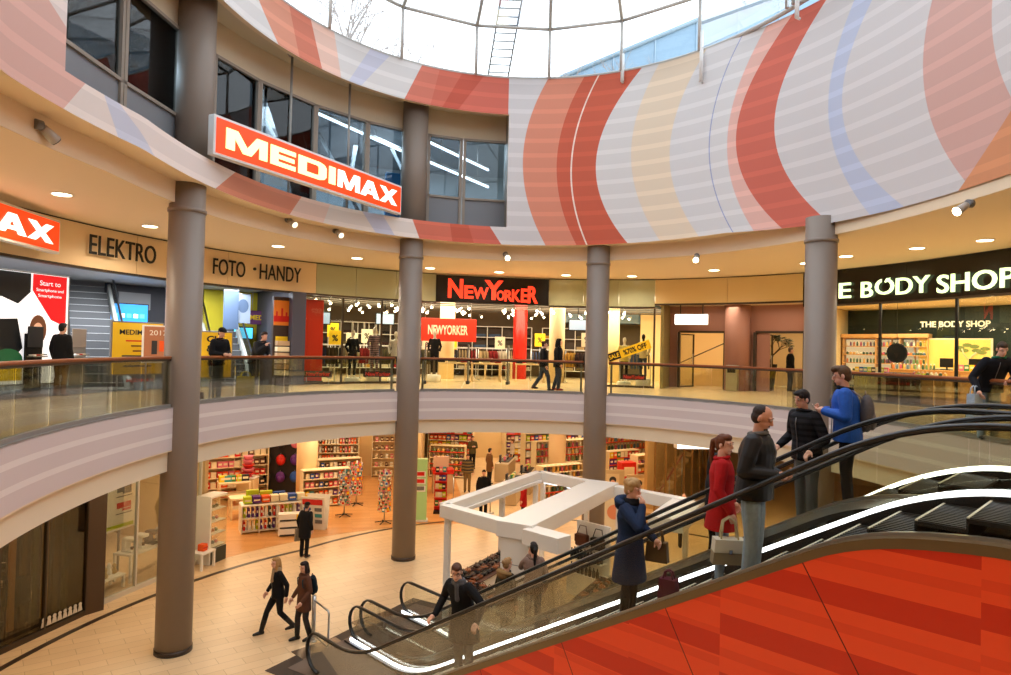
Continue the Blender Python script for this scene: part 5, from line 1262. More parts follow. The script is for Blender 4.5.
# clothes racks and tables with individual garments
GARM = [fabric('garment_%d' % i, c) for i, c in enumerate(((28, 28, 32), (180, 160, 120), (150, 40, 40), (210, 200, 180), (70, 90, 120), (100, 90, 60), (196, 150, 60), (60, 40, 40)))]
def garment_mesh(i):
    m = MB(); m.prism([(-.24, -.02), (-.24, .02), (.24, .02), (.24, -.02)], -.62, -.08); m.prism([(-.2, -.02), (-.2, .02), (.2, .02), (.2, -.02)], -.08, 0); m.box((-.3, 0, -.22), (.1, .035, .34), 0); m.box((.3, 0, -.22), (.1, .035, .34), 0); m.tube([(0, 0, .0), (0, 0, .06), (.03, 0, .09)], .006, 6)
    me = m.mesh('garment'); me.materials.append(GARM[i]); return me
GME = [garment_mesh(i) for i in range(8)]
def rack(label, px, o, n, turn=0, w_=1.3, glab='garment hanging on a rail of the clothes shop', grp='garments on the clothes rails', py=372):
    p, rz = spot(px, o, GZ, py); t_ = thing('clothes_rail', label, 'clothes rail', p, rz+turn)
    m = MB(); m.cyl((-w_/2, 0, 1.4), (w_/2, 0, 1.4), .015, n=8); m.build('rail', STEEL, t_)
    for s_ in (-1, 1): m = MB(); m.cyl((s_*w_/2, 0, 0), (s_*w_/2, 0, 1.4), .018, n=8); m.box((s_*w_/2, 0, .02), (.06, .5, .04)); m.build('leg', STEEL, t_)
    M = Matrix.Translation(p) @ Matrix.Rotation(rz+turn, 4, 'Z')
    base = RND.randint(0, 7)
    for k in range(n):
        g_ = link_mesh('garment', GME[(base+k//3) % 8], None); g_.matrix_world = M @ Matrix.Translation((-w_/2+.08+(w_-.16)*k/max(1, n-1), 0, 1.31)) @ Matrix.Rotation(PI/2, 4, 'Z'); tag(g_, glab, 'garment', grp)
NUMW = ['leftmost', 'second', 'third', 'fourth', 'fifth', 'sixth', 'seventh', 'eighth', 'ninth', 'tenth', 'eleventh', 'twelfth']
for k, (px, o, t__) in enumerate(((318, 1.3, .1), (336, 1.6, -.1), (362, 2.6, .2), (386, 2.2, 0), (345, 4.2, .1), (415, 2.4, .1), (462, 5.0, 0), (492, 3.4, .2), (545, 3.6, .1), (580, 2.2, -.2), (505, 6.6, 0), (635, 2.4, 0))):
    rack('clothes rail in the clothes shop, %s from the left wall' % NUMW[k], px, o, 9, t__)
def table(label, px, o, w_=1.3, d_=.8, h_=.8, n=6, py=374):
    p, rz = spot(px, o, GZ, py); t_ = thing('display_table', label, 'table', p, rz)
    m = MB(); m.rbox((0, 0, h_-.03), (w_, d_, .06), .01); m.build('tabletop', mat('pale_wood', (220, 196, 152), .5), t_)
    for sx in (-1, 1):
        for sy in (-1, 1): m = MB(); m.box((sx*(w_/2-.05), sy*(d_/2-.05), (h_-.06)/2), (.06, .06, h_-.06)); m.build('leg', mat('pale_wood'), t_)
    M = Matrix.Translation(p) @ Matrix.Rotation(rz, 4, 'Z')
    for k in range(n):
        x = -w_/2+.18+(w_-.36)*(k % 3)/2; y_ = -.18+.36*(k//3)
        for j in range(2): m = MB(); m.rbox((x, y_, h_+.035+.065*j), (.28, .3, .06), .02); g_ = tag(m.build('folded_shirt', GARM[(k+j*3) % 8]), 'folded shirt in the piles on a clothes shop table', 'shirt', 'folded shirts on the tables'); g_.matrix_world = M
for px, o, lab in ((452, 1.8, 'display table with folded shirts left of the security gates'), (486, 2.0, 'display table with folded shirts behind the right security gate'), (530, 2.0, 'display table with folded shirts behind the walking couple'), (498, 4.4, 'display table with folded shirts deep in the clothes shop')): table(lab, px, o)
# wall shelves at the back, white grid
def wall_shelf(label, px, o, w_, h_, zb, nx, nz, frame, depth=.35, py=345, z=None):
    p, rz = spot(px, o, GZ, py); t_ = thing('wall_shelf', label, 'shelf', (p.x, p.y, (z if z is not None else H)+zb), rz)
    m = MB(); m.box((0, depth/2, h_/2), (w_, .02, h_)); m.build('back_panel', mat('shelf_back', (70, 60, 52), .7), t_)
    for k in range(nx+1): m = MB(); m.box((-w_/2+w_*k/nx, 0, h_/2), (.03, depth, h_)); m.build('upright', frame, t_)
    for k in range(nz+1): m = MB(); m.box((0, 0, h_*k/nz), (w_, depth, .03)); m.build('shelf_board', frame, t_)
    return t_, Matrix.Translation((p.x, p.y, (z if z is not None else H)+zb)) @ Matrix.Rotation(rz, 4, 'Z')
for k, (px, w_) in enumerate(((340, 3.4), (390, 3.2), (487, 4.6), (575, 3.4))):
    t_, M = wall_shelf('white grid shelf on the back wall of the clothes shop, %s from the left' % NUMW[k].replace('leftmost', 'first'), px, 7.9, w_, 2.2, .35, 6, 4, WHITE)
    for i in range(6):
        for j in range(4):
            if RND.random() < .8:
                m = MB(); m.rbox((-w_/2+w_*(i+.5)/6, -.02, 2.2*j/4+.09), (w_/6-.16, .28, .15), .02); g_ = tag(m.build('folded_shirt', GARM[RND.randint(0, 7)]), 'folded shirt on the white grid shelves of the clothes shop', 'shirt', 'folded shirts on the grid shelves'); g_.matrix_world = M
# price posters and screens
for k, (px, o, py) in enumerate(((335, 3.0, 338), (352, 4.0, 340), (333, 5.5, 330), (428, 3.8, 345), (452, 6.5, 343), (500, 6.4, 343), (540, 5.2, 340), (587, 2.9, 340), (405, 4.6, 341), (367, 5.0, 336))):
    p, a_ = shop_at(px, o, py); t_ = thing('price_poster', 'yellow price poster standing among the clothes rails', 'poster', (p.x, p.y, p.z), facing(p), 'price posters in the clothes shop'); m = MB(); m.rbox((0, 0, 0), (.5, .02, .62), .005); m.build('card', [YELLOW, CREAMP][k % 2], t_); text('%', BLACK, t_, loc=(0, -.014, 0), fit=(.24, .26), depth=.004, bold=.02); m = MB(); m.cyl((0, .02, -.3), (0, .02, H-p.z), .012, n=6); m.build('stand', STEEL, t_)
for px, o, py, lab in ((320, 3.0, 318, 'ceiling screen near the red panel of the clothes shop'), (385, 4.4, 319, 'ceiling screen behind the patterned mannequin'), (578, 3.0, 325, 'grey ceiling screen left of the third column')):
    p, a_ = shop_at(px, o, py); t_ = thing('television', lab, 'television', (p.x, p.y, p.z), facing(p)); m = MB(); m.rbox((0, 0, 0), (.85, .08, .52), .02); m.build('bezel', BLACK, t_); m = MB(); m.box((0, -.043, 0), (.76, .006, .44)); m.build('screen', mat('grey_screen', (150, 170, 190), .3, emit=(140, 165, 195), es=.7), t_); m = MB(); m.cyl((0, 0, .25), (0, 0, 9.0-p.z), .02, n=8); m.build('pole', BLACK, t_)
# ---------------------------------------------------------------- corridor with the mauve wall
def flat_wall(px0, px1, o, z0, z1, m_, name, th=.2, py=350):
    m = MB(); curved(m, px0, px1, o, z0, z1, th, 6, py); return struct(m.build(name, m_))
CO = 2.0
CORW = mat('corridor_wall', (240, 214, 160), .6)
m = MB(); curved(m, 655, 803, .15, LZ+.14, LZ+.2, 6.5, 10, 320); struct(m.build('ceiling_corridor', CEIL))
flat_wall(664, 803, CO, 7.45, LZ+.14, MAUVE, 'wall_mauve'); flat_wall(664, 677, CO, H, 7.45, MAUVE, 'wall_mauve'); flat_wall(725, 769, CO, H, 7.45, MAUVE, 'wall_mauve')
flat_wall(640, 830, 7.2, H, LZ+.2, CORW, 'wall_corridor'); radial_wall(662, .1, 2.1, H, LZ+.14, mat('olive_glass_wall', (140, 130, 84), .3))
radial_wall(727, 2.2, 7.2, H, LZ+.2, CORW, py=360); radial_wall(664, 2.2, 7.2, H, LZ+.2, CORW, py=360); radial_wall(806, .2, 7.2, H, LZ+.2, CORW, py=360)
p, rz = spot(737, 1.75, GZ, 360); m = MB(); m.cyl(p, (p.x, p.y, LZ+.14), .48, n=36); struct(m.build('column_mauve', MAUVE))
def doorframe(px0, px1, num):
    e = bpy.data.objects.new('door_%d' % num, None); COL.objects.link(e); struct(e)
    for px in (px0, px1): p, rz = spot(px, CO-.05, GZ, 360); m = MB(); m.box((p.x, p.y, H+1.14), (.09, .3, 2.3), rz); m.build('jamb', mat('dark_bronze'), e)
    m = MB(); curved(m, px0, px1, CO-.06, H+2.26, H+2.34, .3, 5, 350); m.build('head', mat('dark_bronze'), e)
    p, rz = spot(px0, CO+.1, GZ, 360); M = Matrix.Translation(p) @ Matrix.Rotation(rz+1.0, 4, 'Z')
    q = MB(); q.box((.0, 0, 0), (.001, .001, .001)); 
    q = MB(); q.box((.45, 0, 1.12), (.86, .02, 2.16), M=M); q.build('pane', GLS, e); q = MB(); [q.box((x, 0, 1.12), (.05, .05, 2.2), M=M) for x in (.02, .9)]; [q.box((.45, 0, z), (.9, .05, .05), M=M) for z in (.03, 2.2)]; q.build('leaf_frame', mat('bronze_frame'), e); q = MB(); q.cyl(M @ V((.8, -.06, .9)), M @ V((.8, -.06, 1.4)), .018, n=8); q.build('door_handle', STEEL, e)
doorframe(679, 725, 1); doorframe(755, 805, 2)
# ramp rail in the left corridor
p, rz = spot(703, 4.5, GZ, 370); t_ = thing('ramp', 'cream ramp with a handrail inside the left corridor door', 'ramp', p, rz)
m = MB(); m.add([(-1.1, -.5, 0), (1.4, -.5, 0), (1.4, -.5, 1.2), (-1.1, .5, 0), (1.4, .5, 0), (1.4, .5, 1.2)], [(0, 1, 2), (3, 5, 4), (0, 2, 5, 3), (1, 4, 5, 2), (0, 3, 4, 1)]); m.build('slope', CORW, t_)
m = MB(); m.tube([(-1.1, -.5, .9), (1.4, -.5, 2.1)], .025, 8); m.build('handrail', mat('bronze_frame'), t_); m = MB(); m.cyl((-1.05, -.5, 0), (-1.05, -.5, .92), .02, n=8); m.build('post', mat('bronze_frame'), t_)
# hanging white light sign
pz, a_ = shop_at(691.5, .15, 319.5); t_ = thing('hanging_sign', 'blank white lit sign hanging before the left corridor door', 'sign', pz, facing(pz))
m = MB(); m.rbox((0, 0, 0), (1.3, .16, .44), .06); m.build('sign_box', WHITE_METAL, t_); m = MB(); m.rbox((0, -.075, 0), (1.24, .03, .38), .05); m.build('sign_face', mat('sign_white_glow', (255, 255, 255), emit=(250, 250, 255), es=2.2), t_)
for s_ in (-.42, .42): m = MB(); m.cyl((s_, 0, .2), (s_, 0, LZ+.14-pz.z), .02, n=8); m.build('hanger', BLACK, t_)
# potted tree
p, rz = spot(768, 3.4, GZ, 378); t_ = thing('potted_tree', 'small leafy tree in a tall dark pot inside the right corridor door', 'plant', p, rz)
m = MB(); m.lathe([(.22, 0), (.27, .5), (.34, 1.0), (.34, 1.05), (.28, 1.05), (.27, .95)], n=24); m.build('pot', mat('dark_pot', (48, 40, 30), .5), t_)
m = MB(); r = random.Random(4); tips = []
def twig(p_, d_, L_, w_, dep):
    q_ = p_+d_*L_; m.cyl(p_, q_, w_, w_*.7, 6)
    if dep == 0: tips.append(q_); return
    for k in range(3): twig(q_, (d_+V((r.uniform(-.9, .9), r.uniform(-.6, .6), r.uniform(-.1, .7)))).normalized(), L_*.72, w_*.62, dep-1)
twig(V((0, 0, .95)), V((.35, 0, .9)).normalized(), .5, .04, 3); m.build('trunk', mat('tree_bark', (84, 60, 40), .8), t_)
m = MB()
for q_ in tips:
    for k in range(5):
        c = q_+V((r.uniform(-.12, .12), r.uniform(-.12, .12), r.uniform(-.06, .1))); a = r.uniform(0, 6.3); u_ = V((cos(a), sin(a), r.uniform(-.3, .3)))*.12; v_ = V((-sin(a), cos(a), .2))*.055
        m.add([c-u_, c+v_, c+u_, c-v_], [(0, 1, 2, 3)])
m.build('foliage', mat('tree_leaf', (62, 76, 30), .6), t_)
m = MB(); m.lathe([(.0, .97), (.27, .97), (.27, 1.0), (0, 1.02)], n=18); m.build('soil', mat('soil', (60, 44, 32), .95), t_)
# steel bin in front of the mauve column
p, rz = spot(732, .85, GZ, 390); t_ = thing('waste_bin', 'square steel waste bin before the mauve column', 'bin', p, rz)
m = MB(); m.rbox((0, 0, .48), (.42, .34, .92), .02); m.build('bin_body', mat('bin_steel', (186, 178, 140), .3, metal=.6), t_); m = MB(); m.rbox((0, 0, .97), (.44, .36, .06), .015); m.build('lid', STEEL, t_); m = MB(); m.box((0, -.172, .78), (.3, .01, .14)); m.build('opening', BLACK, t_)
# ---------------------------------------------------------------- cosmetics shop
m = MB(); curved_deg(m, D['cor'], -6, .2, 8.42, 8.5, 6, 14); struct(m.build('ceiling_cosmetics', mat('cosmetics_ceiling', (244, 222, 176), .7)))
m = MB(); curved_deg(m, 52, -6, 5.2, H, LZ+.1, .1, 14); struct(m.build('wall_cosmetics', mat('dark_green_wall', (24, 44, 36), .5)))
cw = shop_window('glazed front of the cosmetics shop with black mullions', 806, 1040, 3, .02, LZ-.1)
for c_ in cw.children:
    if c_.name.startswith(('mullion', 'sill')): c_.data.materials[0] = mat('black_frame', (16, 16, 14), .4)
p0, _ = shop_at(920, 5.05, 325); 
def on_back(px, py, o=5.1): p, a = shop_at(px, o, py); return p, facing(p)
p, rz = on_back(954, 324, 4.55); t_ = text('THE BODY SHOP', mat('wall_letters', (240, 232, 200), .5, emit=(240, 230, 190), es=.5), bpy.data.objects['wall_cosmetics'], fit=(2.15, .21), depth=.03, bold=.02); t_.data.transform(Matrix.Translation(p) @ Matrix.Rotation(rz, 4, 'Z'))
p, rz = on_back(954, 354, 4.6); t_ = thing('wall_poster', 'large yellow poster of a bonsai tree behind the counter', 'poster', (p.x, p.y, p.z), rz); t_.scale = (.62, .62, .62)
m = MB(); m.rbox((0, 0, 0), (3.7, .06, 1.75), .01); m.build('board', CREAMP, t_); m = MB(); m.box((0, -.035, 0), (3.5, .01, 1.6)); m.build('face', mat('poster_gold', (240, 204, 106), .5, emit=(240, 196, 80), es=.22), t_)
m = MB(); m.tube([(.7, -.045, -.7), (.75, -.045, -.35), (.9, -.045, -.1), (1.1, -.045, .1)], .06, 6); m.tube([(.75, -.045, -.35), (.5, -.045, 0), (.4, -.045, .3)], .04, 6); m.build('tree_trunk_print', mat('print_pale', (230, 214, 160), .5), t_)
for k, (x, z) in enumerate(((.3, .35), (.65, .5), (1.0, .42), (1.35, .1), (1.1, .2), (.5, .2), (1.5, .3))): flat(t_, -.05, ell(x, z, .24, .11, 10), mat('print_green', (128, 140, 70), .6), 'leaf_print', k % 3)
flat(t_, -.05, [(.1, .55), (.22, .62), (.12, .72)], PINK, 'bird_print', 2)
m = MB(); m.box((.6, -.06, -.72), (.5, .01, .06)); m.build('pot_print', mat('print_pale'), t_)
# counter
p, rz = spot(948, 3.2, GZ, 395); t_ = thing('counter', 'long beech counter of the cosmetics shop', 'counter', p, rz)
m = MB(); m.rbox((0, 0, .5), (3.6, .6, 1.0), .01); m.build('counter_body', BEECH, t_); m = MB(); m.rbox((0, 0, 1.02), (3.7, .7, .05), .01); m.build('worktop', mat('worktop_tan', (200, 150, 86), .4), t_); CM = Matrix.Translation(p) @ Matrix.Rotation(rz, 4, 'Z')
for k in range(4): m = MB(); m.box((-1.35+.9*k, -.305, .5), (.02, .01, .9)); m.build('panel_joint', mat('joint', (140, 96, 50)), t_)
PROD = [mat('prod_%d' % i, c, .45) for i, c in enumerate(((230, 226, 206), (120, 150, 90), (200, 90, 110), (90, 120, 140), (230, 180, 90), (110, 70, 90), (60, 90, 60), (210, 120, 60)))]
def bottle_mesh(i, h=.2, r=.035):
    m = MB(); m.lathe([(r*.9, 0), (r, .01), (r, h*.62), (r*.45, h*.75), (r*.42, h*.8)], n=10); m.slot(1); m.lathe([(r*.5, h*.8), (r*.5, h), (0.001, h)], n=10)
    me = m.mesh('bottle'); me.materials.append(PROD[i]); me.materials.append(WHITE); return me
BOT = [bottle_mesh(i) for i in range(8)]; TUB = [bottle_mesh(i, .11, .05) for i in range(8)]
def boxme(i, w_, d_, h_, pal=None):
    m = MB(); m.rbox((0, 0, h_/2), (w_, d_, h_), .006); m.slot(1); m.box((0, -d_/2-.001, h_*.55), (w_*.7, .004, h_*.35)); me = m.mesh('carton_box'); me.materials.append((pal or PALETTE)[i % len(pal or PALETTE)]); me.materials.append(CREAMP); return me
CART = [boxme(i, .14, .1, .2) for i in range(13)]; CARTB = [boxme(i, .30, .24, .24) for i in range(13)]; FLATB = [boxme(i, .24, .2, .06) for i in range(13)]
def goods(M, x0, x1, y, z, n, meshes, name, label, cat, grp, jit=.01, rot=0):
    for k in range(n):
        o = link_mesh(name, meshes[RND.randrange(len(meshes))], None); x = x0+(x1-x0)*(k+.5)/n+RND.uniform(-jit, jit)
        o.matrix_world = M @ Matrix.Translation((x, y, z)) @ Matrix.Rotation(rot+RND.uniform(-.1, .1), 4, 'Z'); tag(o, label, cat, grp)
goods(CM, -1.7, -.3, -.15, 1.045, 12, BOT, 'bottle', 'cosmetic bottle lined up on the beech counter', 'bottle', 'bottles on the counter')
goods(CM, .2, 1.7, -.1, 1.045, 10, CART, 'carton_box', 'small carton on the beech counter', 'box', 'cartons on the counter')
for x, lab in ((-.1, 'black till screen on the middle of the beech counter'), (.75, 'black till screen on the right of the beech counter')):
    t_ = thing('till', lab, 'till'); t_.matrix_world = CM @ Matrix.Translation((x, .12, 1.045)); m = MB(); m.rbox((0, 0, .02), (.3, .25, .04), .01); m.build('base', BLACK, t_); m = MB(); m.rbox((0, 0, .25), (.4, .05, .3), .01); m.build('screen', BLACK, t_); m = MB(); m.cyl((0, .03, .03), (0, .03, .2), .03, n=8); m.build('neck', BLACK, t_)
# product wall
for k, (px, w_) in enumerate(((868, 1.7), (896, 1.3), (915, .9))):
    t_, M = wall_shelf('lit cosmetics shelf with beech frame, %s from the column' % ['first', 'second', 'third'][k], px, 4.4, w_, 1.9, .25, 1, 6, BEECH, py=355)
    m = MB(); m.box((0, .15, .95), (w_-.05, .01, 1.8)); m.build('lit_back', mat('shelf_glow', (250, 244, 220), .5, emit=(250, 242, 210), es=.35), t_)
    m = MB(); m.rbox((0, -.05, 1.98), (w_+.1, .4, .14), .01); m.build('canopy', BEECH, t_)
    for j in range(6): goods(M, -w_/2+.08, w_/2-.08, -.08, 1.9/6*j+.016, int(w_*8), BOT if j % 2 else TUB, 'cosmetic_bottle' if j % 2 else 'cosmetic_jar', 'cosmetic %s on the lit beech shelves' % ('bottle' if j % 2 else 'jar'), 'bottle' if j % 2 else 'jar', 'bottles and jars on the lit shelves')
# window tables with goods
for k, (px, o, lab) in enumerate(((872, .9, 'glass topped display table behind the left cosmetics window'), (905, .8, 'dark display table behind the first black mullion'), (930, 1.0, 'tan display block with leaflets behind the railing'))):
    p, rz = spot(px, o, GZ, 398); t_ = thing('display_table', lab, 'table', p, rz); c_ = [BEECH, mat('dark_table', (74, 44, 34), .5), BEECH][k]
    m = MB(); m.rbox((0, 0, .87), (1.1, .5, .05), .01); m.build('tabletop', c_, t_); m = MB(); m.rbox((0, .02, .43), (1.0, .42, .82), .01); m.build('cabinet', [CREAMP, mat('dark_table'), BEECH][k], t_)
    M = Matrix.Translation(p) @ Matrix.Rotation(rz, 4, 'Z'); goods(M, -.5, .5, -.05, .896, 8, [CART, FLATB, TUB][k], ['carton_box', 'flat_box', 'bottle'][k], 'small product on the %s' % ['left window table', 'dark window table', 'tan display block'][k], 'product', 'products on the window tables')
# round black sign on the mullion
p, _ = shop_at(897, .12, 353); t_ = thing('round_sign', 'round black disc sign hanging behind the first black mullion', 'sign', p, facing(p)); m = MB(); m.cyl((0, .02, 0), (0, -.02, 0), .3, n=28); m.build('disc', BLACK, t_); m = MB(); m.tube([(.26*cos(a), -.022, .26*sin(a)) for a in [2*PI*k/24 for k in range(24)]], .008, 6, closed=True); m.build('rim', DARK, t_); m = MB(); m.cyl((0, 0, .29), (0, 0, LZ-.1-p.z), .006, n=6); m.build('cord', BLACK, t_)
# ================================================================ ground floor
def gpos(px, py): return on_level(px, py, 0)
def gwall(p, q, z0, z1, m_, name, th=.12):
    d = V((q[0]-p[0], q[1]-p[1], 0)); L_ = d.length; mb = MB(); mb.box((L_/2, 0, (z0+z1)/2), (L_, th, z1-z0), M=Matrix.Translation((p[0], p[1], 0)) @ Matrix.Rotation(math.atan2(d.y, d.x), 4, 'Z')); return struct(mb.build(name, m_))
GCZ = 3.84
LOW = MB()
# party walls and back walls
gwall((-9.78, 16.15), (-16.5, 20.2), 0, GCZ, mat('salon_dark_wall', (40, 30, 24), .7), 'wall_salon')
gwall((-9.0, 20.6), (-17, 25.5), 0, GCZ, mat('shop_side_wall', (208, 178, 130), .7), 'wall_side')
gwall((-3.4, 27.4), (-4.6, 38.5), 0, GCZ, mat('shop_side_wall'), 'wall_middle')
gwall((-14.0, 27.8), (-9.4, 32.5), 0, GCZ, mat('shop_side_wall'), 'wall_stationery'); gwall((-9.4, 32.5), (-4.2, 36.0), 0, GCZ, mat('shop_side_wall'), 'wall_stationery_rear')
gwall((-4.4, 40.5), (10, 42), 0, GCZ, mat('drugstore_wall', (220, 190, 140), .7), 'wall_drugstore'); gwall((10, 42), (15.5, 36), 0, GCZ, mat('drugstore_wall'), 'wall_drugstore_side')
# ---------------------------------------------------------------- hair salon at the left
PAVE = mat('salon_floor', (64, 44, 30), .25)
m = MB(); a0, a1 = gpos(-60, 680), gpos(86, 615); m.add([(a0.x, a0.y, .004), (a1.x, a1.y, .004), (a1.x-8, a1.y+4, .004), (a0.x-8, a0.y+4, .004)], [(0, 1, 2, 3)]); struct(m.build('floor_salon', PAVE))
def glazing(label, p, q, n, zt=GCZ, fm=None, gm=None):
    d = V((q[0]-p[0], q[1]-p[1], 0)); L_ = d.length; t_ = thing('shop_window', label, 'window', (p[0], p[1], 0), math.atan2(d.y, d.x)); fm = fm or mat('bronze_frame', (74, 62, 48), .4, metal=.4)
    for k in range(n): m = MB(); m.box((L_*(k+.5)/n, 0, zt/2+.05), (L_/n-.03, .012, zt-.12)); m.build('pane', gm or GLS, t_)
    m = MB(); m.box((L_/2, 0, .06), (L_, .1, .12)); m.build('sill', fm, t_)
    m = MB(); m.box((L_/2, 0, zt-.06), (L_, .1, .12)); m.build('head', fm, t_)
    for k in range(n+1): m = MB(); m.box((L_*k/n, 0, zt/2), (.05, .08, zt)); m.build('mullion', fm, t_)
    return t_
glazing('dark glazed front of the hair salon', gpos(-60, 682), gpos(84, 615), 3, GCZ, None, glass('salon_glass', (226, 222, 206), .22))
p = gpos(91, 611); m = MB(); m.box((p.x, p.y, GCZ/2), (.42, .34, GCZ), rad(58)); struct(m.build('column_bronze', mat('bronze_post', (84, 66, 50), .4, metal=.3)))
GA, GB = gpos(96, 607), gpos(198, 563)
glazing('white framed display window of the household shop behind the first column', GA, GB, 3, GCZ, mat('pale_frame', (206, 200, 186), .4))
u = (GB-GA).normalized(); w_in = V((-u.y, u.x, 0))        # into the shop
SM = lambda p, r=0: Matrix.Translation(p) @ Matrix.Rotation(r, 4, 'Z')
ua = math.atan2(u.y, u.x)
# salon: wooden slats, shelf, chairs
sl0 = gpos(40, 635)+w_in*.8; t_ = thing('slat_screen', 'screen of brown and ochre vertical slats in the hair salon', 'screen', sl0, ua)
m = MB(); m.box((.65, .05, GCZ/2), (1.6, .02, GCZ)); m.build('backing', mat('salon_brown', (58, 40, 22), .5), t_)
for k in range(6): m = MB(); m.rbox((-.05+.27*k, 0, GCZ/2), (.14, .07, GCZ), .01); m.build('slat', [mat('slat_ochre', (168, 112, 40), .5), mat('slat_dark', (84, 60, 24), .5), mat('slat_green', (74, 70, 34), .5)][k % 3], t_)
def salon_chair(p, rz, label):
    t_ = thing('salon_chair', label, 'chair', p, rz)
    m = MB(); m.rbox((0, 0, .52), (.56, .52, .12), .04); m.build('seat', LEATHER, t_); m = MB(); m.rbox((0, .26, .86), (.56, .1, .62), .05); m.build('backrest', LEATHER, t_)
    for s_ in (-1, 1): m = MB(); m.tube([(s_*.3, .2, .5), (s_*.32, .2, .72), (s_*.32, -.2, .72), (s_*.3, -.2, .5)], .025, 8); m.build('armrest', CHROME, t_)
    m = MB(); m.cyl((0, 0, .06), (0, 0, .47), .04, n=10); m.build('stem', CHROME, t_)
    for k in range(5): a = 2*PI*k/5; m = MB(); m.cyl((0, 0, .09), (.3*cos(a), .3*sin(a), .05), .022, .015, 8); m.sphere((.3*cos(a), .3*sin(a), .035), .035); m.build('leg', CHROME, t_)
    return t_
c_ = salon_chair(gpos(16, 632)+V((-.35, .3, 0)), ua+PI-.3, 'black salon chair close to the salon window'); text('SALON', GREYP, c_, loc=(0, .32, .95), fit=(.3, .07), depth=.004, rz=PI) if False else None
salon_chair(gpos(6, 600)+V((-.6, .9, 0)), ua+.6, 'black salon chair deeper in the hair salon')
def plain_shelf(label, p, rz, w_, h_, d_, nz, frame, back=None, name='shelf_unit', nx=1, cat='shelf', base=.08):
    t_ = thing(name, label, cat, p, rz)
    if back: m = MB(); m.box((0, d_/2, h_/2), (w_, .03, h_)); m.build('back_panel', back, t_)
    for k in range(nx+1): m = MB(); m.box((-w_/2+w_*k/nx, 0, h_/2), (.035, d_, h_)); m.build('side_panel', frame, t_)
    for k in range(nz+1): m = MB(); m.box((0, 0, base+(h_-base)*k/nz), (w_, d_, .03)); m.build('shelf_board', frame, t_)
    return t_, SM(p, rz), [base+(h_-base)*k/nz+.016 for k in range(nz)]
t_, M, zs = plain_shelf('wooden shelf with hair products in the salon', gpos(14, 575)+V((-2.2, 2.2, 0)), ua, 1.6, 2.4, .3, 5, mat('salon_shelf', (140, 86, 44), .5), mat('salon_brown'))
for z in zs: goods(M, -.7, .7, 0, z, 9, BOT, 'bottle', 'hair product bottle on the wooden salon shelf', 'bottle', 'bottles on the salon shelf')
# little white figure stickers on the glass foot
for k in range(8):
    p = gpos(38+k*6.2+(8 if k > 6 else 0), 632-k*3.4)+V((0, .0, 0)); m = MB(); m.cyl((0, -.02, .12), (0, -.026, .12), .035, n=10); m.prism([(-.05, .0), (.05, .0), (.03, .09), (-.03, .09)], -.003, .003, Matrix.Translation((0, -.023, 0)) @ Matrix.Rotation(PI/2, 4, 'X'))
    o = tag(m.build('window_sticker', mat('sticker_white', (214, 206, 190), .5)), 'small white figure sticker along the foot of the salon window', 'sticker', 'stickers on the salon window'); a_, b_ = gpos(-60, 682), gpos(84, 615); f_ = .66+.042*k; q = a_.lerp(b_, f_); o.matrix_world = Matrix.Translation(q+V((0, 0, .16))) @ Matrix.Rotation(math.atan2((b_-a_).y, (b_-a_).x), 4, 'Z') @ Matrix.Scale(1.3, 4)
# ---------------------------------------------------------------- household shop window
mid = lambda f_, d_: GA.lerp(GB, f_)+w_in*d_
t_ = thing('product_board', 'white framed board with red header and small product pictures in the shop window', 'board', mid(.52, 1.5), ua)
m = MB(); m.rbox((0, 0, 2.35), (1.7, .08, 2.3), .02); m.build('board', mat('board_white', (244, 240, 226), .5), t_); m = MB(); m.box((0, -.045, 3.25), (1.5, .01, .26)); m.build('header', RED, t_)
for k in range(3): m = MB(); m.box((-.6+.5*k, .1, .6), (.05, .05, 1.2)); m.build('leg', ALU, t_)
for k in range(6): m = MB(); m.rbox((-.45+.85*(k % 2), -.05, 2.85-.48*(k//2)), (.5, .012, [.12, .22, .16][k // 2]), .004); m.rbox((-.45+.85*(k % 2)+.1, -.05, 2.72-.48*(k//2)), (.3, .012, .07), .004); m.build('product_print', [YELLOW, DARK, BLUE, GREYP, LIME, RED][k], t_)
for k in range(6): m = MB(); m.box((-.45+.85*(k % 2), -.05, 2.62-.48*(k//2)), (.55, .01, .02)); m.build('print_line', DARK, t_)
m = MB(); m.box((0, -.05, 1.32), (1.5, .01, .1)); m.build('footer', LIME, t_)
def white_table(label, p, rz, w_, d_, h_, m_=WHITE, low=None, cat='table'):
    t_ = thing('display_table', label, cat, p, rz); m = MB(); m.rbox((0, 0, h_-.03), (w_, d_, .06), .01); m.build('tabletop', m_, t_)
    for sx in (-1, 1):
        for sy in (-1, 1): m = MB(); m.box((sx*(w_/2-.04), sy*(d_/2-.04), (h_-.06)/2), (.06, .06, h_-.06)); m.build('leg', m_, t_)
    if low: m = MB(); m.box((0, 0, low), (w_-.1, d_-.06, .04)); m.build('lower_shelf', m_, t_)
    return t_, SM(p, rz)
t_, M = white_table('white table with coffee machines in the household window', mid(.66, .75), ua, 1.7, .6, .78)
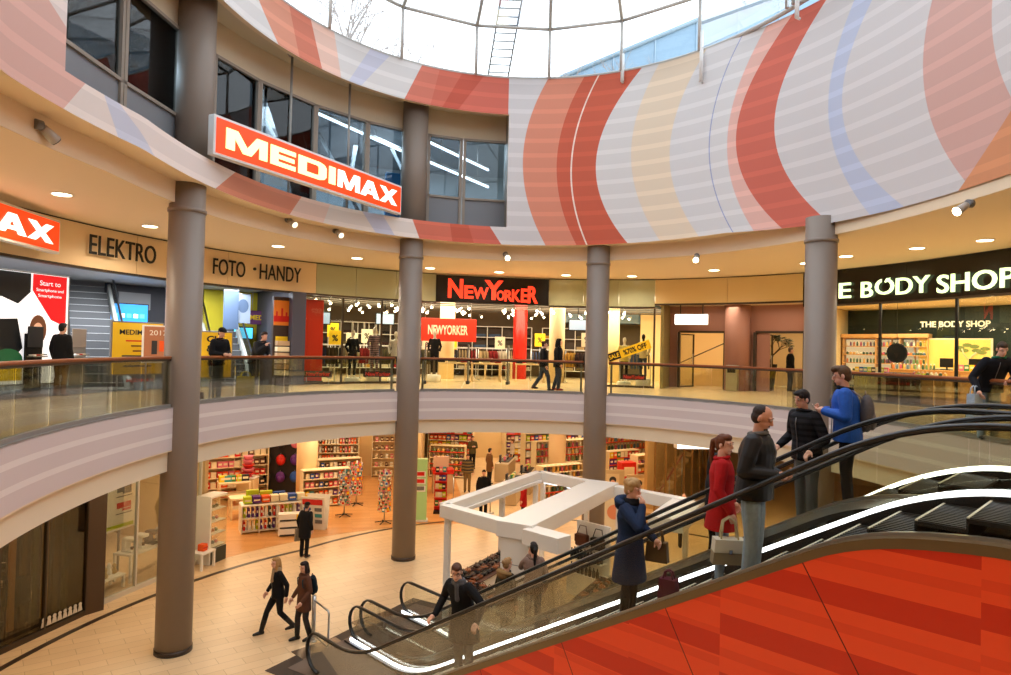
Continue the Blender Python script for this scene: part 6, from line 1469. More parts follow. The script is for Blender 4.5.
def coffee_machine(M_, x, y, z, c_, label):
    t_ = thing('coffee_machine', label, 'coffee machine'); t_.matrix_world = M_ @ Matrix.Translation((x, y, z))
    m = MB(); m.rbox((0, 0, .03), (.24, .34, .06), .02); m.build('base', c_, t_); m = MB(); m.rbox((0, .1, .2), (.22, .13, .34), .03); m.build('water_tank', c_, t_); m = MB(); m.rbox((0, -.02, .34), (.24, .32, .1), .03); m.build('brew_head', c_, t_); m = MB(); m.cyl((0, -.09, .26), (0, -.09, .3), .03, n=10); m.build('spout', BLACK, t_); m = MB(); m.lathe([(.035, .065), (.045, .14)], (0, -.09, 0), 12); m.build('cup', DARK, t_)
for k, (x, c_, lab) in enumerate(((-.6, WHITE, 'white coffee machine at the left end of the window table'), (-.2, WHITE, 'white coffee machine second on the window table'), (.2, DARK, 'dark coffee machine on the window table'), (.6, STEEL, 'steel coffee machine at the right end of the window table'))): coffee_machine(M, x, 0, .78, c_, lab)
t_, M = white_table('low white plinth with small figurines at the left of the household window', mid(.2, .7), ua, 1.3, .5, .36)
for k in range(9):
    m = MB(); m.lathe([(.05, 0), (.06, .05), (.03, .12), (.045, .17), (.02, .22)], n=12); o = tag(m.build('figurine', [mat('silver_figurine', (200, 200, 196), .3, metal=.5), WHITE, mat('gold_figurine', (190, 160, 96), .35, metal=.5)][k % 3]), 'small figurine on the low white plinth in the shop window', 'figurine', 'figurines in the shop window'); o.matrix_world = M @ Matrix.Translation((-.52+.13*k, RND.uniform(-.15, .15), .36)) @ Matrix.Scale(RND.uniform(.9, 1.5), 4)
t_, M, zs = plain_shelf('tall shelf with household goods left of the product board', mid(.15, 2.2), ua, 1.5, 2.7, .4, 6, mat('walnut', (110, 70, 40), .5), mat('walnut'))
for z in zs: goods(M, -.65, .65, 0, z, 6, CARTB if z < 2 else FLATB, 'carton_box', 'household goods box on the tall walnut shelf', 'box', 'boxes on the walnut shelf')
# white vitrine and the low table with an orange box
p = gpos(209, 566)+V((-.15, .45, 0)); t_ = thing('glass_vitrine', 'white glass vitrine with shelves at the edge of the wooden floor', 'cabinet', p, ua)
m = MB(); m.rbox((-.36, 0, 1.0), (.06, .5, 2.0), .01); m.build('side_panel', WHITE, t_); m = MB(); m.rbox((0, 0, .22), (.74, .5, .44), .01); m.build('base', mat('green_black', (40, 46, 40), .4), t_); m = MB(); m.rbox((0, 0, 1.97), (.74, .5, .06), .01); m.build('top', WHITE, t_)
for x, y, w_, d_ in ((0, -.245, .7, .01), (.36, 0, .01, .48), (0, .245, .7, .01)): m = MB(); m.box((x, y, 1.2), (w_, d_, 1.5)); m.build('pane', GLS, t_)
for k in range(4): m = MB(); m.box((0, 0, .5+.36*k), (.68, .46, .015)); m.build('shelf_board', WHITE, t_); goods(SM(p, ua), -.28, .28, 0, .508+.36*k, 4, TUB, 'jar', 'small jar on the shelves of the white vitrine', 'jar', 'jars in the vitrine')
t_, M = white_table('low white side table before the vitrine', gpos(200, 572)+V((-.1, .35, 0)), ua, .6, .45, .5); m = MB(); m.rbox((0, 0, .6), (.2, .2, .2), .02); m.slot(1); m.box((0, -.102, .6), (.2, .004, .04)); o = tag(m.build('gift_box', [ORANGE, RED]), 'orange gift box on the low white side table', 'box'); o.matrix_world = M
# ---------------------------------------------------------------- stationery shop
p = gpos(275, 533)+V((-.2, .55, 0)); irz = rad(28)
t_, M, zs = plain_shelf('low white island shelf stacked with folders and cartons', p, irz, 2.3, .95, .75, 2, WHITE, None, 'island_shelf', 4)
for k in range(7): m = MB(); m.rbox((-.95+.3*k, -.05, 1.0+.11), (.26, .3, .22), .01); m.slot(1); m.box((-.95+.3*k, -.202, 1.1), (.2, .004, .05)); o = tag(m.build('carton_box', [[LIME, PURPLE, ORANGE, CREAMP, CREAMP, BLUE, CREAMP][k], CREAMP]), '%s box on top of the white island shelf%s' % (['lime', 'purple', 'orange', 'cream', 'cream', 'blue', 'cream'][k], ['', '', '', ' beside the orange one', ', third from its right end', '', ' at its right end'][k]), 'box', 'boxes on the island shelf'); o.matrix_world = M
for k, (x, h_, c_) in enumerate(((-.75, .42, LIME), (-.3, .36, LIME), (.15, .30, BLUE))): m = MB(); m.rbox((x, .22, .966+h_/2), (.42, .14, h_), .01); m.slot(1); m.box((x, .148, .966+h_/2), (.3, .004, .1)); o = tag(m.build('display_box', [c_, WHITE]), '%s display box standing at the rear of the island shelf' % ['large lime', 'smaller lime', 'tall blue'][k], 'box', 'display boxes on the island shelf'); o.matrix_world = M
for z in zs:
    for k in range(16): m_ = [CREAMP, DARK, LIME, PURPLE, RED, WHITE, BLUE][RND.randrange(7)]; m = MB(); m.rbox((-1.05+.14*k, -.1, z+.15), (.07, .3, .3), .006); m.slot(1); m.box((-1.05+.14*k, -.252, z+.18), (.045, .003, .08)); o = tag(m.build('folder', [m_, WHITE]), 'folder in the compartments of the white island shelf', 'folder', 'folders in the island shelf'); o.matrix_world = M
p2 = gpos(289, 537)+V((.1, .3, 0)); 
for k in range(3):
    m = MB(); m.rbox((0, 0, .14+.25*k), (1.1, .4, .23), .01); m.slot(1); m.rbox((.15+.2*(k % 2), -.2, .14+.25*k), (.24, .012, .2), .004); m.slot(2); m.box((0, -.202, .05+.25*k), (1.0, .006, .05)); o = tag(m.build('carton_box', [WHITE, YELLOW, DARK]), '%s of the three white cartons with yellow price cards before the island shelf' % ['lowest', 'middle', 'topmost'][k], 'box', 'white cartons before the island shelf'); o.matrix_world = SM(p2, irz-.15)
t_, M = white_table('cream two tier bench table beside the island shelf', gpos(243, 520)+V((0, .4, 0)), rad(30), 1.3, .7, .8, mat('cream_wood', (236, 216, 176), .5), .38)
t_, M = white_table('second cream bench table behind the first one', gpos(228, 509)+V((0, .5, 0)), rad(30), 1.2, .7, 1.0, mat('cream_wood'), .5)
goods(M, -.5, .5, 0, 1.0, 6, CARTB, 'carton_box', 'gift carton on the second cream bench table', 'box', 'cartons on the second bench')
# pyramid of red and pink bowls
M = SM(gpos(236, 507)+V((.1, .9, 0)))
t_ = thing('display_plinth', 'cream plinth below the stack of red bowls', 'plinth', gpos(236, 507)+V((.1, .9, 0))); m = MB(); m.rbox((0, 0, .5), (.7, .6, 1.0), .01); m.build('plinth_body', mat('cream_wood'), t_); m = MB(); m.rbox((0, 0, 1.01), (.74, .64, .03), .005); m.build('top', WHITE, t_)
for k in range(5): m = MB(); m.lathe([(.12, 0), (.26-.02*k, .14), (.28-.02*k, .2), (.24-.02*k, .2), (.1, .03)], n=20); o = tag(m.build('bowl', [RED, PINK, RED, PINK, PINK][k]), '%s bowl of the red and pink stack on the cream plinth' % ['lowest', 'second lowest', 'middle', 'second highest', 'topmost'][k], 'bowl', 'red bowls on the plinth'); o.matrix_world = M @ Matrix.Translation((0, 0, 1.025+.17*k))
# wall shelves with gifts
for k, (px, py, w_, lab, pal) in enumerate(((210, 503, 2.0, 'gift shelf with pink and red boxes on the left shop wall', [PINK, RED, CREAMP, ORANGE]), (245, 499, 1.4, 'gift shelf with dark goods left of the bags', [DARK, BROWN, CREAMP, RED]), (330, 482, 2.4, 'book wall left of the narrow white light', [CREAMP, BROWN, ORANGE, PINK, WHITE]), (360, 476, 2.4, 'dark magazine wall deep in the stationery shop', [DARK, BROWN, WHITE, RED]), (392, 478, 2.2, 'card wall beside the second column', [CREAMP, PINK, BROWN, WHITE]))):
    t_, M, zs = plain_shelf(lab, gpos(px, py)+V((0, .5, 0)), rad(32 if k < 2 else 10), w_, 2.6, .4, 6, mat('cream_wood'), mat('cream_wood'))
    nm = ['gift_box', 'gift_box', 'book', 'magazine', 'card_pack'][k]; cm = [boxme(i, *((.2, .16, .24), (.2, .16, .24), (.08, .2, .28), (.16, .1, .28), (.13, .1, .2))[k], pal) for i in range(len(pal))]
    for z in zs: goods(M, -w_/2+.1, w_/2-.1, -.05, z, int(w_*(7 if k == 2 else 4)), cm, nm, '%s on the %s' % (nm.replace('_', ' '), lab), nm.replace('_', ' '), '%s on the %s' % (nm.replace('_', ' '), lab))
# bag wall
p = gpos(281, 497)+V((0, .8, 0)); t_ = thing('bag_wall', 'dark pegboard wall with school bags in the stationery shop', 'display', p, rad(12)); m = MB(); m.box((0, .1, 1.5), (2.4, .06, 3.0)); m.build('pegboard', mat('pegboard_dark', (38, 32, 32), .7), t_)
for k in range(12): m = MB(); m.cyl((-.9+.6*(k % 4), .08, 1.0+.75*(k//4)), (-.9+.6*(k % 4), -.18, 1.0+.75*(k//4)), .012, n=6); m.build('hook', STEEL, t_)
for k in range(12):
    m = MB(); x, z = -.9+.6*(k % 4), .72+.75*(k//4); m.sphere((x, -.08, z), 1, (.2, .1, .25)); m.sphere((x, -.17, z-.06), 1, (.14, .06, .14)); m.slot(1); m.tube([(x-.06, -.08, z+.22), (x, -.08, z+.32), (x+.06, -.08, z+.22)], .012, 6)
    o = tag(m.build('school_bag', [[DARK, PURPLE, BLUE, GREEN, DARK, RED, PURPLE, DARK, TEAL, DARK, PINK, BLUE][k], BLACK]), 'school bag hanging in the %s row of the dark pegboard, %s from the left' % (['lowest', 'middle', 'top'][k//4], ['first', 'second', 'third', 'fourth'][k % 4]), 'bag', 'school bags on the pegboard'); o.matrix_world = SM(p, rad(12))
p = gpos(303, 506); m = MB(); m.cyl((p.x, p.y+.4, 0), (p.x, p.y+.4, GCZ), .42, n=32); struct(m.build('column_stationery', mat('cream_column', (232, 204, 158), .6)))
# A-frame sign
p = gpos(315, 529); t_ = thing('pavement_sign', 'red and white pavement sign beside the elderly person', 'sign', p, rad(-8))
for s_ in (-1, 1): m = MB(); M2 = Matrix.Translation((0, s_*.18, .6)) @ Matrix.Rotation(-s_*.16, 4, 'X'); m.rbox((0, 0, 0), (.85, .04, 1.2), .01, M=M2); m.build('board', WHITE, t_)
M2 = Matrix.Translation((0, -.2, .6)) @ Matrix.Rotation(.16, 4, 'X'); m = MB(); m.box((0, -.024, .42), (.74, .006, .2), M=M2); m.build('header', RED, t_)
for k in range(6): m = MB(); m.box((-.2+.4*(k % 2), -.024, .15-.22*(k//2)), (.26, .006, .13), M=M2); m.build('print', [BLUE, GREYP, PINK, TEAL, ORANGE, GREYP][k], t_)
# postcard spinners with cards
CARD = []
for i in range(6):
    m = MB(); m.box((0, 0, .075), (.11, .006, .15)); m.slot(1); m.box((0, -.004, .085), (.085, .003, .08)); me = m.mesh('greeting_card'); me.materials.append([CREAMP, PINK, ORANGE, WHITE, TEAL, BROWN][i]); me.materials.append([RED, GREEN, YELLOW, BLUE, WHITE, CREAMP][i]); CARD.append(me)
def spinner(label, p, rows, grp, h0=.45):
    t_ = thing('card_spinner', label, 'rack', p, RND.uniform(0, 1)); m = MB(); m.cyl((0, 0, .05), (0, 0, h0+.19*rows+.05), .022, n=8); m.build('pole', STEEL, t_)
    for k in range(5): a = 2*PI*k/5; m = MB(); m.cyl((0, 0, .08), (.34*cos(a), .34*sin(a), .03), .018, n=8); m.build('leg', BLACK, t_)
    for r_ in range(rows): m = MB(); m.tube([(.22*cos(a), .22*sin(a), h0+.19*r_) for a in [2*PI*k/16 for k in range(16)]], .007, 6, closed=True); [m.cyl((0, 0, h0+.19*r_), (.22*cos(a), .22*sin(a), h0+.19*r_), .005, n=5) for a in [PI/2*k for k in range(4)]]; m.build('wire_ring', STEEL, t_)
    for r_ in range(rows):
        for k in range(8): a = 2*PI*(k+.5*(r_ % 2))/8; o = link_mesh('greeting_card', CARD[RND.randrange(6)], None); o.matrix_world = Matrix.Translation(p) @ Matrix.Rotation(a, 4, 'Z') @ Matrix.Translation((0, -.24, h0+.19*r_+.008)) @ Matrix.Rotation(-.12, 4, 'X'); tag(o, 'greeting card on the '+label, 'card', grp)
spinner('card spinner right behind the pavement sign', gpos(344, 516), 7, 'cards on the first spinner'); spinner('card spinner next to the aisle of the stationery shop', gpos(356, 505), 7, 'cards on the second spinner'); spinner('tall card spinner beside the second column', gpos(384, 523), 8, 'cards on the third spinner')
# toy gondolas
for k, (px, py, rz, lab) in enumerate(((322, 508, .5, 'slanted gift gondola behind the pavement sign'), (336, 494, .5, 'gift gondola between the spinners and the book wall'), (372, 470, .1, 'gift gondola at the end of the wooden aisle'))):
    t_, M, zs = plain_shelf(lab, gpos(px, py)+V((0, .4, 0)), rz, 1.9, 1.5, .5, 4, mat('cream_wood'), mat('cream_wood'), 'gondola')
    for z in zs: goods(M, -.85, .85, -.12, z, 9, CART, 'toy_box', 'toy box on the %s' % lab, 'toy box', 'boxes on the '+lab)
# ---------------------------------------------------------------- drugstore
p = gpos(418, 521); t_ = thing('light_tower', 'pale green lit brochure tower beside the second column', 'display', p, .1); m = MB(); m.rbox((0, 0, 1.2), (.62, .3, 2.3), .02); m.build('tower_body', mat('pale_green_glow', (150, 170, 110), .4, emit=(150, 180, 100), es=.35), t_); m = MB(); m.rbox((0, 0, .04), (.72, .4, .08), .01); m.build('base', WHITE, t_)
for k in range(3): m = MB(); m.rbox((0, -.17, 1.25+.27*k), (.5, .06, .22), .01); m.build('brochure_tray', WHITE, t_); m = MB(); m.box((0, -.21, 1.27+.27*k), (.4, .012, .14)); m.build('brochure', [GREYP, RED, RED][k], t_)
p = gpos(440, 513); t_ = thing('product_stand', 'tall red and white product stand at the drugstore entrance', 'stand', p, .05); m = MB(); m.rbox((0, .1, .9), (.5, .04, 1.8), .01); m.build('back_panel', RED, t_); m = MB(); m.rbox((0, .0, .05), (.52, .4, .1), .01); m.build('base', BLACK, t_); m = MB(); m.rbox((0, .06, 2.02), (.62, .05, .45), .01); m.build('header', mat('header_pale', (236, 190, 170), .5), t_)
for k in range(5): m = MB(); m.box((0, -.08, .3+.33*k), (.48, .32, .025)); m.build('shelf_board', RED, t_); goods(SM(p, .05), -.2, .2, -.08, .315+.33*k, 3, CART, 'carton_box', 'carton on the tall red and white product stand', 'box', 'cartons on the red stand')
p = gpos(431, 492)+V((.5, 0, 0)); t_ = thing('dump_bin', 'bright red dump bin behind the red product stand', 'bin', p, .2); m = MB(); m.rbox((0, 0, .45), (.9, .6, .9), .02); m.build('bin_body', mat('kraft', (190, 160, 128), .6), t_); m = MB(); m.rbox((0, 0, .98), (.96, .66, .22), .02); m.build('rim', RED, t_)
for px, py, lab in ((453, 508, 'steel guide post left of the two walking shoppers'), (490, 513, 'steel guide post right of the two walking shoppers')):
    p = gpos(px, py); t_ = thing('guide_post', lab, 'post', p); m = MB(); m.cyl((0, 0, .02), (0, 0, 1.25), .025, n=10); m.build('post', STEEL, t_); m = MB(); m.lathe([(.16, 0), (.16, .02), (.04, .04)], n=16); m.build('base', STEEL, t_); m = MB(); m.rbox((0, 0, 1.05), (.06, .03, .5), .01); m.build('sensor', GREYP, t_)
# checkouts
for k, (px, py) in enumerate(((512, 500), (526, 490), (505, 478))):
    p = gpos(px, py); t_ = thing('checkout', 'grey checkout counter of the drugstore, %s from the entrance' % ['first', 'second', 'third'][k], 'counter', p, rad(80)); m = MB(); m.rbox((0, 0, .45), (2.2, .7, .88), .02); m.build('counter_body', mat('checkout_grey', (190, 170, 136), .5), t_); m = MB(); m.rbox((.2, 0, .905), (1.5, .5, .03), .005); m.build('belt', BLACK, t_); m = MB(); m.rbox((-.9, .1, 1.15), (.3, .08, .3), .01); m.build('till_screen', DARK, t_); m = MB(); m.cyl((-.9, .1, .88), (-.9, .1, 1.05), .025, n=8); m.build('screen_pole', DARK, t_)
    goods(SM(p, rad(80)), -.3, .8, 0, .922, 5, CART, 'carton_box', 'small carton on the belt of the %s checkout' % ['first', 'second', 'third'][k], 'box', 'cartons on the checkout belts')
BOTL = [bottle_mesh(i, .30, .06) for i in range(8)]; TUBL = [bottle_mesh(i, .17, .075) for i in range(8)]; CARL = [boxme(i, .2, .14, .27) for i in range(13)]
SIGNP = mat('price_rail_red', (214, 60, 44), .5)
def gondola(label, p, rz, w_, h_=1.7, nz=5, pal=None, dens=6, d_=.5, back=None):
    t_, M, zs = plain_shelf(label, p, rz, w_, h_, d_, nz, mat('shelf_cream', (226, 206, 164), .5), back or mat('shelf_cream'), 'gondola')
    for z in zs: m = MB(); m.box((0, -d_/2-.006, z-.012), (w_, .01, .05)); m.build('price_rail', SIGNP if RND.random() < .5 else CREAMP, t_)
    return t_, M, zs
k = 0
for px, py, rz, w_, h_, lab, me in ((560, 500, .55, 2.2, 1.5, 'drugstore gondola behind the left end of the kiosk roof', BOT), (560, 478, .5, 3.2, 1.9, 'drugstore gondola in front of the cream round column', BOT), (585, 470, .45, 3.6, 2.0, 'drugstore gondola left of the third column', CART), (532, 462, .3, 3.4, 2.0, 'drugstore gondola behind the checkouts', CART), (575, 455, .3, 4.2, 2.2, 'drugstore wall gondola under the red garland', BOT), (630, 474, .62, 4.2, 2.2, 'drugstore gondola right of the third column with pale top', BOT), (640, 470, .62, 2.6, 2.3, 'rear drugstore gondola by the stair glazing', CART), (538, 473, .5, 1.9, 2.1, 'drugstore gondola left of the cream round column', CART), (578, 466, .5, 2.4, 2.2, 'drugstore gondola behind the cream round column', BOT), (622, 486, .55, 2.0, 1.7, 'low drugstore gondola behind the portrait posters', CART), (648, 497, .6, 1.7, 1.9, 'drugstore gondola at the foot of the stair glazing', TUB), (520, 459, .2, 2.2, 2.2, 'narrow drugstore gondola behind the cashier', BOT), (492, 448, .1, 4.0, 2.2, 'far gondola at the end of the drugstore aisle', CART), (450, 462, -.1, 2.6, 2.0, 'gondola with blue and dark goods left of the drugstore aisle', CART), (447, 478, -.1, 1.8, 1.6, 'near gondola left of the drugstore aisle', TUB)):
    t_, M, zs = gondola(lab, gpos(px, py)+V((0, .3, 0)), rz, w_, h_)
    for z in zs: goods(M, -w_/2+.08, w_/2-.08, -.14, z, int(w_*4.2), {id(BOT): BOTL, id(TUB): TUBL, id(CART): CARL}[id(me)], 'shampoo_bottle' if me is BOT else ('cream_jar' if me is TUB else 'packet'), ('bottle' if me is BOT else ('jar' if me is TUB else 'packet'))+' on the '+lab, 'bottle' if me is not CART else 'packet', 'goods on the '+lab)
p = gpos(557, 488)+V((0, .4, 0)); m = MB(); m.cyl((p.x, p.y, 0), (p.x, p.y, GCZ), .42, n=32); struct(m.build('column_drugstore', mat('cream_column')))
# faces on posters and red panels right of the third column
for px, py, w_, h_, lab in ((612, 508, 1.0, 1.3, 'pale poster with a portrait right of the third column'), (638, 508, 1.0, 1.1, 'pale poster with two small faces behind the blond woman')):
    p = gpos(px, py); t_ = thing('poster_stand', lab, 'poster', p, .1); m = MB(); m.rbox((0, 0, .3+h_/2), (w_, .06, h_), .01); m.build('board', mat('poster_pale', (214, 196, 160), .5), t_); m = MB(); m.box((0, -.034, .3+h_*.6), (w_*.55, .006, h_*.55)); m.build('photo', CREAMP, t_); m = MB(); m.sphere((0, -.04, .3+h_*.58), 1, (.11, .01, .17)); m.build('face_print', SKIN, t_); m = MB(); m.sphere((0, -.038, .3+h_*.68), 1, (.15, .008, .14)); m.build('hair_print', DARK, t_); m = MB(); m.box((0, 0, .16), (w_*.8, .3, .32)); m.build('base', mat('poster_pale'), t_)
p = gpos(626, 500); t_ = thing('display_wall', 'red display wall between the two portrait posters', 'display', p, .3); m = MB(); m.rbox((0, 0, .85), (.7, .5, 1.7), .02); m.build('body', RED, t_); m = MB(); m.rbox((0, -.26, 1.3), (.5, .02, .4), .01); m.build('print', CREAMP, t_)
# red garland of hanging cards under the fascia
for k in range(14):
    p, a_ = on_ring(500+6.4*k, 428, 6.5); m = MB(); m.prism([(-.16, 0), (.16, 0), (.1, -.26), (-.1, -.26)], -.006, .006, Matrix.Rotation(PI/2, 4, 'X')); m.slot(1); m.cyl((0, 0, 0), (0, 0, .3), .004, n=5); o = tag(m.build('hanging_card', [mat('card_red', (232, 70, 56), .5), STEEL]), 'red card hanging in the garland above the drugstore shelves', 'card', 'red cards over the drugstore'); o.matrix_world = Matrix.Translation((p.x, p.y, 3.54)) @ Matrix.Rotation(facing(p), 4, 'Z')
# ---------------------------------------------------------------- stair glazing at the right
ga, gb = gpos(654, 532), gpos(712, 486)
glazing('tall bronze glazing of the stair hall behind the bald man', ga, gb, 7, GCZ, mat('pale_bronze_frame', (150, 110, 58), .4, metal=.4))  # frames in a paler bronze than the other shop glazing
w2 = V((-(gb-ga).y, (gb-ga).x, 0)).normalized()
gwall(ga+w2*.95+(gb-ga)*.2, gb+w2*.95+(gb-ga)*.6, 0, GCZ, mat('stair_wall', (206, 160, 100), .6), 'wall_stair')
t_ = thing('stair', 'pale stair rising behind the bronze glazing', 'stair', ga+w2*.5, math.atan2((gb-ga).y, (gb-ga).x)); Ls = (gb-ga).length
for k in range(14): m = MB(); m.box((.9+Ls*.9*k/14, .1, .10+.09*k), (Ls*.9/14+.02, .6, .2+.18*k)); m.build('step', mat('stair_stone', (196, 158, 104), .5), t_)
m = MB(); m.tube([(.8, -.26, 1.0), (.8+Ls*.9, -.26, 3.5)], .03, 8); m.build('handrail', mat('rail_red', (150, 60, 40), .4), t_)
for k in range(5): m = MB(); x = .9+Ls*.2*k; m.cyl((x, -.26, .1), (x, -.26, 1.0+2.5*(x-.8)/(Ls*.9)), .02, n=8); m.build('baluster', STEEL, t_)
pz = on_y(692, 445.5, 24.0); t_ = thing('ceiling_lamp', 'long white light panel under the gallery edge at the right', 'lamp', pz, .12); m = MB(); m.rbox((0, 0, 0), (1.25, .3, .2), .02); m.build('housing', WHITE_METAL, t_); m = MB(); m.rbox((0, -.155, -.01), (1.2, .02, .17), .008); m.build('diffuser', mat('panel_glow', (255, 252, 244), emit=(255, 248, 232), es=2.5), t_)
for s_ in (-.5, .5): m = MB(); m.cyl((s_, 0, .1), (s_, 0, 3.86-pz.z), .01, n=6); m.build('hanger', STEEL, t_)
# ---------------------------------------------------------------- kiosk
K0 = V((-1.36, 16.05, 0)); KU = V((2.50, 4.65, 0)); KV = V((1.45, -1.42, 0)); KZ = 2.55
KW = mat('kiosk_white_laminate', (238, 232, 222), .35)
kt = thing('kiosk', 'white open frame sales kiosk between the columns and the escalators', 'kiosk')
def beam(a, b, w_, h_, z, name='beam', m_=KW):
    d = (b-a); L_ = d.length; m = MB(); m.rbox((L_/2, 0, z), (L_, w_, h_), .012, M=Matrix.Translation(a) @ Matrix.Rotation(math.atan2(d.y, d.x), 4, 'Z')); return m.build(name, m_, kt)
un, vn = KU.normalized(), KV.normalized()
F_ = K0+KV; C_ = K0+KU+KV*1.0
beam(K0, K0+KU, .26, .30, KZ+.15); beam(K0, F_, .28, .30, KZ+.15); beam(K0+KU, C_, .26, .30, KZ+.15)
b0, b1 = F_+vn*.35-un*.15, C_+vn*.35+un*.1; beam(b0, b1, .85, .34, KZ+.17)
R0 = F_+vn*.7; beam(R0, R0+vn*.95, .42, .32, KZ+.13); R2 = C_+vn*.7; beam(R2, R2+vn*2.4, .3, .30, KZ+.15); 
beam(R2+vn*2.3, R2+vn*2.3-un*2.2, .8, .3, KZ+.13)
beam(K0+un*.25+vn*.2, K0+KU+vn*.2-un*.2, .06, .1, KZ+.05, 'inner_rail'); 
for q in (K0+vn*.15, K0+KU*.92+vn*.1, K0+KU+vn*.15-un*.0, C_-vn*.2, R2+vn*.2, R2+vn*2.25, K0+KU*.55): m = MB(); m.rbox((0, 0, KZ/2), (.13, .13, KZ), .012, M=Matrix.Translation(q) @ Matrix.Rotation(math.atan2(un.y, un.x), 4, 'Z')); m.build('post', KW, kt)
q = F_+vn*.35+un*.1; m = MB(); m.rbox((0, 0, KZ/2), (.42, .66, KZ), .012, M=Matrix.Translation(q) @ Matrix.Rotation(math.atan2(un.y, un.x), 4, 'Z')); pil = m.build('pillar', KW, kt)
for k in range(4): m = MB(); m.box((-.213, 0, .5+.5*k), (.006, .66, .012), M=Matrix.Translation(q) @ Matrix.Rotation(math.atan2(un.y, un.x), 4, 'Z')); m.build('panel_joint', GREYP, pil)
for f_ in (.25, .7): m = MB(); q = K0+KU+vn*(2.0*f_); m.rbox((0, 0, KZ-.01), (.5, .16, .03), .01, M=Matrix.Translation(q-un*.02) @ Matrix.Rotation(math.atan2(vn.y, vn.x), 4, 'Z')); m.build('lamp_plate', mat('kiosk_light', (255, 255, 255), emit=(240, 245, 255), es=3), kt)
# counters with leather goods
LG = [BLACK, BROWN, mat('dark_brown_leather', (56, 34, 24), .45), LEATHER, mat('tan_leather', (150, 84, 44), .5)]
def pouch(i):
    m = MB(); m.rbox((0, 0, .035), (.2, .14, .07), .03); m.slot(1); m.box((0, -.072, .04), (.1, .004, .02)); m.slot(0); m.tube([(-.07, .02, .06), (-.04, .02, .12), (.04, .02, .12), (.07, .02, .06)], .008, 6); me = m.mesh('leather_pouch'); me.materials.append(LG[i]); me.materials.append(STEEL); return me
PO = [pouch(i) for i in range(5)]
def belt(i):
    m = MB(); m.tube([(.09*cos(a)*(1-.03*a), .09*sin(a)*(1-.03*a), .02) for a in [k*.5 for k in range(30)]], .02, prof=[(-.004, -.018), (.004, -.018), (.004, .018), (-.004, .018)]); m.slot(1); m.box((.11, 0, .02), (.02, .05, .04)); me = m.mesh('rolled_belt'); me.materials.append(LG[i]); me.materials.append(STEEL); return me
BE = [belt(i) for i in range(5)]
def counter(label, a, b, d_, h_, goods_):
    d = b-a; L_ = d.length; rz = math.atan2(d.y, d.x); t_ = thing('sales_counter', label, 'counter', a, rz); m = MB(); m.rbox((L_/2, d_/2, h_/2), (L_, d_, h_), .012); m.build('counter_body', KW, t_); m = MB(); m.rbox((L_/2, d_/2, h_+.02), (L_+.04, d_+.04, .04), .01); m.build('worktop', WHITE, t_)
    m = MB(); m.box((L_/2, d_*.5, h_+.05), (L_-.06, d_-.08, .02)); m.build('display_tray', mat('tray_brown', (84, 48, 32), .5), t_)
    M = Matrix.Translation(a) @ Matrix.Rotation(rz, 4, 'Z'); n = int(L_/.2)
    for r_ in range(3):
        for k in range(n): o = link_mesh('leather_pouch' if (k+r_) % 3 else 'rolled_belt', (PO if (k+r_) % 3 else BE)[RND.randrange(5)], None); o.matrix_world = M @ Matrix.Translation((.12+(L_-.24)*k/max(1, n-1), d_*(.2+.3*r_), h_+.062)) @ Matrix.Rotation(RND.uniform(-.6, .6), 4, 'Z'); tag(o, ('leather pouch' if (k+r_) % 3 else 'rolled leather belt')+' laid out on the '+label, 'pouch' if (k+r_) % 3 else 'belt', 'leather goods on the '+label)
counter('left kiosk counter of leather goods', K0+vn*.0+un*.4, K0+KU*.62+vn*.0, -.75, .95, 0)
counter('front kiosk counter of leather goods', K0+vn*.35+un*.05, F_-vn*.05+un*.05, .6, .9, 0)
counter('right kiosk counter of leather goods', R0+vn*.5+un*1.2, R0+vn*.5+un*3.2, -.6, .95, 0)
# hanging bags and bottles on a white stand
p = R2+vn*-.35-un*1.0; t_ = thing('display_stand', 'white stand with hanging bags inside the kiosk', 'stand', p, math.atan2(vn.y, vn.x)); m = MB(); m.rbox((0, .2, .95), (1.1, .08, 1.9), .01); m.build('back_panel', WHITE, t_); m = MB(); m.rbox((0, 0, .3), (1.1, .5, .6), .01); m.build('base', KW, t_); m = MB(); m.rbox((0, -.05, .95), (1.05, .3, .03), .01); m.build('shelf_board', WHITE, t_)
M = SM(p, math.atan2(vn.y, vn.x))
for x, c_, lab in ((-.28, BROWN, 'brown shoulder bag hanging on the white kiosk stand'), (.25, BLACK, 'black shoulder bag hanging on the white kiosk stand')):
    t_ = thing('shoulder_bag', lab, 'bag'); t_.matrix_world = M @ Matrix.Translation((x, .06, 1.3)); m = MB(); m.rbox((0, 0, .12), (.42, .14, .34), .05); m.build('bag_body', c_, t_); m = MB(); m.tube([(-.17, 0, .27), (-.1, .03, .5), (.1, .03, .5), (.17, 0, .27)], .014, 6); m.build('strap', c_, t_); m = MB(); m.rbox((0, -.075, .17), (.4, .02, .2), .01); m.build('flap', c_, t_)
DB = []
for i in range(2): m = MB(); m.lathe([(.04, 0), (.045, .02), (.045, .16), (.018, .2), (.018, .26)], n=12); me = m.mesh('bottle'); me.materials.append([BLACK, DARK][i]); DB.append(me)
for y in (-.16, -.04): goods(M, -.5, .5, y, .966, 9, DB, 'bottle', 'black bottle lined up on the white kiosk stand', 'bottle', 'bottles on the kiosk stand')
goods(M, -.5, .5, -.18, .6, 8, DB, 'bottle', 'black bottle lined up on the white kiosk stand', 'bottle', 'bottles on the kiosk stand')
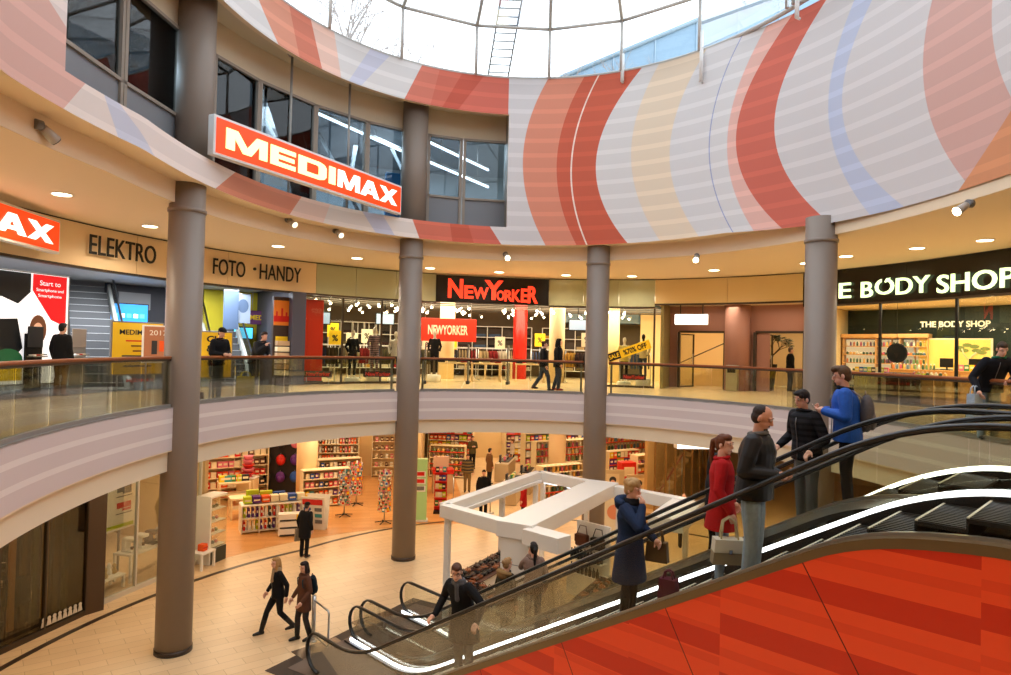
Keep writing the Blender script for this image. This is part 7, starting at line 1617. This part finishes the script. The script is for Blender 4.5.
# round poster of an ear jewel behind the kiosk
p = gpos(618, 540)+V((0, .3, 0)); t_ = thing('poster_stand', 'pale board with a round coral picture behind the kiosk', 'poster', p, 0); m = MB(); m.rbox((0, 0, .75), (1.5, .06, 1.3), .01); m.build('board', CREAMP, t_); m = MB(); m.cyl((-.1, -.032, .9), (-.1, -.04, .9), .26, n=24); m.build('picture', mat('coral_print', (232, 150, 110), .5), t_); m = MB(); m.box((0, 0, .06), (1.3, .4, .12)); m.build('base', WHITE, t_)
# steel barrier near the walking women
p = gpos(313, 641); t_ = thing('barrier', 'steel barrier loop beside the woman with the backpack', 'barrier', p, rad(-52)); m = MB(); m.cyl((0, 0, 0), (0, 0, 1.0), .045, n=12); m.build('post', STEEL, t_); m = MB(); m.tube([(0, 0, .9), (.75, 0, .9), (.8, 0, .85), (.8, 0, .2), (.75, 0, .15), (0, 0, .15)], .022, 8); m.build('loop_rail', STEEL, t_); m = MB(); m.lathe([(.09, 0), (.09, .02), (.05, .03)], n=14); m.build('base_plate', STEEL, t_)
# ================================================================ carried things
def bag(name, label, cat, loc, rz, w_, h_, d_, m_, flap=None, handle=None, hl=.2):
    t_ = thing(name, label, cat, loc, rz); m = MB(); pr = [(-w_/2, 0), (w_/2, 0), (w_*.42, h_), (-w_*.42, h_)]
    m.prism(pr, -d_/2, d_/2, Matrix.Rotation(PI/2, 4, 'X')); m.build('bag_body', m_, t_)
    if flap: m = MB(); m.prism([(-w_*.46, h_*.5), (w_*.46, h_*.5), (w_*.43, h_+.01), (-w_*.43, h_+.01)], -d_/2-.012, d_/2+.012, Matrix.Rotation(PI/2, 4, 'X')); m.build('flap', flap, t_); m = MB(); m.rbox((0, -d_/2-.02, h_*.55), (.04, .02, .05), .005); m.build('clasp', CHROME, t_)
    for s_ in (-1, 1): m = MB(); m.tube([(-w_*.25, s_*d_*.3, h_), (-w_*.18, s_*d_*.2, h_+hl*.8), (0, s_*d_*.15, h_+hl), (w_*.18, s_*d_*.2, h_+hl*.8), (w_*.25, s_*d_*.3, h_)], .011, 8); m.build('handle', handle or m_, t_)
    return t_
p = wl(REDW, (-.30, -.08, .34)); bag('handbag', 'taupe handbag with a white flap carried by the woman in red', 'handbag', p, facing(p, EYE)+.25, .40, .28, .15, mat('taupe_leather', (150, 134, 108), .5), mat('white_flap', (226, 220, 202), .5), mat('pale_strap', (206, 190, 150), .5), .26)
p = wl(PARKA, (.24, -.26, .74)); bag('handbag', 'brown handbag on the arm of the woman in the navy parka', 'handbag', p, PHI+.3, .30, .26, .12, mat('olive_brown_leather', (96, 74, 44), .5), None, None, .16)
q = esc_spot(668, PA+.42, ZN1, 0); bag('shopping_bag', 'small maroon bag standing on an escalator step behind the parka woman', 'bag', q, PHI+.2, .24, .26, .14, fabric('maroon_bag', (104, 30, 58)), None, None, .1)
p = wl(PHONEM, (-.065, -.36, 1.15)); t_ = thing('mobile_phone', 'dark mobile phone in the hand of the balding man', 'phone', p, PHI+.3); m = MB(); m.rbox((0, 0, 0), (.14, .07, .009), .004); m.build('phone_body', BLACK, t_); m = MB(); m.box((0, 0, .0055), (.125, .06, .002)); m.build('phone_screen', DARK, t_)
p = wl(BLUEB, (.0, -.36, 1.22)); t_ = thing('mobile_phone', 'white mobile phone held by the boy in blue', 'phone', p, PHI); t_.rotation_euler = (0, .9, PHI+.4); m = MB(); m.rbox((0, 0, 0), (.14, .07, .009), .004); m.build('phone_body', WHITE, t_); m = MB(); m.box((0, 0, .0055), (.125, .06, .002)); m.build('phone_screen', DARK, t_)
def backpack(label, owner, c_, c2, s=1.0):
    t_ = thing('backpack', label, 'backpack'); t_.matrix_world = owner.matrix_world @ Matrix.Translation((0, .24, 1.0)) if False else Matrix.Translation((0, 0, 0))
    bpy.context.view_layer.update(); t_.matrix_world = owner.matrix_world @ Matrix.Translation((0, .205, 1.02)) @ Matrix.Scale(s*.86, 4)
    m = MB(); m.sphere((0, 0, .2), 1, (.15, .10, .27), 16, 12); t1 = link_mesh('pack_body', remesh(m, .012, 3), c_, t_)
    m = MB(); m.sphere((0, .07, .1), 1, (.11, .06, .14), 14, 10); link_mesh('front_pocket', remesh(m, .012, 3), c2, t_)
    for s_ in (-1, 1): m = MB(); m.tube([(s_*.10, -.05, .40), (s_*.125, -.20, .52), (s_*.14, -.375, .42), (s_*.15, -.36, .25), (s_*.15, -.16, .06), (s_*.12, -.02, .02)], .016, prof=[(-.022, -.005), (.022, -.005), (.022, .005), (-.022, .005)]); m.build('shoulder_strap', c2, t_)
    m = MB(); m.tube([(-.04, -.02, .46), (0, -.02, .51), (.04, -.02, .46)], .009, 6); m.build('grab_handle', c2, t_)
    return t_
bpy.context.view_layer.update()
backpack('grey backpack on the back of the boy in blue', BLUEB, fabric('grey_pack', (104, 98, 98)), fabric('grey_pack_trim', (132, 122, 118)))
backpack('dark teal backpack on the back of the brown-haired woman', BPW, fabric('teal_pack', (24, 38, 46)), fabric('teal_pack_trim', (38, 62, 72)))
p = wl(OLDM, (.30, -.16, .46)); bag('shopping_bag', 'grey shopping bag held by the elderly person', 'bag', p, .5, .34, .36, .14, fabric('grey_bag', (150, 142, 128)), None, None, .14)
p = gp(252, 399, H); p += (p-V((CX, CY, H))).normalized()*.34; bag('shopping_bag', 'yellow shopping bag standing behind the railing', 'bag', p+V((0, .1, 0)), .15, .46, .55, .2, mat('yellow_bag', (226, 206, 60), .5), None, None, .12)
p = gp(207, 403, H); p += (p-V((CX, CY, H))).normalized()*.5; bag('sports_bag', 'dark sports bag on the floor beside the man in the cap', 'bag', p, .2, .55, .22, .3, fabric('dark_red_bag', (70, 34, 30)), None, BLK, .1)
q = wl(bpy.data.objects['person.026'] if 'person.026' in bpy.data.objects else REDW, (-.34, -.42, .42)); bag('shopping_bag', 'pale blue shopping bag held by the man bending over the railing', 'bag', q, .6, .36, .40, .12, fabric('pale_blue_bag', (176, 192, 206)), None, None, .14)
# black chair back behind the right railing
p = gp(1004, 440, H)+V((.3, .05, 0))
# ================================================================ ceiling lights and wall spots
def ceiling_light(px, py, o, size=.16, power=55, es=None, label=None):
    p, a = on_ring(px, py, o); t_ = thing('ceiling_light', label, 'ceiling light', (p.x, p.y, CZ), 0)
    m = MB(); m.lathe([(size+.03, -.012), (size+.03, 0.0), (size, 0)], n=24); m.lathe([(size+.03, -.012), (size, -.012), (size, -.004)], n=24); m.build('trim_ring', WHITE_METAL, t_)
    m = MB(); m.cyl((0, 0, -.006), (0, 0, -.014), size, n=24); m.build('diffuser', LAMP, t_)
    l = bpy.data.lights.new('down_spot', 'SPOT'); l.energy = power; l.color = (1, .80, .55); l.spot_size = rad(150); l.spot_blend = .6; l.shadow_soft_size = size
    lo = bpy.data.objects.new('down_spot', l); COL.objects.link(lo); lo.location = (p.x, p.y, CZ-.03)
# ================================================================ lighting
WARMC = (1.0, .85, .64)
def area(name, loc, w_, h_, power, col, rz=0, tilt=None):
    l = bpy.data.lights.new(name, 'AREA'); l.shape = 'RECTANGLE'; l.size = w_; l.size_y = h_; l.energy = power; l.color = col
    o = bpy.data.objects.new(name, l); COL.objects.link(o); o.location = loc; o.rotation_euler = tilt or (0, 0, rz); return o
LBL = ['above the tan-trousered man', 'nearest to the first column', 'over the shop lettering', 'over the sage fascia', 'left of the second column head', 'above the black sign board', 'right of the black sign board', 'left of the third column head', 'over the hanging white sign', 'beside the fourth column head', 'over the fourth column', 'above the cosmetics lettering', 'at the far right of the ceiling']
for k, (px, py) in enumerate(((62, 194), (150, 226), (278, 246), (357, 258), (430, 268), (499, 272), (566, 275), (632, 276), (714, 270), (806, 263), (846, 256), (917, 248), (985, 240))):
    p = on_level(px, py, CZ)
    if math.hypot(p.x-CX, p.y-CY) < Rr(math.atan2(p.y-CY, p.x-CX))+.6: p = V((*ring(math.atan2(p.y-CY, p.x-CX), 1.0), CZ))
    t_ = thing('ceiling_light', 'round warm ceiling light '+LBL[k], 'ceiling light', (p.x, p.y, CZ), 0)
    size = .17
    m = MB(); m.lathe([(size, -.002), (size+.035, -.002), (size+.035, -.014), (size, -.014)], n=24); m.build('trim_ring', WHITE_METAL, t_); m = MB(); m.cyl((0, 0, -.013), (0, 0, -.019), size, n=24); m.build('diffuser', LAMP, t_)
    l = bpy.data.lights.new('down_spot', 'SPOT'); l.energy = 330 if k < 4 else 200; l.color = WARMC; l.spot_size = rad(155); l.spot_blend = .7; l.shadow_soft_size = .15
    lo = bpy.data.objects.new('down_spot', l); COL.objects.link(lo); lo.location = (p.x, p.y, CZ-.04)
# swivelling spot lamps under the drum
for k, (px, py, on, lab) in enumerate(((36, 133, 0, 'grey swivel spot under the drum at the far left'), (287, 227, 1, 'swivel spot under the drum left of the pair below the lit sign'), (335, 238, 1, 'swivel spot under the drum right of the pair below the lit sign'), (505, 261, 1, 'bright swivel spot above the black sign board'), (697, 263, 1, 'bright swivel spot over the corridor'), (971, 212, 1, 'bright swivel spot over the cosmetics shop'))):
    p, a = on_ring(px, py-5, lambda d: .04+ex(rad(d))); rz = facing(p)+(.9 if k == 0 else .2); t_ = thing('swivel_spot', lab, 'spotlight', p, rz)
    m = MB(); m.cyl((0, .02, .06), (0, -.08, .06), .075, n=16); m.build('wall_mount', GREYP, t_); m = MB(); m.cyl((0, -.06, .06), (0, -.14, .0), .03, n=10); m.build('arm', GREYP, t_); m = MB(); m.cyl((0, -.10, .03), (0, -.30, -.10), .065, .085, 18); m.build('lamp_housing', mat('spot_grey', (186, 180, 170), .4), t_); m = MB(); m.cyl((0, -.30, -.10), (0, -.312, -.108), .078, n=18); m.build('lamp_lens', mat('spot_lens_on', (255, 246, 224), emit=(255, 236, 200), es=16 if k > 2 else 5) if on and k > 2 else (mat('spot_lens_dim', (255, 246, 224), emit=(255, 236, 200), es=2.0) if on else DARK), t_)
    if k > 2:
        l = bpy.data.lights.new('spot_beam', 'SPOT'); l.energy = 160; l.color = (1, .88, .68); l.spot_size = rad(70); l.spot_blend = .6; l.shadow_soft_size = .08; lo = bpy.data.objects.new('spot_beam', l); COL.objects.link(lo)
        lo.matrix_world = Matrix.Translation(p) @ Matrix.Rotation(rz, 4, 'Z') @ Matrix.Translation((0, -.33, -.12)) @ Matrix.Rotation(rad(58), 4, 'X') @ Matrix.Rotation(PI, 4, 'Y') @ Matrix.Rotation(PI, 4, 'Y')
# shop lighting: area lamps added under the shop ceilings, without fixtures
def ring_area(a, o, z, w_, h_, power, col): p = ring(rad(a), SHOP(a)+o); area('shop_area_lamp', (*p, z), w_, h_, power, col, facing(p))
for a in (175, 160, 146, 134): ring_area(a, 3.0, 8.55, 3.0, 2.0, 330, (.93, .96, 1.0))
for a in (116, 106, 97, 88, 79, 72): ring_area(a, 3.2, 8.9, 3.0, 3.4, 300, (1, .84, .60))
for a in (65, 53): ring_area(a, 4.4, 8.4, 2.0, 2.0, 80, (1, .82, .58))
for a in (62, 54): ring_area(a, 1.0, 8.4, 1.6, .5, 16, (1, .84, .62))
for a in (40, 30, 20, 8): ring_area(a, 2.6, 8.38, 2.4, 2.4, 160, (1, .86, .62))
# ground floor: area lamps added under its unseen ceiling, without fixtures
for a, o, pw in ((168, 6.5, 40), (152, 5.8, 115), (134, 7, 142), (126, 11, 129), (117, 7, 142), (112, 12, 129), (103, 6, 129), (96, 11, 142), (92, 17, 156), (86, 7, 129), (80, 14, 142), (72, 9, 136), (66, 5, 81), (55, 7, 81), (44, 4, 68)):
    p = ring(rad(a), o); area('ground_area_fill', (*p, 3.82), 2.6, 2.6, pw*.9, (1, .78, .50), facing(p))
for a in range(30, 206, 16): p = ring(rad(a), 2.0); area('ground_small_fill', (*p, 3.82), .5, .5, 31, (1, .76, .48))
# area lamps added out of sight to brighten the upper storey behind the windows
for a in (180, 168, 154, 140, 128, 114, 104): p = ring(rad(a), 4.6); area('upper_fill', (*p, 14.2), 2, 2, 330, (.86, .93, 1.0), facing(p))

# spots added on the gallery's unseen near side to brighten riders and red wall
for k, (a, o) in enumerate(((-128, 3.0), (-112, 5.5), (-98, 3.6), (-84, 2.6), (-70, 4.0), (-58, 2.4), (-40, 3.6), (-22, 2.4), (205, 2.4), (222, 3.5))):
    p = ring(rad(a), o); l = bpy.data.lights.new('down_spot', 'SPOT'); l.energy = 420; l.color = (1, .84, .62); l.spot_size = rad(158); l.spot_blend = .7; l.shadow_soft_size = .15; lo = bpy.data.objects.new('down_spot', l); COL.objects.link(lo); lo.location = (*p, CZ-.04)
